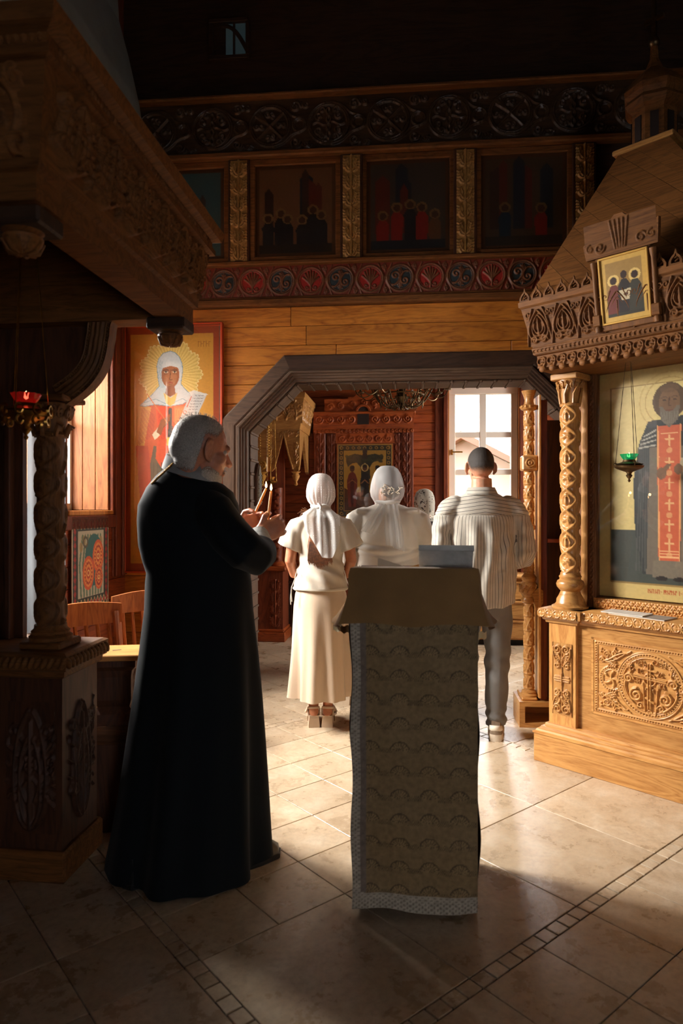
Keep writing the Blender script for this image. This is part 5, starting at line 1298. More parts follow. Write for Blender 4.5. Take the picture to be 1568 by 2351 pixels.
def main_icon():
    c = Canvas(72, 125.5, 150, 262, (208, 180, 112))
    c.poly([(0, 0), (72, 0), (72, 125.5), (0, 125.5)], (206, 178, 110)); 
    c.poly([(6.5, 10), (68, 10), (68, 117), (6.5, 117)], (214, 190, 122)); c.line([(6.5, 10), (6.5, 117), (68, 117), (68, 10), (6.5, 10)], 0.35, (150, 120, 66))
    c.poly([(6.6, 88), (68, 88), (68, 116.8), (6.6, 116.8)], (66, 70, 62))
    # embossed halo
    c.ring(38, 20, 12.5, 0.3, (180, 148, 84), 0.8); c.ring(38, 20, 15.5, 0.3, (190, 158, 92), 0.7)
    # mantle
    c.poly([(27, 30), (22, 42), (19, 62), (20, 90), (24, 112), (58, 112), (62, 80), (60, 48), (54, 34), (47, 28)], (52, 54, 52))
    for k in range(12): c.line([(23+k*0.9, 40+k), (20.5+k*1.6, 110)], 0.35, (82, 82, 76), 0.8)
    for k in range(10): c.line([(49+k*0.9, 36+k), (46+k*1.6, 110)], 0.35, (84, 82, 76), 0.8)
    c.poly([(28, 44), (32, 44), (33, 112), (26, 112)], (112, 100, 84)); c.poly([(43, 44), (46, 44), (51, 112), (44, 112)], (110, 98, 82))
    # orange-red stole with crosses
    c.poly([(31.5, 33), (44, 33), (43.4, 104), (32.4, 104)], (196, 92, 56)); c.line([(32, 33), (32.8, 104)], 0.35, (226, 156, 96)); c.line([(43.6, 33), (43, 104)], 0.35, (226, 156, 96))
    for y in (40, 52, 63, 74, 85, 95):
        c.line([(38, y-2), (38, y+3.4)], 0.45, (224, 168, 112)); c.line([(36, y), (40, y)], 0.45, (224, 168, 112)); c.ell(38, y+6, 1.5, 1.5, (220, 160, 104), 0.8)
    for y in (99, 100.6, 102.2): c.line([(33.4, y), (42.6, y)], 0.3, (232, 176, 120))
    c.line([(34, 37), (42, 37)], 0.35, (232, 176, 120))
    # hands and scroll
    c.poly([(44, 50), (54, 55), (53, 60), (42, 57)], (178, 160, 128)); c.ell(34, 58, 2.6, 3.2, (118, 84, 58)); c.ell(42.5, 56, 2.2, 2.8, (118, 84, 58))
    for k in range(3): c.line([(34+k*0.8, 57), (37+k*0.8, 53.5)], 0.5, (120, 86, 60))
    # ornament on the shoulder
    for k in range(4): c.line([(24.6-k*0.7, 38+k*2), (31, 35+k*2.6)], 0.4, (186, 178, 160), 0.9)
    # head, hood of hair, beard
    c.ell(38, 20, 8.6, 9.6, (88, 66, 44)); c.ell(38, 20.5, 5.4, 7.2, (120, 88, 58)); c.poly([(32.8, 23), (43.2, 23), (42.4, 30), (38, 34), (33.6, 30)], (112, 100, 84)); c.ell(38, 22.5, 3.4, 3.0, (116, 84, 56))
    for k in range(7): c.line([(33.8+k*1.4, 26), (35.4+k*0.9, 32)], 0.22, (140, 130, 114), 0.5)
    for x in (35.4, 40.6): c.ell(x, 19.6, 1.0, 0.5, (64, 44, 32), 0.8); c.line([(x-1.5, 18.2), (x, 17.8), (x+1.3, 18.1)], 0.25, (76, 54, 38), 0.6)
    c.line([(38, 18.5), (37.6, 22.4), (38.8, 22.6)], 0.3, (84, 56, 36)); c.line([(36.6, 25), (39.6, 25)], 0.4, (110, 60, 44)); c.ell(38, 13.5, 5.0, 2.2, (104, 76, 50), 0.7)
    # skirts of the robe and shoes
    c.poly([(30, 104), (47, 104), (48, 113), (29, 113)], (120, 108, 90)); c.ell(34, 113.6, 3.2, 1.2, (40, 34, 30)); c.ell(43, 113.6, 3.2, 1.2, (40, 34, 30))
    # inscription on the lower gold border
    for k in range(22):
        x = 27 + k*0.95 + (0.8 if k > 7 else 0) + (0.8 if k > 14 else 0)
        c.line([(x, 119.6), (x, 121.6)], 0.17, (176, 92, 48)); c.line([(x, 119.6 + (k % 3)*0.9), (x+0.55, 119.6 + ((k+1) % 3)*0.9)], 0.17, (176, 92, 48))
    c.build('painting', IX1-IX0, IZ1-IZ0, ICON_PAINT, ks, (IX0, IY+0.002, IZ0))
    MB().box(IX0, IX1, IY-0.030, IY-0.026, IZ0, IZ1).build('icon_glass', thin_glass('icon_glass', 0.10), ks)
main_icon()

# flared carved cornice
cb0, cb1 = 2.19, 2.52
def crect(o_s, o_y, z): return [(o_s, o_y, z), (KW-o_s, o_y, z), (KW-o_s, 1.05, z), (o_s, 1.05, z)]
MB().loft([crect(0.085, -0.06, 2.165), crect(0.075, -0.075, 2.20), crect(0.07, -0.082, 2.245), crect(0.06, -0.10, 2.25), crect(0.05, -0.105, 2.285), crect(0.055, -0.10, 2.29), crect(0.01, -0.145, 2.50), crect(0.0, -0.155, 2.51), crect(0.0, -0.16, 2.535)]).build('cornice', W_BROWN, ks, 30)
u4 = 0.058
Hh = field(u4, 0.062, 20, 22, [(arc(u4*0.36, 0.034, 0.018, 30, 330, 16), 0.005, 0.010), (bez((u4*0.6, 0.055), (u4*0.95, 0.05), (u4*0.9, 0.02), (u4*0.7, 0.004)), 0.005, 0.010)] + leafy(u4*0.42, 0.03, -60, 0.022, 0.004, 0.009, 2), dots=[(u4*0.7, 0.012, 0.007, 0.010)])
nf = int((KW-0.15)/u4)
relief('fringe_carving', u4*nf, 0.062, np.tile(Hh[:, :-1], (1, nf)), W_BROWN, ks, (0.075, -0.083, 2.178))
ft = MB()
for k in range(nf): ft.ellipsoid((0.075+(k+0.5)*u4, -0.082, 2.172), (u4*0.36, 0.010, 0.018), 10, 6)
ft.build('fringe_drops', W_BROWN, ks, 60)['kind'] = 'stuff'
nb = 46; Hd = field(KW-0.12, 0.03, nb*5, 10, [], dots=[((k+0.5)*(KW-0.12)/nb, 0.015, 0.0085, -0.010) for k in range(nb)])
relief('hole_band', KW-0.12, 0.03, Hd, W_BROWN, ks, (0.06, -0.1075, 2.253))
def palmettes():
    u = 0.145; h = 0.195; st = []
    for cx in (u/2,):
        L = [(bez((cx, 0.03), (cx+0.075, 0.02), (cx+0.075, 0.11), (cx+0.004, 0.18)), 0.006, 0.012), (bez((cx, 0.05), (cx+0.05, 0.045), (cx+0.05, 0.11), (cx+0.003, 0.155)), 0.005, 0.011), (spiral(cx+0.028, 0.03, 0.02, 0, 1.4), 0.006, 0.012), (np.array([(cx, 0.06), (cx, 0.14)]), np.array([0.010, 0.004]), 0.013), (bez((cx, 0.06), (cx+0.03, 0.07), (cx+0.032, 0.10), (cx+0.022, 0.115)), 0.005, 0.010), (bez((cx+u/2, 0.0), (cx+u/2-0.01, 0.1), (cx+0.05, 0.15), (cx+0.03, 0.19)), 0.006, 0.010), (spiral(cx+u/2-0.015, 0.165, 0.018, 180, 1.2), 0.005, 0.010)]
        st += L + mirror_x(L, cx)
    return field(u, h, 56, 60, st), u, h
Hq, uq, hq = palmettes(); nq = 8
relief('palmette_carving', uq*nq, hq, np.tile(Hq[:, :-1], (1, nq)), W_BROWN, ks, (0.035, -0.104, 2.296), slope=0.042)
# left return of the cornice carries the same carving
o = relief('palmette_carving', uq*6, hq, np.tile(Hq[:, :-1], (1, 6)), W_BROWN, ks, (0.05, 0.90, 2.296), (0, 0, -math.pi/2), slope=0.042)
# crest of little pierced hearts
hp_ = [(0.030*math.cos(t)*(1 if abs(math.cos(t)) > 0.0 else 1), 0.030+0.026*math.sin(t)) for t in np.linspace(-2.6, -0.54, 6)]
heart = [(-0.030, 0.0), (0.030, 0.0), (0.031, 0.022), (0.020, 0.042), (0.006, 0.056), (0.0, 0.078), (-0.006, 0.056), (-0.020, 0.042), (-0.031, 0.022)]
hm = MB(); n9 = len(heart); inn = [(x*0.62, 0.012+z*0.58) for x, z in heart]
Vv = [(x, yy, z) for yy in (0, 0.012) for x, z in heart] + [(x, yy, z) for yy in (0, 0.012) for x, z in inn]
Ff = []
for i in range(n9):
    j = (i+1) % n9
    Ff += [(i, j, 2*n9+j, 2*n9+i), (n9+j, n9+i, 3*n9+i, 3*n9+j), (i, n9+i, n9+j, j), (2*n9+i, 2*n9+j, 3*n9+j, 3*n9+i)]
hm.add(Vv, Ff); hm.tube([(-0.004, 0.006, 0.02), (0.010, 0.006, 0.03), (0.006, 0.006, 0.042), (-0.006, 0.006, 0.036)], 0.004, 5)
hme = hm.mesh('crest_heart', W_BROWN)
for k in range(17):
    if 6 <= k <= 9: continue
    put('crest_heart', hme, ks, (0.036+k*0.0715, -0.155, 2.533))
for k in range(8): put('crest_heart', hme, ks, (0.004, -0.10+k*0.0715, 2.533), (0, 0, -math.pi/2))
# roof boards
A = Vector((0.03, -0.12, 2.535)); B = Vector((KW-0.03, -0.12, 2.535)); D = Vector((0.30, 0.42, 3.43)); C_ = Vector((0.58, 0.42, 3.43)); A2 = Vector((0.03, 1.05, 2.535)); D2 = Vector((0.30, 0.70, 3.43))
MB().add([A, B, C_, D, A2, D2, Vector((KW-0.03, 1.05, 2.535)), Vector((0.58, 0.70, 3.43))], [(0, 1, 2, 3), (0, 3, 5, 4), (1, 6, 7, 2), (4, 5, 7, 6), (3, 2, 7, 5), (0, 4, 6, 1)]).build('roof', W_BROWN, ks)
def strip_boards(P, Q, R_, n, nm, off):
    """boards parallel to RQ on the triangle P-Q-R"""
    for k in range(n):
        a, b = (k+0.0)/n, (k+0.985)/n
        q = [P + (R_-P)*a, P + (R_-P)*b, P + (Q-P)*b, P + (Q-P)*a]
        V = [p for p in q] + [p + off for p in q]
        MB().add(V, [(0, 1, 2, 3), (7, 6, 5, 4), (0, 4, 5, 1), (1, 5, 6, 2), (2, 6, 7, 3), (3, 7, 4, 0)]).build(nm, W_BROWN, ks)
nrm = (B-A).cross(D-A).normalized()*0.012
if nrm.y > 0: nrm = -nrm
strip_boards(A, B, D, 8, 'roof_board', nrm); strip_boards(C_, D, B, 3, 'roof_board', nrm)
nl = (D-A).cross(A2-A).normalized()*0.012
if nl.x > 0: nl = -nl
strip_boards(A2, A, D2, 7, 'roof_board', nl); strip_boards(D, D2, A, 3, 'roof_board', nl)
# lantern, dome and cross on the roof
lc = (0.44, 0.56)
MB().box(lc[0]-0.17, lc[0]+0.17, lc[1]-0.17, lc[1]+0.17, 3.43, 3.46, 0.006).build('lantern_ledge', W_OAK, ks)
lan = MB().lathe([(0.125, 0), (0.125, 0.20), (0.15, 0.22), (0.165, 0.25), (0.15, 0.275), (0.165, 0.30), (0.17, 0.33), (0.12, 0.40), (0.05, 0.46), (0.025, 0.52), (0.02, 0.60)], 8, (lc[0], lc[1], 3.46)); lan.build('lantern', W_BROWN, ks)
for k in range(8):
    a = math.pi/8 + k*math.pi/4
    MB().box(-0.022, 0.022, -0.004, 0.004, 0.0, 0.14).build('lantern_slot', plain('niche_dark', (0, 0, 0)), ks, loc=(lc[0]+0.117*math.cos(a), lc[1]+0.117*math.sin(a), 3.49), rot=(0, 0, a+math.pi/2))
MB().ellipsoid((lc[0], lc[1], 4.08), (0.035, 0.035, 0.035), 12, 8).build('orb', DBRASS, ks, 60)
cr = MB().box(-0.012, 0.012, -0.01, 0.01, 4.09, 4.75); cr.box(-0.13, 0.13, -0.01, 0.01, 4.44, 4.465); cr.box(-0.05, 0.05, -0.01, 0.01, 4.60, 4.62); cr.box(-0.055, 0.055, -0.01, 0.01, 4.20, 4.222, M=Matrix.Translation((0, 0, 0)))
cr.build('cross', DBRASS, ks, loc=(lc[0], lc[1], 0))
# small framed icon on the cornice
def small_icon():
    p = empty('cornice_icon', kworld(0.585, -0.118, 2.30), KR, 'small gold-framed icon with carved crest on the oak cornice', 'icon')
    p.rotation_euler = (math.radians(10), 0, KR)
    MB().box(-0.135, 0.135, 0.0, 0.03, 0.0, 0.36, 0.004).build('backboard', W_BROWN_V, p)
    for s in (-1, 1):
        MB().lathe([(0.016, 0), (0.018, 0.02), (0.012, 0.03), (0.011, 0.05), (0.012, 0.30), (0.016, 0.32), (0.018, 0.34)], 10, (s*0.145, 0.0, 0.0)).build('side_post', W_BROWN_V, p, 40)
        MB().box(s*0.145-0.02, s*0.145+0.02, -0.02, 0.01, 0.03, 0.085, 0.004).build('post_block', W_BROWN, p)
    crest = [(-0.175, 0.355), (-0.185, 0.43), (-0.15, 0.44), (-0.08, 0.435), (-0.055, 0.50), (-0.02, 0.535), (0.02, 0.535), (0.055, 0.50), (0.08, 0.435), (0.15, 0.45), (0.185, 0.47), (0.175, 0.355)]
    MB().prism(crest, -0.015, 0.015).build('crest', W_BROWN, p)
    st = [(np.array([(0.175+0.006*k*2, 0.02), (0.175+0.022*k, 0.15)]), 0.004, 0.006) for k in (-2, -1, 0, 1, 2)]
    for s in (-1, 1): st += [(spiral(0.175+s*0.10, 0.04, 0.026, 0, 1.4*s), 0.005, 0.007), (spiral(0.175+s*0.15, 0.045, 0.02, 90, 1.2), 0.004, 0.006)]
    relief('crest_carving', 0.35, 0.16, field(0.35, 0.16, 90, 42, st), W_BROWN, p, (-0.175, -0.0155, 0.36))
    c = Canvas(22, 30, 76, 104, (206, 160, 74)); c.poly([(0, 0), (22, 0), (22, 30), (0, 30)], (210, 166, 80))
    c.poly([(2.4, 2.6), (19.6, 2.6), (19.6, 27.4), (2.4, 27.4)], (166, 128, 66)); c.poly([(2.4, 20), (19.6, 20), (19.6, 27.4), (2.4, 27.4)], (54, 48, 36))
    for (x, y, cc, hal) in ((6, 11, (110, 46, 36), 1), (11, 9, (46, 36, 32), 0), (16, 10, (60, 56, 44), 1)):
        if hal: c.ring(x, y, 2.3, 0.5, (232, 196, 116))
        c.poly([(x-3.4, 26), (x-3, y+5), (x-1.2, y+2), (x+1.2, y+2), (x+3, y+5), (x+3.4, 26)], cc); c.ell(x, y, 1.5, 1.8, (56, 34, 24))
    c.poly([(8.4, 16), (14, 15.6), (13, 20.4), (9.4, 20.4)], (206, 186, 148)); c.ell(11.5, 18, 1.0, 0.7, (80, 50, 34))
    c.build('painting', 0.23, 0.31, ICON_PAINT, p, (-0.115, -0.002, 0.035))
    fr = MB()
    for (a, b, z0, z1) in ((-0.122, 0.122, 0.028, 0.038), (-0.122, 0.122, 0.342, 0.352), (-0.122, -0.112, 0.028, 0.352), (0.112, 0.122, 0.028, 0.352)): fr.box(a, b, -0.010, 0.0, z0, z1, 0.002)
    fr.build('gold_frame', plain('gold_frame', srgb(206, 160, 78), 0.4, 0.4), p)
small_icon()
# green-glass lamp hanging before the icon
gl_ = NT('green_glass'); gl_.b.inputs['Base Color'].default_value = (*srgb(10, 120, 60), 1); gl_.b.inputs['Roughness'].default_value = 0.08; gl_.b.inputs['Transmission Weight'].default_value = 0.5; gl_.b.inputs['Emission Color'].default_value = (0.01, 0.35, 0.12, 1); gl_.b.inputs['Emission Strength'].default_value = 0.35
lp = kworld(0.515, 0.06, 1.625)
oil_lamp('green_lamp', lp, 0.165, 2.17, 'dark bronze lamp with a green glass cup hanging before the tall icon', gl_.m, 3, DBRASS, (1.0, 0.8, 0.4))
# booklets on the ledge
for i, (s, y, rz, z, w_, d_, lab, cc) in enumerate(((0.55, 0.13, -0.10, 0.857, 0.30, 0.13, 'pale grey folded booklet lying under the white one on the oak ledge', (150, 140, 128)), (0.47, 0.13, -0.02, 0.863, 0.22, 0.12, 'white booklet lying on top on the oak ledge under the tall icon', (214, 206, 194)))):
    p = empty('booklet', kworld(s, y, z), KR+rz, lab, 'booklet', 'booklets on the oak ledge')
    MB().box(-w_/2, w_/2, -d_/2, d_/2, 0.0, 0.004).build('pages', plain('paper_white', srgb(226, 218, 204), 0.8), p)
    MB().box(-w_/2-0.002, w_/2+0.002, -d_/2-0.002, d_/2+0.002, 0.004, 0.006).build('cover', plain('booklet_cover_%d' % i, srgb(*cc), 0.6, 0, 0.15, 20), p)

# =================================================================== ICON STAND with a slender carved column (behind the oak shrine)
st_ = empty('icon_stand', (1.149, 4.406, 0), -AR, 'golden icon stand with a slender carved column beside the striped shirt', 'icon stand')
bx = MB().box(0, 0.36, 0, 0.26, 0.0, 0.03).box(0, 0.36, 0, 0.26, 0.135, 0.165).box(0, 0.035, 0, 0.26, 0.03, 0.135).box(0.325, 0.36, 0, 0.26, 0.03, 0.135).box(0.035, 0.325, 0.23, 0.26, 0.03, 0.135)
bx.build('foot_box', W_OAK, st_)
MB().box(0.02, 0.12, 0.03, 0.24, 0.165, 0.185, 0.006).build('foot_moulding', W_OAK, st_)
cc_ = (0.075, 0.09)
MB().lathe([(0.055, 0), (0.057, 0.012), (0.046, 0.02), (0.048, 0.03), (0.034, 0.04), (0.032, 0.05)], 24, (*cc_, 0.185)).build('column_base', W_OAK, st_, 40)
interlace_column(st_, *cc_, 0.235, 0.80, 0.034, W_OAK_V, 40, 0.094, True, 1)
MB().lathe([(0.030, 0), (0.05, 0.012), (0.052, 0.03), (0.042, 0.045), (0.046, 0.055), (0.060, 0.075), (0.062, 0.105), (0.050, 0.135), (0.040, 0.142), (0.046, 0.155), (0.048, 0.175), (0.036, 0.19), (0.030, 0.20)], 28, (*cc_, 0.79)).build('column_knop', W_OAK, st_, 40)
kn = MB()
for k in range(10): kn.tube([(cc_[0]+0.060*math.cos(2*math.pi*k/10+t*0.5), cc_[1]+0.060*math.sin(2*math.pi*k/10+t*0.5), 0.865+0.05*t) for t in np.linspace(0, 1, 6)], 0.006, 5)
kn.build('knop_carving', W_OAK, st_, 60)['kind'] = 'stuff'
interlace_column(st_, *cc_, 0.99, 1.27, 0.034, W_OAK_V, 40, 0.094, True, 1)
MB().lathe([(0.03, 0), (0.042, 0.006), (0.042, 0.03), (0.03, 0.036)], 20, (*cc_, 1.27)).build('bead_ring', W_OAK, st_, 40)
interlace_column(st_, *cc_, 1.305, 1.66, 0.034, W_OAK_V, 40, 0.094, True, 1)
MB().box(cc_[0]-0.052, cc_[0]+0.052, cc_[1]-0.052, cc_[1]+0.052, 1.66, 1.76, 0.01).build('knop_block', W_OAK, st_)
rs = relief('block_carving', 0.08, 0.08, field(0.08, 0.08, 24, 24, [(arc(0.04, 0.04, 0.026, 0, 360, 24), 0.006, 0.006), (arc(0.04, 0.04, 0.010, 0, 360, 14), 0.006, 0.007)]), W_OAK, st_, (cc_[0]-0.04, cc_[1]-0.0525, 1.67))
interlace_column(st_, *cc_, 1.76, 2.06, 0.034, W_OAK_V, 40, 0.10, True, 1)
MB().lathe([(0.032, 0), (0.05, 0.008), (0.055, 0.02), (0.05, 0.035), (0.034, 0.04), (0.028, 0.07), (0.036, 0.10), (0.048, 0.13)], 20, (*cc_, 2.055)).build('capital', W_OAK, st_, 40)
for k in range(12): MB().ellipsoid((cc_[0]+0.052*math.cos(k*math.pi/6), cc_[1]+0.052*math.sin(k*math.pi/6), 2.078), (0.009, 0.009, 0.011), 8, 6).build('bead', W_OAK, st_, 60)
MB().box(0.125, 0.140, 0.02, 0.20, 0.185, 2.15, 0.002).build('side_board', W_OAK_V, st_)
MB().prism([(0.125, 0.90), (0.155, 0.88), (0.155, 0.80), (0.12, 0.74), (0.10, 0.80), (0.085, 0.86)], 0.03, 0.06).build('bracket', W_OAK, st_)
MB().box(0.140, 0.185, 0.05, 0.20, 0.165, 2.12, 0.003).build('post', W_RED_V, st_)
MB().box(0.185, 0.36, 0.16, 0.18, 0.165, 2.0).build('back_panel', W_DARK_V, st_)
MB().box(0.185, 0.36, 0.05, 0.18, 1.19, 1.215, 0.003).build('shelf', W_RED, st_)
MB().box(0.32, 0.36, 0.10, 0.20, 0.165, 2.12).build('post', W_RED_V, st_)

# =================================================================== LEFT SHRINE: carved hood on a column
LE = (-0.57, 2.71, 0); LR = math.radians(-6.5)
hd = empty('hooded_shrine', LE, LR, 'dark carved wooden shrine with a projecting hood at the left', 'shrine')
NY = -1.14
prof = [(-0.12, 2.14), (-0.015, 2.14), (-0.015, 2.205), (0.0, 2.21), (0.0, 2.225), (0.035, 2.43), (0.055, 2.435), (0.055, 2.455), (0.045, 2.46), (0.045, 2.485), (0.075, 2.495), (0.085, 2.53), (-0.12, 2.53)]
# right beam, near beam, far beam with mitred corners
def beam(pa, pb, da, db, nm):
    """profile swept from pa to pb; offset directions da and db in plan"""
    ends = [[(p[0]+d[0]*o, p[1]+d[1]*o, z) for o, z in prof] for p, d in ((pa, da), (pb, db))]
    MB().loft(ends).build(nm, W_BROWN, hd)
beam((0, NY), (0, 0), (1, -1), (1, 1), 'cornice_beam'); beam((-1.4, NY), (0, NY), (-1, -1), (1, -1), 'cornice_beam'); beam((0, 0), (-1.4, 0), (1, 1), (-1, 1), 'cornice_beam')
MB().box(-1.4, -0.02, NY+0.02, -0.02, 2.46, 2.52).build('hood_ceiling', W_DARK, hd)
def acanthus_band(L, h, n, nx, ny):
    st = []; u = L/n
    for k in range(n):
        x = (k+0.5)*u
        Lh = [(bez((x, 0.015), (x+u*0.45, 0.03), (x+u*0.40, h*0.75), (x+0.01, h*0.93)), 0.008, 0.016), (bez((x, 0.03), (x+u*0.30, 0.05), (x+u*0.25, h*0.6), (x+0.01, h*0.72)), 0.007, 0.016), (spiral(x+u*0.30, h*0.28, u*0.14, 0, 1.4), 0.007, 0.016), (spiral(x+u*0.33, h*0.78, u*0.12, 180, -1.3), 0.006, 0.015)] + leafy(x+0.004, h*0.2, 62, h*0.55, 0.007, 0.016, 4)
        st += Lh + mirror_x(Lh, x) + [(np.array([(x, 0.02), (x, h*0.85)]), np.array([0.012, 0.005]), 0.018)]
        st += leafy(x+u*0.5, 0.01, 70, h*0.5, 0.007, 0.015, 4, 1) + leafy(x+u*0.5, h*0.97, -80, h*0.4, 0.006, 0.014, 3, -1) + [(spiral(x+u*0.5-0.012, h*0.55, u*0.10, 90, 1.3), 0.006, 0.015)]
    return field(L, h, nx, ny, st)
Hs = acanthus_band(1.10, 0.195, 6, 260, 56)*1.6
relief('acanthus_carving', 1.10, 0.195, Hs, W_BROWN, hd, (0.001, NY+0.02, 2.23), (0, 0, math.pi/2), slope=0.033)
def medal():
    L, h = 0.5, 0.195; st = []
    cx, cz = L-0.10, h/2; st += [(arc(cx, cz, 0.078, 0, 360, 40), 0.008, 0.014)]
    st += [(bez((cx-0.045, cz-0.02), (cx-0.02, cz+0.03), (cx+0.01, cz+0.03), (cx+0.03, cz+0.045)), taper(12, 0.020, 0.010), 0.015), (np.array([(cx+0.03, cz+0.045), (cx+0.05, cz+0.042)]), np.array([0.010, 0.004]), 0.015)]
    for k in range(4): st += [(bez((cx-0.01, cz+0.01), (cx-0.03, cz+0.03-k*0.008), (cx-0.05, cz+0.02-k*0.012), (cx-0.06, cz+0.03-k*0.018)), 0.005, 0.016)]
    st += leafy(cx+0.02, cz-0.05, 60, 0.06, 0.007, 0.014, 4) + [(spiral(L-0.02, h-0.03, 0.03, 90, 1.2), 0.007, 0.014), (spiral(L-0.02, 0.03, 0.03, 270, -1.2), 0.007, 0.014)]
    for k in range(3): st += [(arc(0.07+k*0.13-0.05, cz, 0.07, 0, 360, 30), 0.008, 0.013)] + leafy(0.02+k*0.13, cz-0.05, 70, 0.10, 0.008, 0.014, 4)
    return field(L, h, 160, 64, st)
relief('medallion_carving', 0.5, 0.195, medal(), W_BROWN, hd, (-0.52, NY-0.001, 2.23), slope=0.033)
bd = MB()
for k in range(60):
    bd.ellipsoid((0.048, NY+0.01+k*0.019, 2.473), (0.007, 0.007, 0.010), 6, 5)
for k in range(26): bd.ellipsoid((0.03-k*0.019, NY-0.048, 2.473), (0.007, 0.007, 0.010), 6, 5); bd.ellipsoid((0.0-k*0.016, NY+0.012, 2.214), (0.006, 0.006, 0.008), 6, 5)
bd.build('bead_row', W_BROWN, hd, 60)['kind'] = 'stuff'
for (x, y) in ((-0.085, -0.075), (-0.10, NY+0.10)):
    MB().box(x-0.075, x+0.075, y-0.06, y+0.06, 2.10, 2.145, 0.006).build('pendant_block', W_DARK, hd)
    MB().lathe([(0.004, -0.055), (0.03, -0.050), (0.045, -0.03), (0.048, -0.015), (0.035, -0.008), (0.05, 0.0)], 20, (x, y, 2.10)).build('pendant', W_BROWN, hd, 40)
    ro = MB()
    for k in range(10): ro.tube([(x+0.012*math.cos(k*0.628), y+0.012*math.sin(k*0.628), 2.046), (x+0.034*math.cos(k*0.628), y+0.034*math.sin(k*0.628), 2.052), (x+0.047*math.cos(k*0.628), y+0.047*math.sin(k*0.628), 2.078)], [0.004, 0.007, 0.005], 6)
    ro.build('rosette_carving', W_BROWN, hd, 60)['kind'] = 'stuff'
# hood roof
MB().add([(-1.4, NY, 2.52), (0.06, NY, 2.52), (0.06, 0.06, 2.52), (-1.4, 0.06, 2.52), (-1.2, -0.8, 2.62), (-0.3, -0.8, 2.62), (-0.3, -0.3, 2.62), (-1.2, -0.3, 2.62)], [(0, 1, 5, 4), (1, 2, 6, 5), (2, 3, 7, 6), (3, 0, 4, 7), (4, 5, 6, 7), (0, 3, 2, 1)]).build('hood_roof', W_DARK, hd)
# column and pedestal
pc = (-0.575, -0.075)
def ped(x0, x1, y0, y1, nm):
    MB().box(x0, x1, y0, y1, 0.0, 0.80).build(nm, W_DARK_V, hd)
ped(-0.72, -0.47, -0.18, 0.10, 'pedestal'); ped(-1.45, -0.72, -0.12, 0.25, 'pedestal_body')
MB().box(-0.74, -0.45, -0.20, 0.12, 0.0, 0.12, 0.01).build('plinth', W_BROWN, hd); MB().box(-1.45, -0.74, -0.16, 0.25, 0.0, 0.12, 0.01).build('plinth', W_BROWN, hd)
MB().loft([[(-0.72-o, -0.18-o, z), (-0.47+o, -0.18-o, z), (-0.47+o, 0.10+o, z), (-0.72-o, 0.10+o, z)] for o, z in ((0, 0.77), (0.015, 0.78), (0.018, 0.80), (0.03, 0.805), (0.035, 0.865), (0.02, 0.872))]).build('ledge', W_BROWN, hd)
MB().box(-1.45, -0.745, -0.15, 0.25, 0.80, 0.865, 0.008).build('ledge', W_BROWN, hd)
rp = MB()
for k in range(12): rp.ellipsoid((-0.432, -0.205+k*0.0285, 0.836), (0.014, 0.012, 0.026), 8, 6, Matrix.Rotation(0.45, 3, 'X'))
for k in range(13): rp.ellipsoid((-0.445-k*0.0255, -0.217, 0.836), (0.012, 0.014, 0.026), 8, 6, Matrix.Rotation(0.45, 3, 'Y'))
rp.build('rope_carving', W_BROWN, hd, 60)['kind'] = 'stuff'
Hz = acanthus_band(0.20, 0.5, 1, 50, 90)
relief('panel_carving', 0.20, 0.5, Hz, W_DARK_V, hd, (-0.471, -0.14, 0.18), (0, 0, math.pi/2)); relief('panel_carving', 0.20, 0.5, Hz, W_DARK_V, hd, (-0.695, -0.181, 0.18))
MB().box(pc[0]-0.085, pc[0]+0.085, pc[1]-0.085, pc[1]+0.085, 0.872, 0.90, 0.006).build('column_foot', W_BROWN, hd)
MB().lathe([(0.08, 0.0), (0.082, 0.015), (0.07, 0.025), (0.073, 0.035), (0.062, 0.045), (0.06, 0.06)], 28, (*pc, 0.90)).build('column_base', W_BROWN, hd, 40)
interlace_column(hd, *pc, 0.955, 1.70, 0.058, W_BROWN_V, 56, 0.248)
MB().lathe([(0.055, 0), (0.066, 0.01), (0.056, 0.022), (0.058, 0.05), (0.07, 0.10), (0.085, 0.13), (0.07, 0.14)], 24, (*pc, 1.695)).build('capital', W_BROWN_V, hd, 40)
cp = MB()
for k in range(8):
    a = 2*math.pi*k/8
    for sg in (-1, 1): cp.tube([(pc[0] + (0.078+q[1]*0.3)*math.cos(a+sg*0.18+q[0]*6), pc[1] + (0.078+q[1]*0.3)*math.sin(a+sg*0.18+q[0]*6), 1.79+q[1]) for q in spiral(0, 0, 0.025, 90, sg*1.3, 12)], 0.007, 5)
    cp.tube([(pc[0]+0.058*math.cos(a), pc[1]+0.058*math.sin(a), 1.70), (pc[0]+0.075*math.cos(a+0.1), pc[1]+0.075*math.sin(a+0.1), 1.745), (pc[0]+0.09*math.cos(a+0.25), pc[1]+0.09*math.sin(a+0.25), 1.735)], [0.012, 0.010, 0.005], 6)
cp.build('capital_carving', W_BROWN_V, hd, 60)['kind'] = 'stuff'
MB().box(pc[0]-0.10, pc[0]+0.10, pc[1]-0.09, pc[1]+0.09, 1.835, 1.855, 0.004).build('abacus', W_BROWN, hd)
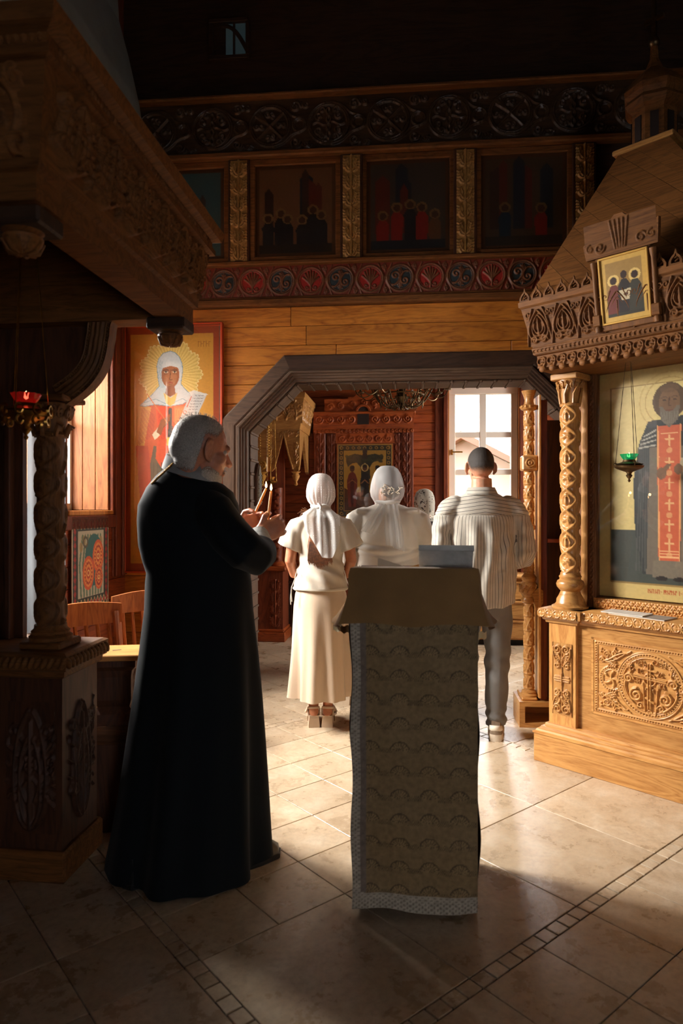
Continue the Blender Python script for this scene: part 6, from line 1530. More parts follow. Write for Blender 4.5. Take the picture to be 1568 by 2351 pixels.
# ribbed S-shaped bracket from the column up to the hood
def s_bracket():
    pts2 = np.vstack([bez((pc[0]+0.045, 1.855), (pc[0]+0.16, 1.92), (pc[0]+0.195, 1.97), (pc[0]+0.205, 2.07), 14), bez((pc[0]+0.21, 2.09), (pc[0]+0.215, 2.19), (pc[0]+0.24, 2.20), (pc[0]+0.42, 2.20), 12)])
    wd = 0.046; ring = []
    prof_ = []
    for j in range(29):
        t = -1 + 2*j/28; prof_.append((t*wd, -0.022 - 0.008*abs(math.sin(t*math.pi*2.5))))
    prof_ += [(wd, 0.03), (-wd, 0.03)]
    T = np.gradient(pts2, axis=0); T /= np.linalg.norm(T, axis=1)[:, None]
    rings = []
    for p, t in zip(pts2, T):
        n = np.array([-t[1], t[0]])
        rings.append([(p[0]+n[0]*o, pc[1]+q, p[1]+n[1]*o) for o, q in prof_])
    MB().loft(rings).build('bracket', W_BROWN_V, hd, 50)
    be = MB()
    for i in range(0, len(pts2)-1):
        for f in (0.25, 0.75):
            p = pts2[i]*(1-f)+pts2[i+1]*f; t = T[i]; n = np.array([-t[1], t[0]])
            for o in (-0.037, 0.037): be.ellipsoid((p[0]+n[0]*o, pc[1]-0.028, p[1]+n[1]*o), (0.005, 0.005, 0.005), 6, 4)
    be.build('bracket_beads', W_BROWN_V, hd, 60)['kind'] = 'stuff'
s_bracket()
# boards closing the back of the hood, cut along the bracket
br = np.vstack([bez((pc[0]+0.045, 1.855), (pc[0]+0.16, 1.92), (pc[0]+0.195, 1.97), (pc[0]+0.205, 2.07), 14), bez((pc[0]+0.21, 2.09), (pc[0]+0.215, 2.19), (pc[0]+0.24, 2.20), (pc[0]+0.42, 2.20), 12)])
MB().prism([(-1.45, 1.80), (pc[0]-0.02, 1.80)] + [tuple(q) for q in br] + [(-0.02, 2.46), (-1.45, 2.46)], pc[1]+0.03, pc[1]+0.05).build('spandrel_board', W_DARK_V, hd)
MB().box(-1.45, -0.80, 0.10, 0.13, 0.865, 2.46).build('back_board', W_DARK_V, hd)
for k in range(3): MB().box(-0.86-k*0.05, -0.835-k*0.05, 0.06, 0.10, 0.865, 2.14, 0.004).build('reeded_post', W_DARK_V, hd)

# red lamp hanging under the hood
rgl = NT('red_glass'); rgl.b.inputs['Base Color'].default_value = (0.6, 0.01, 0.01, 1); rgl.b.inputs['Roughness'].default_value = 0.1; rgl.b.inputs['Transmission Weight'].default_value = 0.6; rgl.b.inputs['Emission Color'].default_value = (0.9, 0.02, 0.01, 1); rgl.b.inputs['Emission Strength'].default_value = 0.10
RL = at(60, 955, 2.2)
rl = oil_lamp('red_lamp', RL, 0.17, 2.45, 'brass filigree lamp with a glowing red glass under the dark hood', rgl.m, 3, BRASS, (1.0, 0.08, 0.03))
for k in range(9):
    a = 2*math.pi*k/9
    sc2 = MB()
    for (rr, zz, ro) in ((0.074, 0.016, 0.016), (0.066, -0.018, 0.013)):
        for q in range(2): sc2.tube([((rr+0.004*q)*math.cos(a+0.16*math.cos(t)), (rr+0.004*q)*math.sin(a+0.16*math.cos(t)), zz+ro*math.sin(t)) for t in np.linspace(0.3, 6.0, 11)], 0.0035, 5)
    sc2.build('filigree', BRASS, rl, 60)['kind'] = 'stuff'

# pale curtain behind the hood's column
cu = []
xs = np.linspace(0, 0.16, 24); zs = np.linspace(0, 1.12, 12)
X, Z = np.meshgrid(xs, zs); P = np.stack([X, 0.018*np.sin(X*70+Z*0.6), Z], -1)
co = put('curtain', grid_mesh('curtain', P, sheer('white_curtain', srgb(128, 132, 136), 0.98)), None, at(62, 1480, 3.0), (0, 0, 0.25))
co.location.z = 0.72
tag(co, 'pale hanging curtain behind the dark carved column', 'curtain')

# =================================================================== LECTERN with brocade cover
LC = (0.035, 2.385, 0)
lt = empty('lectern', LC, -AR, 'tall lectern draped in faded brocade in the foreground', 'lectern')
LWD, LDP, LH = 0.435, 0.40, 1.215
MB().box(0.01, LWD-0.01, 0.012, LDP-0.01, 0.02, LH-0.03).build('frame', W_DARK_V, lt)
def brocade():
    nx, ny = 150, 300; w, h = LWD, LH-0.04
    x = np.linspace(0, w, nx); z = np.linspace(0.02, LH-0.03, ny); X, Z = np.meshgrid(x, z)
    base = np.array(srgb(150, 122, 82)); C = np.zeros((ny, nx, 3)); C[:] = base
    # rows of shell fans
    for r_ in range(0, 14):
        cz = 0.075 + r_*0.083
        for q in range(-1, 6):
            cx = 0.065 + q*0.103
            d = np.hypot(X-cx, (Z-cz)); a = np.arctan2(Z-cz, X-cx)
            m = (d < 0.036) & (Z > cz-0.004) & (a > 0.25) & (a < math.pi-0.25)
            rib = np.abs(np.sin(a*9)) < 0.45
            C[m & rib] = base*0.45; C[m & (d > 0.031)] = base*0.42; C[m & ~rib & (d < 0.031)] = base*1.15
            cx2, cz2 = cx+0.0515, cz-0.004
            d2 = np.hypot(X-cx2, (Z-cz2)*1.5); m2 = (d2 < 0.026) & (Z > cz2-0.002); C[m2 & ((np.sin(X*900)*np.sin(Z*1100)) > 0)] = base*0.55
    trim = (X < 0.048) | (Z < 0.075)
    C[trim] = np.array(srgb(190, 176, 156)); C[trim & ((np.sin(Z*420)*np.sin(X*300)) > 0.35)] = np.array(srgb(140, 128, 112)); C[(X > 0.032) & (X < 0.052) & (Z > 0.08)] = np.array(srgb(130, 112, 100))
    yy = -0.004*np.sin(Z*13+1)*np.exp(-((X)/0.09)**2) - 0.003*np.sin(Z*21+X*9) - 0.0025*np.sin(X*38+Z*4)
    hem = 0.010*np.sin(X*16)*np.exp(-Z/0.10)
    XX = X + 0.004*np.sin(Z*17)*np.exp(-X/0.03)
    return np.stack([XX, yy, Z+hem], -1), C
P, C = brocade()
put('brocade_cover', grid_mesh('brocade_cover', P, painted('brocade', 0.75, 0.3), col=C), lt)
sd = MB()
def side_sheet(x, nm):
    ys = np.linspace(0, LDP, 14); zs = np.linspace(0.02, LH-0.03, 40); Yg, Zg = np.meshgrid(ys, zs)
    P = np.stack([x + 0.006*np.sin(Zg*17)*(1 if x < 0.1 else -1) + 0.004*np.sin(Yg*30+Zg*5), Yg, Zg], -1)
    put(nm, grid_mesh(nm, P, fabric('brocade_side', srgb(150, 132, 104), 0.85)), lt)
side_sheet(-0.001, 'side_cover'); side_sheet(LWD+0.001, 'side_cover')
# upper cloth thrown over the top, flaring at the sides
def over_cloth():
    n = 120; rings = []
    def corner(t, ex, ez):
        # perimeter of the top rectangle, counter-clockwise from the near left corner; ex = flare outwards
        per = [(0, 0), (LWD, 0), (LWD, LDP), (0, LDP)]
        L = [LWD, LDP, LWD, LDP]; tot = sum(L); s = t*tot
        for k in range(4):
            if s <= L[k] or k == 3:
                a, b = per[k], per[(k+1) % 4]; f = min(1, s/L[k]); p = (a[0]+(b[0]-a[0])*f, a[1]+(b[1]-a[1])*f); side = k; break
            s -= L[k]
        return p, side, f
    cxm, cym = LWD/2, LDP/2
    for (e, z) in ((-0.21, LH+0.0), (-0.1, LH), (-0.015, LH), (0.004, LH-0.006), (0.010, LH-0.03), (0.25, LH-0.09), (0.55, LH-0.14), (0.85, LH-0.185), (1.0, LH-0.20)):
        ring = []
        for i in range(n):
            p, side, f = corner(i/n, 0, 0)
            if e <= 0.011:
                q = (p[0] + (e if p[0] > cxm else -e)*(1 if side in (1, 3) or f in (0, 1) else 0) , p[1] + (e if p[1] > cym else -e)*(1 if side in (0, 2) else 0))
                if e < 0: q = (cxm + (p[0]-cxm)*(1+e/0.215), cym + (p[1]-cym)*(1+e/0.215))
                ring.append((q[0], q[1], z - 0.045*(q[1]/LDP)))
            else:
                dx = dy = 0.0; wv = 0.012*math.sin(i*0.45)*e
                if side == 3: dx = -0.105*e*(0.45+0.55*(1-f)) + wv; 
                if side == 1: dx = 0.105*e*(0.45+0.55*f) + wv
                if side == 0: dy = -0.012-0.010*e + 0.004*math.sin(i*0.7)*e; dx = 0
                if side == 2: dy = 0.05*e + wv
                # blend at the near corners so the side wings stay joined to the front
                if side == 0 and f < 0.08: dx = -0.045*e*(1-f/0.08)
                if side == 0 and f > 0.92: dx = 0.045*e*((f-0.92)/0.08)
                zz = z - 0.045*(p[1]/LDP) - (0.025*e*math.sin(math.pi*f) if side in (1, 3) else 0.0) + 0.006*math.sin(i*0.31)*e
                ring.append((p[0]+dx, p[1]+dy, zz))
        rings.append([Vector(q) for q in ring])
    m = MB().loft(rings, cap=False); m.f.append(tuple(range(n-1, -1, -1)))
    m.build('over_cloth', fabric('over_cloth', srgb(146, 108, 62), 0.9, 500, 0.15, 6), lt, 60)
over_cloth()
for s, x0, x1 in ((-1, -0.085, 0.0), (1, LWD, LWD+0.045)):
    Xg, Zg = np.meshgrid(np.linspace(x0, x1, 16), np.linspace(0, 0.026, 6))
    P = np.stack([Xg, 0.06 + 1.6*np.abs(Xg-(0 if s < 0 else LWD)) + 0.006*np.sin(Xg*160), LH-0.262+Zg+0.15*(Xg-x0)*(-s) + 0.004*np.sin(Xg*210)], -1)
    put('fringed_edge', grid_mesh('fringed_edge', P, fabric('fringe_cream', srgb(226, 200, 148), 0.8)), lt)
# book and papers on top
bk = empty('open_book', at(1024, 1288, 2.42), -AR, 'grey soft-covered book lying on the near edge of the lectern', 'book')
bk.rotation_euler = (math.radians(-52), math.radians(0), -AR-0.03)
bl = MB(); sec = [(-0.055, 0.0), (-0.052, 0.020), (0.0, 0.028), (0.045, 0.022), (0.055, 0.012), (0.055, 0.0)]
MB().loft([[(x, a, b) for a, b in sec] for x in (-0.092, -0.03, 0.03, 0.092)]).build('pages', plain('book_pages', srgb(206, 202, 196), 0.8, 0, 0.1, 40), bk)
MB().loft([[(x, a*1.04, b+(0.003 if b > 0 else -0.003)) for a, b in [(-0.055, 0.0), (-0.052, 0.020), (0.0, 0.028), (0.045, 0.022), (0.045, 0.026), (0.0, 0.032), (-0.056, 0.024), (-0.058, 0.0)]] for x in (-0.095, 0.095)]).build('cover', plain('book_cover', srgb(176, 174, 170), 0.55, 0, 0.15, 25), bk)
bk.location = at(1024, 1292, 2.40)
pp = empty('paper_sheets', at(900, 1290, 2.60), -AR, 'loose pale sheets sticking up behind the lectern edge', 'papers')
MB().prism([(-0.055, -0.03), (-0.055, 0.018), (0.03, -0.012), (0.07, -0.03)], 0.0, 0.002).build('sheet', plain('paper_white', (0, 0, 0)), pp, rot=(math.radians(-30), 0, 0))
MB().prism([(0.02, -0.03), (0.09, -0.012), (0.12, -0.004), (0.12, -0.03)], 0.01, 0.012).build('sheet', plain('paper_tan', srgb(196, 150, 92), 0.8), pp)

# =================================================================== things along the left wall
# collection stand: slotted top on a dark carved shaft
dn = empty('collection_stand', at(268, 1500, 3.12)*1.0, 0.12, 'wooden collection stand with a slotted square top by the chairs', 'stand')
dn.location.z = 0
tp = 0.742
MB().box(-0.135, 0.135, -0.12, 0.12, tp, tp+0.026, 0.004).build('top', W_OAK, dn)
MB().box(-0.018, 0.020, -0.005, 0.005, tp+0.0255, tp+0.027, M=Matrix.Rotation(0.35, 4, 'Z')).build('slot', plain('niche_dark', (0, 0, 0)), dn)
MB().loft([[(a*s, b*s, z) for a, b in ((-1, -1), (1, -1), (1, 1), (-1, 1))] for s, z in ((0.10, tp), (0.10, tp-0.03), (0.082, tp-0.05), (0.078, tp-0.08), (0.078, 0.56), (0.07, 0.53), (0.09, 0.50), (0.10, 0.47), (0.11, 0.45))]).build('shaft', W_DARK_V, dn)
relief('shaft_carving', 0.12, 0.16, field(0.12, 0.16, 30, 40, [(spiral(0.06, 0.05, 0.03, 0, 1.4), 0.006, 0.008), (spiral(0.06, 0.11, 0.03, 180, 1.4), 0.006, 0.008)]), W_DARK_V, dn, (0.079, -0.06, 0.55), (0, 0, math.pi/2))
MB().loft([[(a*s, b*s, z) for a, b in ((-1, -1), (1, -1), (1, 1), (-1, 1))] for s, z in ((0.115, 0.455), (0.13, 0.43), (0.14, 0.40), (0.14, 0.385))]).build('foot_moulding', wood('polished_dark', srgb(60, 36, 22), srgb(96, 62, 38), 'x', 0.22, 5, 0.5), dn)
MB().box(-0.145, 0.145, -0.14, 0.14, 0.0, 0.385, 0.005).build('base_block', W_DARK_V, dn)
# two slat-back wooden chairs
W_CHAIR = wood('cherry_chair', srgb(136, 70, 30), srgb(190, 112, 56), 'z', 0.4, 5.0, 0.2)
def chair(loc, rz, label):
    p = empty('wooden_chair', loc, rz, label, 'chair', 'wooden chairs by the left wall')
    for (x, y) in ((-0.19, -0.19), (0.19, -0.19)): MB().tube([(x, y, 0), (x, y, 0.44)], [0.016, 0.02], 8).build('leg', W_CHAIR, p, 40)
    for x in (-0.19, 0.19): MB().tube([(x, 0.22, 0), (x, 0.19, 0.44), (x, 0.25, 0.84)], [0.016, 0.02, 0.017], 8).build('leg', W_CHAIR, p, 40)
    MB().box(-0.22, 0.22, -0.22, 0.21, 0.43, 0.46, 0.012).build('seat', W_CHAIR, p)
    top = []
    for x in np.linspace(-0.225, 0.225, 12):
        y = 0.25 + 0.03*(1-(x/0.225)**2); h = 0.02*math.cos(x*7)
        top.append([(x, y-0.012, 0.775), (x, y+0.012, 0.775), (x, y+0.018, 0.88+h), (x, y-0.006, 0.88+h)])
    MB().loft(top).build('top_rail', W_CHAIR, p, 40)
    for k in range(6):
        x = -0.155+k*0.062; y1 = 0.25+0.03*(1-(x/0.225)**2)
        MB().tube([(x, 0.195, 0.455), (x, y1, 0.785)], 0.012, 6, flat=0.6).build('slat', W_CHAIR, p, 40)
    MB().tube([(-0.19, -0.19, 0.2), (0.19, -0.19, 0.2)], 0.01, 6).build('stretcher', W_CHAIR, p, 40)
    for x in (-0.19, 0.19): MB().tube([(x, -0.19, 0.25), (x, 0.21, 0.25)], 0.01, 6).build('stretcher', W_CHAIR, p, 40)
    return p
c1 = at(232, 1430, 3.62); chair((c1.x+0.05, c1.y-0.10, 0), math.radians(45), 'reddish wooden slat-back chair right behind the collection stand')
c2 = at(318, 1392, 4.08); chair((c2.x+0.16, c2.y-0.02, 0), math.radians(38), 'reddish wooden slat-back chair half hidden behind the black cassock')
# picture sheet hanging under the window
def wall_sheet():
    p = empty('picture_sheet', room(LW+0.05, -0.36, 0.735), math.radians(90)-AR, 'colourful folk picture of patterned eggs hanging under the left window', 'picture')
    W, Hh_ = 0.55, 0.64
    # local x runs towards the viewer (towards -v), picture faces into the room
    c = Canvas(52, 60, 110, 126, (120, 40, 30)); c.poly([(0, 0), (52, 0), (52, 60), (0, 60)], (176, 160, 132)); c.poly([(1, 1), (51, 1), (51, 59), (1, 59)], (52, 50, 38))
    for k in range(11):
        for y in (4.8, 55.2): c.poly([(3+k*4.6-2, y), (3+k*4.6, y-3), (3+k*4.6+2, y), (3+k*4.6, y+3)], (150, 44, 34)); c.line([(3+k*4.6-2, y), (3+k*4.6, y-3), (3+k*4.6+2, y), (3+k*4.6, y+3), (3+k*4.6-2, y)], 0.25, (190, 170, 120))
    for k in range(11):
        for x in (4, 48): c.poly([(x-1.8, 9+k*4.3), (x, 6.6+k*4.3), (x+1.8, 9+k*4.3), (x, 11.4+k*4.3)], (150, 44, 34))
    c.poly([(8, 9), (44, 9), (44, 51), (8, 51)], (172, 158, 130))
    for k in range(8): rr = random.Random(k); c.line([(12+k*4, 50), (10+k*4.5, 30), (14+k*3.6, 12)], 1.0, (70, 96, 70), 0.8); c.ell(12+k*4, 14+6*rr.random(), 2.2, 3.2, (150, 120, 70), 0.8)
    c.ell(30, 28, 13, 17, (52, 92, 84)); c.ring(18, 16, 3, 0.8, (90, 80, 60))
    for (x, y, rx, ry) in ((22, 36, 8, 11), (36, 26, 8, 11), (37, 40, 6, 8)):
        c.ell(x, y, rx, ry, (196, 84, 44)); c.ell(x, y, rx*0.8, ry*0.8, (214, 128, 60))
        for q in range(16): a = q*0.3927; c.ell(x+rx*0.6*math.cos(a), y+ry*0.6*math.sin(a), 0.9, 0.9, (150, 48, 34))
        c.ell(x, y, rx*0.35, ry*0.35, (176, 66, 40)); c.ring(x, y, rx*0.2, 0.4, (226, 176, 100))
    c.build('painting', W, Hh_, painted('print_paper', 0.7, 0.08), p, (0, 0.0, 0))
    MB().box(0, W, 0.001, 0.005, 0, Hh_).build('backing', plain('paper', (0, 0, 0)), p)
    p.rotation_euler = (0, 0, math.radians(90)-AR)
    p.location = room(LW+0.045, -0.37-W, 0.715)
wall_sheet()
# =================================================================== PEOPLE
def fuse(mb, voxel=0.006, smooth=4, fac=0.5, name='body'):
    """melt overlapping closed shapes into one continuous skin"""
    me = mb.mesh('tmp'); o = bpy.data.objects.new('tmp', me); COL.objects.link(o)
    m = o.modifiers.new('r', 'REMESH'); m.mode = 'VOXEL'; m.voxel_size = voxel
    s = o.modifiers.new('s', 'SMOOTH'); s.iterations = smooth; s.factor = fac
    dg = bpy.context.evaluated_depsgraph_get()
    out = bpy.data.meshes.new_from_object(o.evaluated_get(dg)); out.name = name
    bpy.data.objects.remove(o); bpy.data.meshes.remove(me)
    out.polygons.foreach_set('use_smooth', [True]*len(out.polygons)); return out
def mcoords(me):
    a = np.empty(len(me.vertices)*3, np.float32); me.vertices.foreach_get('co', a)
    n = np.empty(len(me.vertices)*3, np.float32); me.vertices.foreach_get('normal', n)
    return a.reshape(-1, 3).astype(float), n.reshape(-1, 3).astype(float)
def displace(me, fn):
    co, no = mcoords(me); d = fn(co[:, 0], co[:, 1], co[:, 2]); co += no*d[:, None]
    me.vertices.foreach_set('co', co.astype(np.float32).reshape(-1)); me.update()
def ringe(cx, cy, z, rx, ry, n=48, fold=None, tilt=0.0):
    out = []
    for j in range(n):
        a = 2*math.pi*j/n; f = 1.0 + (fold(a) if fold else 0.0)
        out.append(Vector((cx + rx*f*math.cos(a), cy + ry*f*math.sin(a), z + tilt*math.sin(a))))
    return out
def skin_mat(name, c, sss=0.15):
    if name in MATS: return MATS[name]
    t = NT(name); nz = t.n('ShaderNodeTexNoise', _Scale=40.0, _Detail=5.0); t.l(t.coords(), nz.inputs['Vector'])
    t.col(t.ramp(nz.outputs['Fac'], [(0.3, tuple(x*0.85 for x in c)), (0.7, tuple(min(1, x*1.08) for x in c))]))
    t.b.inputs['Roughness'].default_value = 0.48; t.b.inputs['Subsurface Weight'].default_value = sss; t.b.inputs['Subsurface Radius'].default_value = (0.02, 0.008, 0.004); t.b.inputs['Subsurface Scale'].default_value = 0.6
    t.bump(nz.outputs['Fac'], 0.08, 0.002)
    MATS[name] = t.m; return t.m
SKIN = skin_mat('skin', srgb(206, 150, 118)); SKIN_TAN = skin_mat('skin_tanned', srgb(188, 122, 88)); SKIN_RUDDY = skin_mat('skin_ruddy', srgb(198, 132, 102))

def hand(mb, W, d, s, nrm, curl=0.5, size=1.0, thumb=0.6, spread=0.0):
    """palm, four unequal fingers bent at the knuckles and a thumb leaving the side of the palm"""
    W, d, s, nrm = Vector(W), Vector(d).normalized(), Vector(s).normalized(), Vector(nrm).normalized()
    k = size
    ax = Matrix((s, d, nrm)).transposed()
    mb.ellipsoid(W + d*0.048*k, (0.040*k, 0.056*k, 0.019*k), 16, 10, ax)
    mb.ellipsoid(W + d*0.028*k + s*0.022*k + nrm*0.006*k, (0.020*k, 0.034*k, 0.016*k), 12, 8, ax)
    for off, L, r in ((0.030, 0.072, 0.0092), (0.010, 0.080, 0.0095), (-0.011, 0.074, 0.0090), (-0.030, 0.058, 0.0080)):
        p = W + d*0.086*k + s*off*k + nrm*0.002; pts = [W + d*0.05*k + s*off*0.9*k, p]; a = 0.0
        for q, c in ((0.46, 0.8), (0.30, 1.15), (0.24, 0.8)):
            a += curl*c
            p = p + (d*math.cos(a) + nrm*math.sin(a) + s*spread*off*8)*L*q*k; pts.append(p)
        mb.tube(pts, [r*k*1.05, r*k*1.08, r*k, r*k*0.94, r*k*0.80], 10, round_ends=True)
    b = W + d*0.022*k + s*0.030*k + nrm*0.008*k
    t1 = (s*0.75 + d*0.65).normalized(); m1 = b + t1*0.034*k; t2 = (d*0.85 + nrm*thumb + s*0.1).normalized(); m2 = m1 + t2*0.030*k; m3 = m2 + (d*0.75 + nrm*thumb*1.3 - s*0.35).normalized()*0.024*k
    mb.tube([W + d*0.012*k + s*0.012*k, b, m1, m2, m3], [0.014*k, 0.0135*k, 0.0115*k, 0.0105*k, 0.0085*k], 10, round_ends=True)

def head_shape(mb, c, k=1.0, M=None):
    """skull, jaw, nose, brow, lips, ears; faces local +y"""
    c = Vector(c); R = M if M is not None else Matrix.Identity(3)
    def E(p, r, R2=None): mb.ellipsoid(c + R @ (Vector(p)*k), tuple(x*k for x in r), 18, 12, R if R2 is None else R @ R2)
    E((0, -0.012, 0.030), (0.074, 0.094, 0.086)); E((0, -0.030, 0.010), (0.070, 0.078, 0.075))
    E((0, 0.030, -0.035), (0.056, 0.058, 0.070)); E((0, 0.052, -0.080), (0.030, 0.028, 0.026)); E((0, 0.010, -0.065), (0.052, 0.055, 0.040))
    E((0, 0.078, 0.022), (0.048, 0.014, 0.016))
    mb.tube([c + R @ (Vector(p)*k) for p in ((0, 0.082, 0.015), (0, 0.096, -0.010), (0, 0.106, -0.026))], [0.007*k, 0.010*k, 0.012*k], 8, round_ends=True)
    E((0, 0.085, -0.058), (0.022, 0.010, 0.007)); E((0, 0.083, -0.068), (0.020, 0.010, 0.007))
    for s in (-1, 1):
        E((s*0.013, 0.092, -0.028), (0.008, 0.010, 0.008)); E((s*0.045, 0.048, -0.018), (0.022, 0.026, 0.022))
        pts = [(s*(0.077+0.015*max(0, math.sin(t))), -0.004-0.018*math.sin(t), -0.002+0.034*math.cos(t)) for t in np.linspace(-0.4, 3.4, 9)]
        mb.tube([c + R @ (Vector(p)*k) for p in pts], 0.0055*k, 8, round_ends=True)
        E((s*0.078, -0.006, -0.002), (0.006, 0.015, 0.026)); E((s*0.080, 0.003, -0.035), (0.007, 0.009, 0.011))
def foot(mb, a, yaw, L=0.24, h=0.0):
    """bare foot: a = ankle point, heel behind, toes forward (+y turned by yaw)"""
    a = Vector(a); f = Vector((math.sin(yaw), math.cos(yaw), 0)); s = Vector((f.y, -f.x, 0))
    mb.tube([a, a + f*-0.025 + Vector((0, 0, -0.05)), a + f*0.05 + Vector((0, 0, -0.06+h*0)), a + f*0.13 + Vector((0, 0, -0.075)), a + f*(L-0.07) + Vector((0, 0, -0.080))], [0.034, 0.032, 0.036, 0.034, 0.022], 12, round_ends=True)
    for k, (o, l) in enumerate(((-0.024, 0.030), (-0.010, 0.032), (0.004, 0.028), (0.016, 0.022), (0.026, 0.016))):
        p = a + f*(L-0.075) + s*o + Vector((0, 0, -0.085)); mb.tube([p, p + f*l], [0.010, 0.008], 8, round_ends=True)

def mesh_obj(name, me, mat, parent): 
    me.materials.clear(); me.materials.append(mat); me.name = name
    return put(name, me, parent)

# ------------------------------------------------------------------ girl with the dotted scarf
def girl():
    g = empty('person', (-0.135, 4.44, 0), 0.02, 'girl in dotted white headscarf, short-sleeved top and cream satin skirt, hands in front', 'person', 'people standing at prayer')
    b = MB(); head_shape(b, (0, 0.02, 1.53), 0.95)
    b.tube([(0, -0.005, 1.34), (0, 0.0, 1.47)], [0.052, 0.050], 14)
    b.loft([ringe(0, 0, z, rx, ry, 28) for z, rx, ry in ((0.80, 0.10, 0.08), (0.86, 0.125, 0.09), (0.98, 0.125, 0.09), (1.06, 0.118, 0.088), (1.20, 0.125, 0.085), (1.30, 0.125, 0.07), (1.345, 0.08, 0.05), (1.38, 0.05, 0.05))])
    for s in (-1, 1):
        b.tube([(s*0.125, 0, 1.310), (s*0.180, -0.015, 1.20), (s*0.198, -0.015, 1.075), (s*0.175, 0.06, 0.985), (s*0.085, 0.19, 0.945)], [0.034, 0.040, 0.036, 0.034, 0.024], 14, round_ends=True)
        b.tube([(s*0.070, 0, 0.84), (s*0.065, 0.0, 0.50), (s*0.055, -0.012, 0.36), (s*0.048, -0.002, 0.20), (s*0.047, 0.004, 0.135)], [0.068, 0.054, 0.050, 0.036, 0.030], 14, round_ends=True)
        foot(b, (s*0.047, 0.005, 0.145), s*0.12, 0.235)
        hand(b, (s*0.085, 0.19, 0.945), (-s*0.9, 0.35, -0.25), (0, 0.4, 0.9), (-s*0.2, -0.9, 0), 0.45, 0.9)
    mesh_obj('body', fuse(b, 0.0055, 3), SKIN_TAN, g)
    # top
    t = MB(); t.loft([ringe(0, 0.0, z, rx, ry, 40) for z, rx, ry in ((0.885, 0.176, 0.130), (0.90, 0.176, 0.130), (0.96, 0.166, 0.124), (1.04, 0.147, 0.112), (1.10, 0.143, 0.108), (1.20, 0.156, 0.112), (1.28, 0.168, 0.106), (1.34, 0.160, 0.088), (1.375, 0.115, 0.072), (1.395, 0.070, 0.062))])
    for s in (-1, 1):
        t.loft([[Vector((s*x, y0 + ry*math.sin(a), z)) + Vector((s*rx*math.cos(a)*0.88, 0, -rx*math.cos(a)*(-0.40))) for a in np.linspace(0, 2*math.pi, 25)[:-1]] for x, y0, z, rx, ry in ((0.10, 0, 1.335, 0.055, 0.075), (0.135, 0, 1.315, 0.068, 0.080), (0.165, -0.005, 1.26, 0.072, 0.080), (0.190, -0.008, 1.20, 0.079, 0.080), (0.206, -0.01, 1.158, 0.086, 0.082))])
    me = fuse(t, 0.006, 2, 0.5, 'top')
    displace(me, lambda x, y, z: (0.006*np.sin(z*75 + np.abs(x)*38*np.sign(x)) * np.exp(-((z-1.0)/0.09)**2) + 0.004*np.sin((z*0.8+x*1.4)*42)*np.exp(-((z-0.95)/0.07)**2) + 0.003*np.sin(x*90+z*20)*np.exp(-((z-1.24)/0.09)**2)))
    mesh_obj('top', me, fabric('ivory_jersey', srgb(206, 194, 176), 0.8, 700, 0.04), g)
    hm = MB().loft([ringe(0, 0, z, r1, r2, 48) for z, r1, r2 in ((0.893, 0.1815, 0.1355), (0.903, 0.1815, 0.1355))], cap=False); hm.build('hem_band', fabric('ivory_jersey', (0, 0, 0)), g, 60)
    dr = MB()
    for s in (-1, 1):
        dr.tube([(s*0.150, -0.09, 1.02), (s*0.165, -0.085, 0.96), (s*0.185, -0.08, 0.91), (s*0.186, -0.085, 0.86), (s*0.182, -0.09, 0.82)], 0.0028, 6); dr.tube([(s*0.186, -0.085, 0.90), (s*0.192, -0.08, 0.84), (s*0.189, -0.085, 0.80)], 0.0028, 6)
    dr.build('side_ties', fabric('ivory_cord', srgb(216, 204, 186), 0.8), g, 60)
    # satin skirt
    def fold(zf):
        return lambda a: zf*(0.12*math.sin(a*6+0.7) + 0.09*math.sin(a*11+2.0) + 0.05*math.sin(a*3))
    rings = []
    for z, rx, ry in ((0.905, 0.150, 0.115), (0.86, 0.166, 0.125), (0.78, 0.176, 0.132), (0.66, 0.178, 0.135), (0.52, 0.178, 0.138), (0.40, 0.182, 0.142), (0.28, 0.188, 0.150), (0.195, 0.193, 0.156)):
        zf = max(0.0, (0.80-z)/0.6); rings.append(ringe(0, 0.005, z, rx, ry, 72, fold(zf), 0.006*zf))
    sat = NT('cream_satin'); sat.b.inputs['Base Color'].default_value = (*srgb(208, 184, 158), 1); sat.b.inputs['Roughness'].default_value = 0.38; sat.b.inputs['Sheen Weight'].default_value = 0.3
    MB().loft(rings, cap=False).build('skirt', sat.m, g, 179)
    # hair and scarf
    hr = MB(); r = random.Random(2)
    hr.loft([ringe(0.0+dx, -0.082, z, rx, ry, 24, lambda a: 0.08*math.sin(a*7)) for z, rx, ry, dx in ((1.36, 0.05, 0.03, 0), (1.28, 0.070, 0.035, -0.005), (1.18, 0.078, 0.034, -0.012), (1.10, 0.080, 0.036, -0.008), (1.06, 0.070, 0.030, -0.004), (1.04, 0.045, 0.016, 0.0))])
    for k in range(170):
        x = r.uniform(-0.08, 0.068); hr.tube([(x*0.9, -0.105, 1.20), (x, -0.118, 1.12), (x+r.uniform(-0.012, 0.012), -0.120, 1.035+r.uniform(-0.008, 0.02)+abs(x)*0.40)], [0.003, 0.003, 0.0008], 4)
    for k in range(10): hr.tube([(-0.07, -0.01, 1.385), (-0.10-r.uniform(0, 0.03), 0.0, 1.40+r.uniform(-0.02, 0.02)), (-0.13-r.uniform(0, 0.03), 0.01, 1.375+r.uniform(-0.03, 0.01))], [0.004, 0.002, 0.0008], 4)
    hr.build('hair', plain('brown_hair', srgb(112, 66, 32), 0.45, 0, 0.45, 90), g, 60)
    SC = sheer('dotted_voile', srgb(226, 224, 220), 0.88, dots=True)
    rings = []
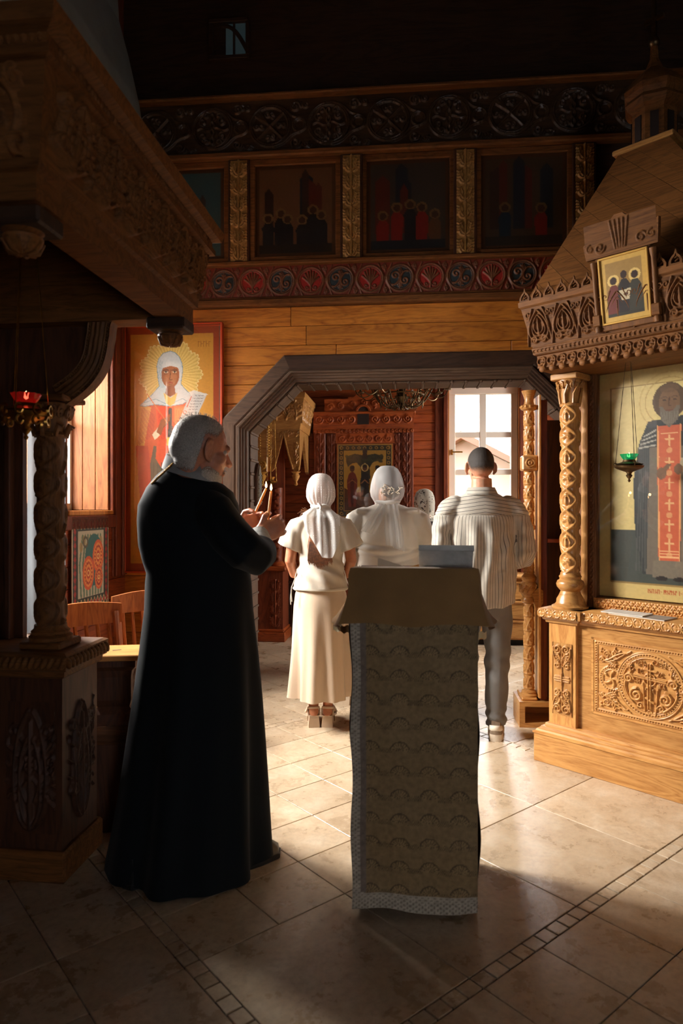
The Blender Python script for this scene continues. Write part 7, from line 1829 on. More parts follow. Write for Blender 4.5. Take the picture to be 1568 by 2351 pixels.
    def gather(z):
        k = max(0.0, min(1.0, (1.56-z)/0.13))
        return lambda a: (0.06*k*math.sin(a*17+1) + 0.04*k*math.sin(a*29)) * (1 if math.sin(a) < 0.2 else 0.15)
    for z, rx, ry, cy in ((1.642, 0.012, 0.012, 0.0), (1.638, 0.035, 0.042, 0.0), (1.625, 0.058, 0.072, 0.0), (1.60, 0.077, 0.094, 0.0), (1.565, 0.089, 0.107, 0.0), (1.53, 0.094, 0.112, 0.0), (1.49, 0.092, 0.108, 0.005), (1.462, 0.082, 0.095, 0.01), (1.44, 0.066, 0.080, 0.012), (1.425, 0.057, 0.072, 0.012), (1.405, 0.064, 0.078, 0.01), (1.38, 0.085, 0.085, 0.0), (1.36, 0.10, 0.088, -0.0)):
        rings.append(ringe(0, cy, z, rx, ry, 120, gather(z)))
    MB().loft(rings, cap=False).build('headscarf', SC, g, 179, fix=False)
    S, T = np.meshgrid(np.linspace(-1, 1, 61), np.linspace(0, 1, 50))
    wd = 0.050 + 0.068*np.minimum(1, T*3.2)*(1-0.25*np.maximum(0, T-0.6)); L = np.where(S < 0, 0.325+S*0.19, 0.325-0.02*np.abs(S-0.35)-0.11*np.maximum(0, S-0.55)*2.2)
    X = S*wd + 0.015*T; Z = 1.425 - T*L; Yv = -0.086 - 0.078*np.sqrt(T) - 0.014*np.cos(S*8.5+0.4)*np.minimum(1, T*4)*(1-0.3*T) + 0.012*np.abs(S)
    put('scarf_tail', grid_mesh('scarf_tail', np.stack([X, Yv, Z], -1), SC), g)
    kn = MB().tube([(-0.055, -0.070, 1.428), (-0.02, -0.094, 1.422), (0.015, -0.096, 1.430), (0.055, -0.068, 1.424)], [0.012, 0.013, 0.014, 0.010], 10, round_ends=True).tube([(-0.012, -0.10, 1.442), (0.004, -0.105, 1.425), (0.0, -0.10, 1.405)], [0.008, 0.012, 0.008], 8, round_ends=True)
    kn.build('scarf_knot', fabric('voile_knot', srgb(214, 211, 206), 0.9, 500), g, 60)
    # chunky heeled sandals
    NUDE = plain('nude_leather', srgb(198, 172, 146), 0.5, 0, 0.06, 30)
    for s in (-1, 1):
        p = empty('sandal', (s*0.047, 0.005, 0), -s*0.12, parent=g)
        outl = [(-0.030, -0.045), (0.030, -0.045), (0.036, 0.0), (0.040, 0.09), (0.042, 0.15), (0.020, 0.195), (-0.012, 0.200), (-0.036, 0.165), (-0.038, 0.09), (-0.034, 0.0)]
        MB().loft([[(x, y, 0.062 - max(0, y)*0.20) for x, y in outl], [(x, y, 0.078 - max(0, y)*0.20) for x, y in outl]]).build('sole', NUDE, p)
        MB().loft([[(x*sx, y, z) for x, y in ((-1, -0.045), (1, -0.045), (1, 0.02), (-1, 0.02))] for sx, z in ((0.036, 0.0), (0.0365, 0.012), (0.034, 0.04), (0.031, 0.066))]).build('heel', NUDE, p)
        MB().loft([[(x*0.9, y, z) for x, y in ((-0.036, 0.10), (0.038, 0.10), (0.02, 0.185), (-0.02, 0.185))] for z in (0.0, 0.045)]).build('platform', NUDE, p)
        sp = [(0.038*math.cos(a), -0.002+0.042*math.sin(a), 0.118 - 0.012*math.sin(a)) for a in np.linspace(0, 2*math.pi, 25)[:-1]]
        MB().tube(sp, 0.0075, 6, closed=True, flat=0.4).build('ankle_strap', NUDE, p, 60)
        MB().tube([(-0.036, -0.03, 0.075), (-0.039, -0.01, 0.115)], 0.006, 6).build('side_strap', NUDE, p, 60); MB().tube([(0.036, -0.03, 0.075), (0.039, -0.01, 0.115)], 0.006, 6).build('side_strap', NUDE, p, 60)
        MB().tube([(-0.040, 0.12, 0.055), (-0.02, 0.12, 0.095), (0.02, 0.12, 0.095), (0.042, 0.12, 0.055)], 0.010, 6, flat=2.0).build('toe_strap', NUDE, p, 60)
girl()

# ------------------------------------------------------------------ woman with the white organza scarf
def woman():
    g = empty('person', (0.31, 4.62, 0), -0.03, 'broad woman in white blouse with sheer white headscarf tied in long ends', 'person', 'people standing at prayer')
    b = MB(); head_shape(b, (0.0, 0.03, 1.575), 1.0)
    b.tube([(0, 0.0, 1.40), (0, 0.01, 1.52)], [0.062, 0.058], 14)
    b.loft([ringe(0, 0, z, rx, ry, 28) for z, rx, ry in ((0.82, 0.12, 0.1), (0.90, 0.19, 0.15), (1.05, 0.175, 0.14), (1.25, 0.160, 0.110), (1.33, 0.125, 0.075), (1.38, 0.075, 0.06), (1.45, 0.06, 0.06))])
    for s in (-1, 1):
        b.tube([(s*0.135, 0, 1.33), (s*0.225, 0.0, 1.22), (s*0.255, 0.02, 1.08), (s*0.20, 0.14, 1.02), (s*0.09, 0.25, 1.02)], [0.045, 0.052, 0.046, 0.044, 0.03], 14, round_ends=True)
        b.tube([(s*0.10, 0, 0.88), (s*0.085, 0, 0.48), (s*0.075, 0, 0.25), (s*0.07, 0, 0.10)], [0.105, 0.068, 0.050, 0.036], 14, round_ends=True)
        foot(b, (s*0.07, 0.005, 0.115), s*0.1, 0.24)
        hand(b, (s*0.09, 0.25, 1.02), (-s*0.9, 0.4, 0.1), (0, 0.3, 0.9), (0, -1, 0), 0.4, 0.95)
    mesh_obj('body', fuse(b, 0.007, 3), SKIN, g)
    t = MB(); t.loft([ringe(0, 0.0, z, rx, ry, 44) for z, rx, ry in ((0.86, 0.215, 0.175), (0.95, 0.21, 0.17), (1.02, 0.212, 0.165), (1.06, 0.205, 0.158), (1.12, 0.212, 0.158), (1.20, 0.214, 0.155), (1.30, 0.212, 0.145), (1.37, 0.205, 0.125), (1.405, 0.175, 0.105), (1.43, 0.115, 0.085), (1.445, 0.075, 0.075))])
    for s in (-1, 1):
        t.box(s*0.10, s*0.215, -0.085, 0.085, 1.38, 1.415, 0.012)
        t.tube([(s*0.16, 0, 1.35), (s*0.205, -0.005, 1.33), (s*0.255, 0.0, 1.20), (s*0.275, 0.02, 1.08), (s*0.21, 0.14, 1.015), (s*0.11, 0.24, 1.02)], [0.075, 0.082, 0.076, 0.064, 0.056, 0.044], 18, round_ends=True)
    me = fuse(t, 0.007, 4, 0.5, 'blouse')
    displace(me, lambda x, y, z: np.where(y < 0.05, 1, 0)*(-0.010*np.exp(-((z-1.10-0.10*np.abs(x)-0.5*x*x)/0.010)**2) - 0.010*np.exp(-((z-1.165+0.05*np.abs(x)+0.10*x)/0.011)**2) + 0.008*np.exp(-((z-1.135)/0.02)**2) - 0.006*np.exp(-((z-1.045-0.22*x)/0.010)**2)) + 0.0025*np.sin(z*60+x*30)*np.exp(-((np.abs(x)-0.24)/0.05)**2))
    mesh_obj('blouse', me, fabric('white_blouse', srgb(206, 196, 182), 0.75, 800, 0.04), g)
    # the skirt reaches the floor
    MB().loft([ringe(0, 0, z, rx, ry, 60, (lambda q: (lambda a: q*(0.07*math.sin(a*6)+0.05*math.sin(a*11))))(max(0, (0.8-z)/0.7))) for z, rx, ry in ((0.92, 0.19, 0.15), (0.80, 0.215, 0.17), (0.5, 0.225, 0.18), (0.10, 0.25, 0.20))], cap=False).build('skirt', fabric('white_skirt', srgb(220, 210, 198), 0.85), g, 179)
    for s in (-1, 1): MB().loft([[(s*0.07+x, y, z) for x, y in ((-0.04, -0.06), (0.04, -0.06), (0.045, 0.1), (0.0, 0.2), (-0.045, 0.1))] for z in (0.0, 0.06)]).build('shoe', plain('white_shoe', srgb(206, 200, 190), 0.5), g)
    # dark hair with a low bun seen through the scarf
    h = MB().ellipsoid((0, 0.012, 1.605), (0.082, 0.103, 0.092), 20, 12).ellipsoid((0.022, -0.085, 1.535), (0.062, 0.045, 0.055), 16, 10)
    mesh_obj('hair', fuse(h, 0.006, 4, 0.5, 'hair'), plain('dark_hair', srgb(66, 48, 38), 0.5, 0, 0.4, 80), g)
    SC = sheer('white_organza', srgb(232, 232, 230), 0.45)
    rings = []
    def ga(z):
        k = max(0.0, min(1.0, (1.56-z)/0.12))
        return lambda a: (0.05*k*math.sin(a*13) + 0.03*k*math.sin(a*23+1)) * (1 if math.sin(a) < 0.3 else 0.2)
    for z, rx, ry, cx, cy in ((1.703, 0.015, 0.015, 0, 0.0), (1.698, 0.045, 0.05, 0.0, 0.0), (1.68, 0.070, 0.085, 0, 0.0), (1.65, 0.090, 0.110, 0, 0.0), (1.61, 0.104, 0.125, 0, -0.005), (1.57, 0.113, 0.135, 0.0, -0.010), (1.53, 0.116, 0.138, 0.0, -0.012), (1.495, 0.108, 0.130, 0.0, -0.010), (1.47, 0.092, 0.112, 0.0, -0.006), (1.452, 0.080, 0.098, 0.0, -0.004), (1.435, 0.080, 0.096, 0, 0), (1.41, 0.10, 0.10, 0, 0)):
        rings.append(ringe(cx, cy, z, rx, ry, 100, ga(z)))
    MB().loft(rings, cap=False).build('headscarf', SC, g, 179, fix=False)
    # flower-shaped comb on the bun
    fl = MB(); r = random.Random(8)
    for k in range(34):
        x, z = r.uniform(-0.045, 0.085), 1.545+r.uniform(-0.035, 0.025) - (0.01 if k % 3 else 0.0)
        fl.tube([(x, -0.148, z), (x+r.uniform(-0.014, 0.014), -0.156, z+r.uniform(-0.012, 0.014))], [0.004, 0.0022], 5, round_ends=True)
    fl.build('scarf_flowers', fabric('cream_flowers', srgb(220, 206, 186), 0.8), g, 60)
    # long tied ends
    def ribbon(x0, x1, z0, z1, w0, w1, y0, ph, nm='scarf_end'):
        S, T = np.meshgrid(np.linspace(-1, 1, 24), np.linspace(0, 1, 30))
        X = x0 + (x1-x0)*T + S*(w0+(w1-w0)*np.minimum(1, T*1.6)); Z = z0 + (z1-z0)*T - 0.012*S*T; Yv = y0 - 0.075*np.sqrt(T) - 0.009*np.cos(S*7+ph)*(0.4+T*0.6)
        put(nm, grid_mesh(nm, np.stack([X, Yv, Z], -1), SC), g)
    ribbon(0.010, 0.035, 1.455, 1.165, 0.030, 0.052, -0.105, 0.4); ribbon(0.045, 0.072, 1.455, 1.145, 0.018, 0.036, -0.100, 1.6); ribbon(-0.02, -0.135, 1.455, 1.255, 0.022, 0.045, -0.095, 2.2)
    MB().tube([(-0.075, -0.085, 1.458), (-0.02, -0.112, 1.450), (0.03, -0.114, 1.456), (0.075, -0.088, 1.460)], [0.010, 0.015, 0.016, 0.010], 10, round_ends=True).build('scarf_knot', fabric('organza_knot', srgb(226, 224, 220), 0.8), g, 60)
woman()

# ------------------------------------------------------------------ man in the striped shirt
def striped():
    t = NT('striped_cotton')
    a = t.n('ShaderNodeAttribute', attribute_name='stripe'); 
    f = t.math('FRACT', t.math('MULTIPLY', a.outputs['Fac'], 46.0)); m = t.math('LESS_THAN', f, 0.15)
    nz = t.n('ShaderNodeTexNoise', _Scale=14.0, _Detail=4.0); t.l(t.coords(), nz.inputs['Vector'])
    base = t.ramp(nz.outputs['Fac'], [(0.3, srgb(178, 168, 152)), (0.7, srgb(196, 188, 174))])
    t.col(t.mix(m, base, srgb(92, 88, 84))); t.b.inputs['Roughness'].default_value = 0.85; t.b.inputs['Sheen Weight'].default_value = 0.2
    n2 = t.n('ShaderNodeTexNoise', _Scale=500.0); t.l(t.coords(), n2.inputs['Vector']); t.bump(n2.outputs['Fac'], 0.12, 0.002)
    return t.m
def man():
    g = empty('person', (0.865, 4.22, 0), 0.0, 'young man in loose striped shirt and grey jeans seen from behind', 'person', 'people standing at prayer')
    b = MB(); head_shape(b, (0.0, 0.03, 1.668), 1.04)
    b.tube([(0, -0.004, 1.46), (0, -0.006, 1.60)], [0.068, 0.062], 16)
    b.loft([ringe(0, 0, z, rx, ry, 28) for z, rx, ry in ((0.88, 0.11, 0.10), (0.95, 0.165, 0.12), (1.10, 0.150, 0.11), (1.28, 0.175, 0.12), (1.42, 0.180, 0.10), (1.48, 0.12, 0.075), (1.50, 0.07, 0.065))])
    for s in (-1, 1):
        b.tube([(s*0.185, 0, 1.435), (s*0.225, -0.02, 1.28), (s*0.25, -0.03, 1.14), (s*0.20, 0.09, 1.09), (s*0.09, 0.24, 1.10)], [0.052, 0.046, 0.040, 0.036, 0.027], 14, round_ends=True)
        b.tube([(s*0.095, 0, 0.92), (s*0.095, 0.01, 0.50), (s*0.09, 0.0, 0.30), (s*0.085, 0, 0.10)], [0.095, 0.06, 0.052, 0.036], 14, round_ends=True)
        hand(b, (s*0.09, 0.24, 1.10), (-s*0.9, 0.35, 0.1), (0, 0.3, 0.9), (0, -1, 0), 0.5)
    # protruding ears
    for s in (-1, 1): b.ellipsoid((s*0.090, 0.020, 1.662), (0.010, 0.019, 0.032), 12, 8, Matrix.Rotation(s*0.5, 3, 'Z'))
    mesh_obj('body', fuse(b, 0.0055, 3), SKIN, g)
    # cropped hair cap
    h = MB(); h.ellipsoid((0, 0.018, 1.702), (0.0805, 0.1015, 0.093), 28, 18); h.ellipsoid((0, -0.004, 1.676), (0.0755, 0.0855, 0.082), 24, 14)
    me = fuse(h, 0.004, 3, 0.5, 'hair')
    bm = bmesh.new(); bm.from_mesh(me)
    hl = lambda x, y: 1.612 + 0.05*max(0.0, (y+0.03)/0.06) + 0.5*max(0.0, y-0.035)
    bmesh.ops.delete(bm, geom=[v for v in bm.verts if v.co.z < hl(v.co.x, v.co.y)], context='VERTS'); bm.to_mesh(me); bm.free()
    co, _ = mcoords(me); dn_ = np.array([min(1.0, max(0.0, (c[2]-hl(c[0], c[1]))/0.075)) for c in co])
    me.attributes.new('dens', 'FLOAT', 'POINT').data.foreach_set('value', dn_.astype(np.float32))
    mesh_obj('hair', me, hair_mat('cropped_hair', srgb(52, 44, 38), 0.7, 380), g)
    # shirt
    t = MB(); t.loft([ringe(0, 0.0, z, rx, ry, 44, None, til) for z, rx, ry, til in ((0.845, 0.200, 0.150, 0.035), (0.90, 0.204, 0.155, 0.02), (1.0, 0.208, 0.158, 0), (1.10, 0.210, 0.160, 0), (1.22, 0.212, 0.158, 0), (1.34, 0.214, 0.145, 0), (1.42, 0.205, 0.118, 0), (1.465, 0.165, 0.095, 0), (1.50, 0.11, 0.085, 0), (1.515, 0.080, 0.078, 0))])
    AX = {}
    for s in (-1, 1):
        pts = [(s*0.165, 0, 1.425), (s*0.205, -0.005, 1.39), (s*0.245, -0.02, 1.28), (s*0.262, -0.03, 1.15), (s*0.255, -0.005, 1.10), (s*0.20, 0.10, 1.085), (s*0.11, 0.215, 1.10)]
        t.tube(pts, [0.072, 0.078, 0.070, 0.064, 0.064, 0.056, 0.044], 18, round_ends=True)
    me = fuse(t, 0.006, 4, 0.5, 'shirt')
    def wr(x, y, z):
        d = np.where(y < 0.02, 1.0, 0.2)*(0.010*np.sin(x*62 + 1.2*np.sin(z*9)+0.6)*np.clip((1.37-z)/0.12, 0, 1)*np.exp(-((z-1.12)/0.28)**2))
        d += 0.007*np.sin(z*38 - x*42)*np.exp(-((x-0.12)/0.07)**2)*np.exp(-((z-1.18)/0.13)**2)
        d += 0.006*np.sin(z*70 + y*20)*np.exp(-((np.abs(x)-0.25)/0.05)**2)
        d += -0.006*np.exp(-((z-1.375)/0.005)**2)*(y < 0.03)
        return d
    displace(me, wr)
    co, no = mcoords(me)
    x, y, z = co.T
    st = np.arctan2(x, -y-0.0)*0.19
    sl = (np.abs(x) > 0.205) & (z < 1.40); st = np.where(sl, np.arctan2(y+0.02, np.abs(x)-0.255)*0.066 + 3, st)
    st = np.where((z > 1.375) & (y < 0.06), z + 0.15*np.abs(x), st)
    at_ = me.attributes.new('stripe', 'FLOAT', 'POINT'); at_.data.foreach_set('value', st.astype(np.float32))
    SM = striped(); mesh_obj('shirt', me, SM, g)
    # collar
    n = 40; rings = []
    for (r1, r2, z, dz) in ((0.070, 0.072, 1.505, 0), (0.076, 0.078, 1.54, 0), (0.082, 0.086, 1.543, 0), (0.100, 0.098, 1.505, 0), (0.112, 0.104, 1.497, 0)):
        rings.append([Vector((r1*math.cos(a), 0.005 + r2*math.sin(a), z - 0.02*max(0, math.sin(a)))) for a in np.linspace(0, 2*math.pi, n+1)[:-1]])
    cm = MB().loft(rings, cap=False).mesh('collar', SM, 179); c2, _ = mcoords(cm); at_ = cm.attributes.new('stripe', 'FLOAT', 'POINT'); at_.data.foreach_set('value', (c2[:, 2]*1.0).astype(np.float32)); put('collar', cm, g)
    # jeans
    j = MB()
    j.loft([ringe(0, 0, z, rx, ry, 36) for z, rx, ry in ((0.74, 0.15, 0.12), (0.82, 0.178, 0.132), (0.92, 0.172, 0.125), (0.98, 0.160, 0.115))])
    for s, kx in ((-1, -0.095), (1, 0.095)):
        j.tube([(s*0.09, 0, 0.86), (kx*1.02, 0.0, 0.70), (kx*1.06, 0.005, 0.52), (kx*1.0, 0.0, 0.38), (kx*0.96, -0.005, 0.24), (kx*0.94, 0.0, 0.12), (kx*0.94, 0.003, 0.085)], [0.098, 0.092, 0.078, 0.072, 0.068, 0.062, 0.062], 24)
    me = fuse(j, 0.006, 3, 0.5, 'jeans')
    displace(me, lambda x, y, z: 0.005*np.sin(z*55+x*20+np.sin(y*30))*np.exp(-((z-0.48)/0.10)**2) + 0.007*np.sin(z*90+x*25)*np.exp(-((z-0.13)/0.06)**2) + 0.003*np.sin(z*30+y*40))
    mesh_obj('jeans', me, fabric('grey_denim', srgb(104, 100, 96), 0.85, 420, 0.16, 7), g)
    # sneakers
    for s in (-1, 1):
        p = empty('sneaker', (s*0.089, 0.0, 0), -s*0.22, parent=g)
        outl = lambda k, z, e=0: [Vector(((x)*k, y*(k if y > 0 else 1.0)-e, z)) for x, y in ((-0.032, -0.080), (0.0, -0.092), (0.032, -0.080), (0.042, -0.04), (0.041, 0.03), (0.050, 0.10), (0.044, 0.165), (0.012, 0.205), (-0.024, 0.195), (-0.046, 0.150), (-0.048, 0.09), (-0.040, 0.02), (-0.041, -0.04))]
        MB().loft([outl(1.0, 0.0), outl(1.06, 0.006), outl(1.07, 0.030), outl(1.02, 0.042)]).build('sole', plain('sneaker_sole', srgb(208, 194, 174), 0.7, 0, 0.08, 50), p, 40)
        MB().loft([outl(1.0, 0.040), outl(0.98, 0.055), outl(0.88, 0.075)[:], [Vector((v.x*0.86, v.y*0.55-0.02, 0.095)) for v in outl(0.9, 0)], [Vector((v.x*0.84, v.y*0.36-0.03, 0.118)) for v in outl(0.9, 0)]]).build('upper', plain('sneaker_suede', srgb(128, 108, 88), 0.85, 0, 0.15, 60), p, 50)
        MB().tube([(-0.036, -0.055, 0.075), (-0.028, -0.080, 0.080), (0.0, -0.088, 0.082), (0.028, -0.080, 0.080), (0.036, -0.055, 0.075)], 0.016, 8, flat=0.35).build('heel_patch', plain('sneaker_cream', srgb(214, 202, 184), 0.7), p, 60)
man()

# ------------------------------------------------------------------ small person with the lace scarf, in the far room
def small_person():
    P0 = at(974, 1180, 6.0)
    g = empty('person', (P0.x, 6.0, 0), 0.1, 'person in a white lace headscarf and dark top standing in the far room', 'person', 'people standing at prayer')
    b = MB(); head_shape(b, (0, 0.02, 1.465), 0.93); b.tube([(0, 0, 1.29), (0, 0, 1.42)], 0.048, 12)
    b.loft([ringe(0, 0, z, rx, ry, 24) for z, rx, ry in ((0.80, 0.14, 0.1), (1.0, 0.12, 0.09), (1.2, 0.14, 0.09), (1.28, 0.13, 0.075), (1.32, 0.06, 0.05))])
    for s in (-1, 1):
        b.tube([(s*0.145, 0, 1.26), (s*0.18, 0, 1.05), (s*0.13, 0.14, 0.98), (s*0.07, 0.2, 1.0)], [0.04, 0.036, 0.03, 0.022], 12, round_ends=True); hand(b, (s*0.07, 0.2, 1.0), (-s*0.8, 0.5, 0.2), (0, 0.3, 0.9), (0, -1, 0), 0.5, 0.85)
        b.tube([(s*0.08, 0, 0.84), (s*0.07, 0, 0.45), (s*0.06, 0, 0.1)], [0.08, 0.055, 0.032], 12, round_ends=True); foot(b, (s*0.06, 0, 0.115), s*0.1, 0.22)
    mesh_obj('body', fuse(b, 0.007, 2), SKIN, g)
    t = MB().loft([ringe(0, 0, z, rx, ry, 28) for z, rx, ry in ((0.82, 0.16, 0.12), (1.0, 0.145, 0.11), (1.2, 0.16, 0.11), (1.28, 0.15, 0.09), (1.325, 0.075, 0.06))])
    for s in (-1, 1): t.tube([(s*0.135, 0, 1.26), (s*0.185, 0, 1.06), (s*0.14, 0.12, 0.985)], [0.056, 0.05, 0.042], 14, round_ends=True)
    mesh_obj('dark_top', fuse(t, 0.008, 3), fabric('dark_knit', srgb(52, 42, 40), 0.9, 200, 0.3, 30), g)
    MB().loft([ringe(0, 0, z, rx, ry, 40, lambda a: 0.04*math.sin(a*7)) for z, rx, ry in ((0.88, 0.15, 0.12), (0.6, 0.18, 0.14), (0.12, 0.22, 0.17))], cap=False).build('skirt', fabric('dark_skirt', srgb(46, 40, 42), 0.9), g, 179)
    h = MB().ellipsoid((0, 0.005, 1.49), (0.078, 0.096, 0.085), 20, 12).ellipsoid((0, -0.05, 1.42), (0.062, 0.05, 0.07), 16, 10); mesh_obj('hair', fuse(h, 0.007, 3), plain('dark_hair', (0, 0, 0)), g)
    rings = [ringe(0, cy, z, rx, ry, 60) for z, rx, ry, cy in ((1.585, 0.012, 0.012, 0), (1.578, 0.04, 0.05, 0), (1.555, 0.07, 0.085, 0), (1.51, 0.088, 0.108, 0), (1.46, 0.092, 0.112, -0.005), (1.40, 0.088, 0.105, -0.01), (1.35, 0.085, 0.098, -0.01), (1.32, 0.098, 0.10, -0.01), (1.30, 0.125, 0.11, -0.01))]
    MB().loft(rings, cap=False).build('headscarf', sheer('white_lace', srgb(224, 216, 200), 1.0, lace=True), g, 179, fix=False)
small_person()

# ------------------------------------------------------------------ priest in the black cassock holding two candles
def priest():
    g = empty('person', (-0.575, 2.74, 0), 0.0, 'grey-haired priest in a long black cassock holding two lit candles', 'person')
    O = Vector((-0.575, 2.74, 0))
    def L(px, py, Y): return at(px, py, Y) - O
    # head turned to the right and away, bowed a little
    hc = L(464, 1036, 2.72); yaw = math.radians(-58)
    RM = Matrix.Rotation(yaw, 3, 'Z') @ Matrix.Rotation(math.radians(-10), 3, 'X')
    b = MB(); head_shape(b, hc, 1.16, RM)
    nb = L(428, 1105, 2.73)
    b.tube([nb + Vector((0, 0, -0.05)), nb, hc + RM @ Vector((0, -0.03, -0.075))], [0.070, 0.068, 0.066], 18)
    b.ellipsoid(hc + RM @ Vector((0, -0.050, -0.075)), (0.066, 0.050, 0.055), 16, 10, RM)
    b.loft([ringe(0.0, 0, z, rx, ry, 28) for z, rx, ry in ((0.80, 0.11, 0.10), (0.95, 0.15, 0.12), (1.15, 0.13, 0.10), (1.35, 0.14, 0.10), (1.46, 0.11, 0.08), (1.50, 0.08, 0.07))])
    for s in (-1, 1):
        b.tube([(s*0.10-0.0, 0, 0.88), (s*0.09+0.03, 0, 0.48), (s*0.10+0.05, 0, 0.10)], [0.10, 0.065, 0.04], 14, round_ends=True)
    sh = L(478, 1158, 2.69); el = L(576, 1276, 2.63); wr = L(594, 1230, 2.83)
    b.tube([sh, (sh+el)/2, el, (el+wr)/2, wr], [0.050, 0.045, 0.036, 0.034, 0.029], 14, round_ends=True)
    sh2 = L(372, 1150, 2.95); el2 = L(420, 1290, 3.08); wr2 = L(548, 1210, 3.02)
    b.tube([sh2, (sh2+el2)/2, el2, (el2+wr2)/2, wr2], [0.055, 0.05, 0.045, 0.04, 0.03], 14, round_ends=True)
    body_me = fuse(b, 0.005, 3, 0.5, 'body')
    # the two hands are melted at a finer grain, then joined to the same skin
    hb_ = MB()
    hd_ = (L(618, 1204, 2.88) - wr).normalized()
    hand(hb_, wr + Vector((0.004, 0.01, 0.004)), (0.80, 0.34, 0.34), (-0.34, -0.06, 0.94), (-0.36, 0.93, 0.05), 1.22, 1.12, 1.0)
    hb_.tube([wr - hd_*0.05, wr + hd_*0.03], [0.031, 0.030], 14, round_ends=True)
    d2 = (L(586, 1196, 3.04) - wr2).normalized()
    hand(hb_, wr2, (0.95, 0.08, 0.30), (-0.25, -0.1, 0.95), (0.05, -0.95, -0.2), 0.75, 1.05, 0.7)
    hb_.tube([wr2 - d2*0.05, wr2 + d2*0.03], [0.031, 0.030], 14, round_ends=True)
    hme = fuse(hb_, 0.0026, 3, 0.5, 'hands')
    bm = bmesh.new(); bm.from_mesh(body_me); bm.from_mesh(hme); bm.to_mesh(body_me); bm.free()
    body_me.polygons.foreach_set('use_smooth', [True]*len(body_me.polygons))
    mesh_obj('body', body_me, SKIN_RUDDY, g)
    # eye under the brow
    for s in (-1, 1): MB().ellipsoid(hc + RM @ Vector((s*0.036, 0.078, 0.008)), (0.013, 0.013, 0.013), 12, 8).build('eye', plain('eye_white', srgb(190, 176, 166), 0.2), g, 60)
    # hair: short grey crop over the skull, receding at the forehead
    h = MB(); h.ellipsoid(hc + RM @ Vector((0, -0.016, 0.040)), (0.090, 0.114, 0.102), 28, 18, RM); h.ellipsoid(hc + RM @ Vector((0, -0.040, 0.008)), (0.086, 0.096, 0.090), 24, 14, RM); h.ellipsoid(hc + RM @ Vector((0, -0.048, -0.055)), (0.076, 0.064, 0.070), 20, 12, RM)
    me = fuse(h, 0.005, 3, 0.5, 'hair'); inv = RM.transposed()
    def hl(q):
        ax = abs(q.x)
        if q.y < -0.045: return -0.112
        if q.y < 0.022: return -0.112 + (0.152 if ax > 0.045 else 0.0)*min(1.0, (q.y+0.045)/0.015)
        return 0.040 + (q.y-0.022)*1.25
    bm = bmesh.new(); bm.from_mesh(me)
    kill = [v for v in bm.verts if (lambda q: q.z < hl(q) or q.y > 0.085)(inv @ (v.co - hc))]
    bmesh.ops.delete(bm, geom=kill, context='VERTS'); bm.to_mesh(me); bm.free()
    co, _ = mcoords(me); dn_ = []
    for c in co:
        q = inv @ (Vector(c) - hc); dn_.append(min(1.0, max(0.0, (q.z-hl(q))/0.04)*1.0) * min(1.0, max(0.15, (0.10-q.y)/0.05)))
    me.attributes.new('dens', 'FLOAT', 'POINT').data.foreach_set('value', np.array(dn_, np.float32))
    mesh_obj('hair', me, hair_mat('grey_hair', srgb(118, 108, 100), 0.55, 260, srgb(190, 182, 172)), g)
    r = random.Random(11); ft = MB()
    for k in range(900):
        v = Vector((r.gauss(0, 1), r.gauss(0, 1), r.gauss(0, 1))).normalized()
        if v.z < -0.2 or v.y > 0.55: continue
        p = hc + RM @ (Vector((v.x*0.092, v.y*0.116-0.018, v.z*0.104+0.040))); d_ = (RM @ Vector((v.x, v.y-0.4, v.z+0.2))).normalized()*r.uniform(0.006, 0.016); q = d_.orthogonal().normalized()*0.0011
        ft.add([p-q, p+q, p+d_], [(0, 1, 2)])
    ft.build('hair_wisps', plain('white_hair', srgb(206, 200, 192), 0.6), g, fix=False)['kind'] = 'stuff'
    # beard
    bd_ = MB(); bd_.ellipsoid(hc + RM @ Vector((0, 0.062, -0.108)), (0.042, 0.040, 0.052), 18, 12, RM); bd_.ellipsoid(hc + RM @ Vector((0, 0.098, -0.066)), (0.034, 0.016, 0.012), 14, 8, RM)
    for s in (-1, 1): bd_.ellipsoid(hc + RM @ Vector((s*0.052, 0.030, -0.090)), (0.014, 0.046, 0.034), 14, 8, RM @ Matrix.Rotation(s*0.25, 3, 'Z'))
    me = fuse(bd_, 0.004, 4, 0.5, 'beard'); co, no = mcoords(me)
    dn_ = np.array([0.55 + 0.45*min(1.0, max(0.0, (-(inv @ (Vector(c)-hc)).z - 0.07)/0.03)) for c in co]); me.attributes.new('dens', 'FLOAT', 'POINT').data.foreach_set('value', dn_.astype(np.float32))
    mesh_obj('beard', me, hair_mat('beard_hair', srgb(168, 150, 132), 0.7, 300, srgb(206, 196, 182)), g)
    # cassock: outline measured row by row
    BLACK = NT('black_cassock'); t = BLACK
    n1 = t.n('ShaderNodeTexNoise', _Scale=300.0, _Detail=2.0); t.l(t.coords(), n1.inputs['Vector'])
    t.b.inputs['Base Color'].default_value = (0.006, 0.008, 0.010, 1); t.b.inputs['Roughness'].default_value = 0.8; t.b.inputs['Specular IOR Level'].default_value = 0.15; t.b.inputs['Sheen Weight'].default_value = 0.05; t.b.inputs['Sheen Roughness'].default_value = 0.5; t.bump(n1.outputs['Fac'], 0.1, 0.002)
    BLACK = BLACK.m
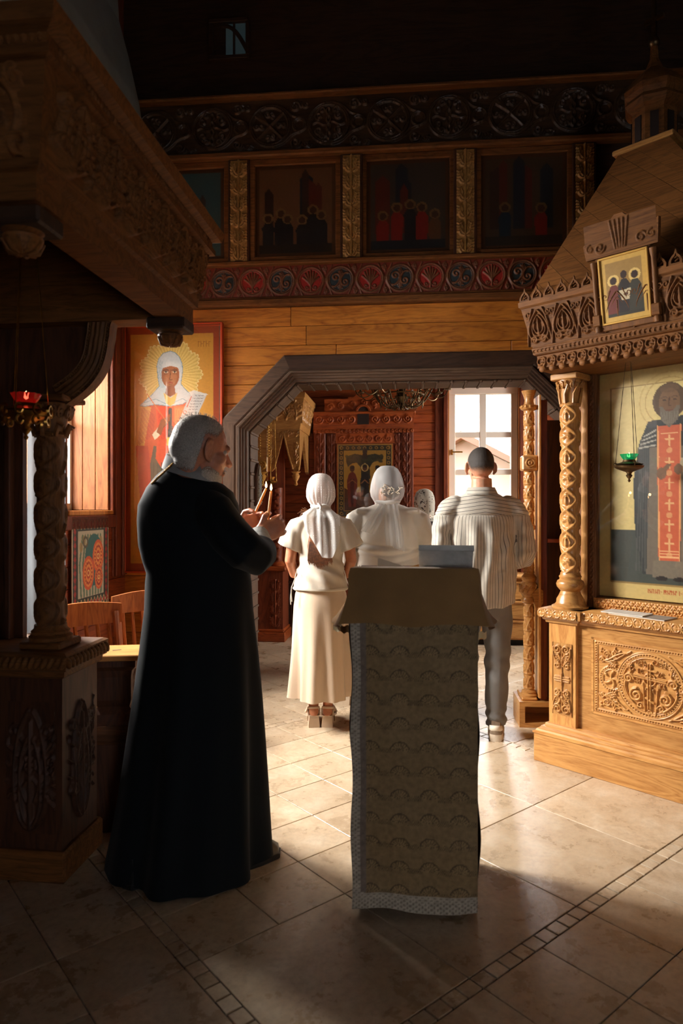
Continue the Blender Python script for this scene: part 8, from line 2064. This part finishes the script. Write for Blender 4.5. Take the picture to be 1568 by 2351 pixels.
    rows = [(1076, 398, 478, 0.9), (1088, 384, 500, 0.80), (1103, 360, 516, 0.72), (1125, 338, 535, 0.66), (1160, 318, 548, 0.66), (1200, 314, 553, 0.68), (1250, 322, 562, 0.70), (1290, 330, 572, 0.72), (1315, 336, 576, 0.72), (1335, 337, 577, 0.73), (1400, 334, 580, 0.76), (1500, 323, 590, 0.80), (1600, 311, 597, 0.82), (1700, 298, 602, 0.84), (1800, 285, 606, 0.86), (1880, 272, 609, 0.88), (1940, 260, 612, 0.90), (1962, 257, 614, 0.90)]
    rings = []
    for (py, xl, xr, dr) in rows:
        a, c = L(xl, py, 2.74), L(xr, py, 2.74); cx = (a.x+c.x)/2; rx = (c.x-a.x)/2; z = a.z
        k = max(0.0, min(1.0, (1.13-z)/0.9))
        f = (lambda k: (lambda an: k*(0.055*math.sin(an*7+0.9) + 0.04*math.sin(an*11+2.2) + 0.03*math.sin(an*4)) ))(k)
        rings.append([Vector((q.x, q.y, q.z - 0.030*min(1.0, max(0.0, (z-1.46)/0.10))*(q.x-cx)/rx)) for q in ringe(cx, 0.0, z, rx, rx*dr, 96, f, 0.0 if z > 0.3 else 0.02)])
    cs_ = MB().loft(rings, cap=False); cm = cs_.mesh('cassock', BLACK, 179)
    displace(cm, lambda x, y, z: np.where(z > 1.10, 0.010*np.sin((x*0.9+z*0.5)*34+1)*np.exp(-((x+0.16)/0.07)**2)*np.exp(-((z-1.30)/0.16)**2) + 0.004*np.sin(z*40+x*25)*np.exp(-((z-1.28)/0.12)**2), 0) - 0.006*np.exp(-((z-1.158)/0.008)**2))
    put('cassock', cm, g)
    # back seam down the skirt
    sm = MB()
    for (px0) in (405,):
        pts = [L(px0 + (1335-py)*0.055, py, 2.74) for py in (1345, 1450, 1600, 1750, 1850)]
    # right sleeve (near) and left sleeve (far)
    sl = MB(); 
    sl.tube([L(466, 1152, 2.70), L(490, 1176, 2.66), L(528, 1228, 2.63), L(566, 1268, 2.61), L(584, 1276, 2.65), L(598, 1272, 2.71), L(602, 1262, 2.75)], [0.072, 0.086, 0.086, 0.082, 0.076, 0.066, 0.058], 22, round_ends=True)
    sl.tube([L(380, 1145, 2.92), L(380, 1220, 3.05), L(440, 1280, 3.10), L(520, 1235, 3.05)], [0.085, 0.08, 0.075, 0.055], 18, round_ends=True)
    sl.ellipsoid(L(438, 1146, 2.76), (0.16, 0.11, 0.09), 20, 12)
    me = fuse(sl, 0.007, 5, 0.5, 'sleeves')
    displace(me, lambda x, y, z: 0.006*np.sin(z*55+x*50)*np.exp(-((x-0.20)/0.10)**2))
    mesh_obj('sleeves', me, BLACK, g)
    # grey undershirt cuffs and collar
    CUFF = fabric('grey_lace_cuff', srgb(176, 174, 168), 0.85, 160, 0.25, 60, bump=0.5)
    wv = (wr - L(598, 1262, 2.74)).normalized()
    MB().tube([L(602, 1264, 2.75), (L(602, 1264, 2.75)+wr)/2, wr + wv*0.012], [0.052, 0.048, 0.041], 20).build('cuff', CUFF, g, 60)
    MB().tube([L(520, 1232, 3.05), wr2 - d2*0.01], [0.046, 0.038], 18).build('cuff', CUFF, g, 60)
    n = 40; nc = L(437, 1084, 2.735); rings = []
    for (rx, ry, dz) in ((0.090, 0.088, 0.0), (0.088, 0.086, 0.040), (0.094, 0.092, 0.045), (0.108, 0.104, 0.006), (0.112, 0.108, -0.010)):
        rings.append([nc + Vector((rx*math.cos(a), ry*math.sin(a), dz + 0.032*(-math.cos(a+0.35)))) for a in np.linspace(0, 2*math.pi, n+1)[:-1]])
    MB().loft(rings, cap=False).build('collar', fabric('grey_collar', srgb(150, 150, 148), 0.85, 300, 0.1, 20), g, 179)
    # cross chain over the shoulder
    chp = [L(402, 1062, 2.66), L(390, 1074, 2.65), L(375, 1088, 2.65), L(362, 1100, 2.66), L(350, 1112, 2.69), L(341, 1124, 2.74)]
    chn = MB()
    for i in range(len(chp)-1):
        for f in np.linspace(0, 1, 6)[:-1]: p = chp[i]*(1-f)+chp[i+1]*f; chn.ellipsoid(p + Vector((0, -0.004, 0.003)), (0.0055, 0.0055, 0.0045), 8, 5)
    chn.build('cross_chain', BRASS, g, 60)['kind'] = 'stuff'
    # shoes
    SH = plain('black_leather', (0.012, 0.012, 0.013), 0.35)
    for (px, py, Y, yw) in ((565, 1985, 2.70, -0.95), (360, 2030, 2.62, -0.8)):
        o = L(px, py, Y); p = empty('shoe', (o.x-0.02, o.y, 0), yw, parent=g)
        outl = lambda k, z: [Vector((x*k, y*k, z)) for x, y in ((-0.036, -0.10), (0.0, -0.115), (0.036, -0.10), (0.044, -0.03), (0.046, 0.07), (0.036, 0.15), (0.0, 0.175), (-0.036, 0.15), (-0.046, 0.07), (-0.044, -0.03))]
        MB().loft([outl(1.0, 0.0), outl(1.04, 0.004), outl(1.04, 0.022)]).build('sole', SH, p); MB().loft([outl(1.0, 0.022), outl(0.97, 0.045), [Vector((v.x*0.86, v.y*0.80-0.01, 0.075)) for v in outl(1, 0)], [Vector((v.x*0.7, v.y*0.42-0.05, 0.11)) for v in outl(1, 0)]]).build('upper', SH, p, 50)
    # candles
    WAX = skin_mat('beeswax', srgb(240, 186, 100), 0.5)
    def candle(a, b_, lab):
        a, b_ = Vector(a), Vector(b_); q = empty('candle', a, 0, lab, 'candle', 'candles held by the priest'); d = b_-a
        MB().tube([Vector((0, 0, 0)), d*0.9, d], [0.0056, 0.0056, 0.0048], 12).build('wax', WAX, q, 60)
        MB().tube([d, d + Vector((0.0005, 0, 0.006))], 0.0009, 5).build('wick', plain('niche_dark', (0, 0, 0)), q)
        fm = plain('candle_flame', (1, 0.72, 0.32), 0.5, emis=(1.0, 0.62, 0.25), estr=14.0)
        MB().lathe([(0.0005, 0.0), (0.0035, 0.004), (0.005, 0.009), (0.0042, 0.015), (0.0022, 0.022), (0.0004, 0.029)], 12, tuple(d + Vector((0, 0, 0.003)))).build('flame', fm, q, 60)
        lt_ = bpy.data.lights.new('candle_light', 'POINT'); lt_.energy = 0.16; lt_.color = (1, 0.6, 0.25); lt_.shadow_soft_size = 0.01
        lo = bpy.data.objects.new('candle_light', lt_); COL.objects.link(lo); lo.location = a + d + Vector((0, -0.012, 0.036)); 
    candle(at(614, 1205, 2.88), at(622.5, 1128, 2.88), 'short upright lit candle in the priest\'s near fist')
    candle(at(569, 1215, 3.02), at(611, 1122, 3.02), 'longer slanted lit candle in the priest\'s far hand')
priest()
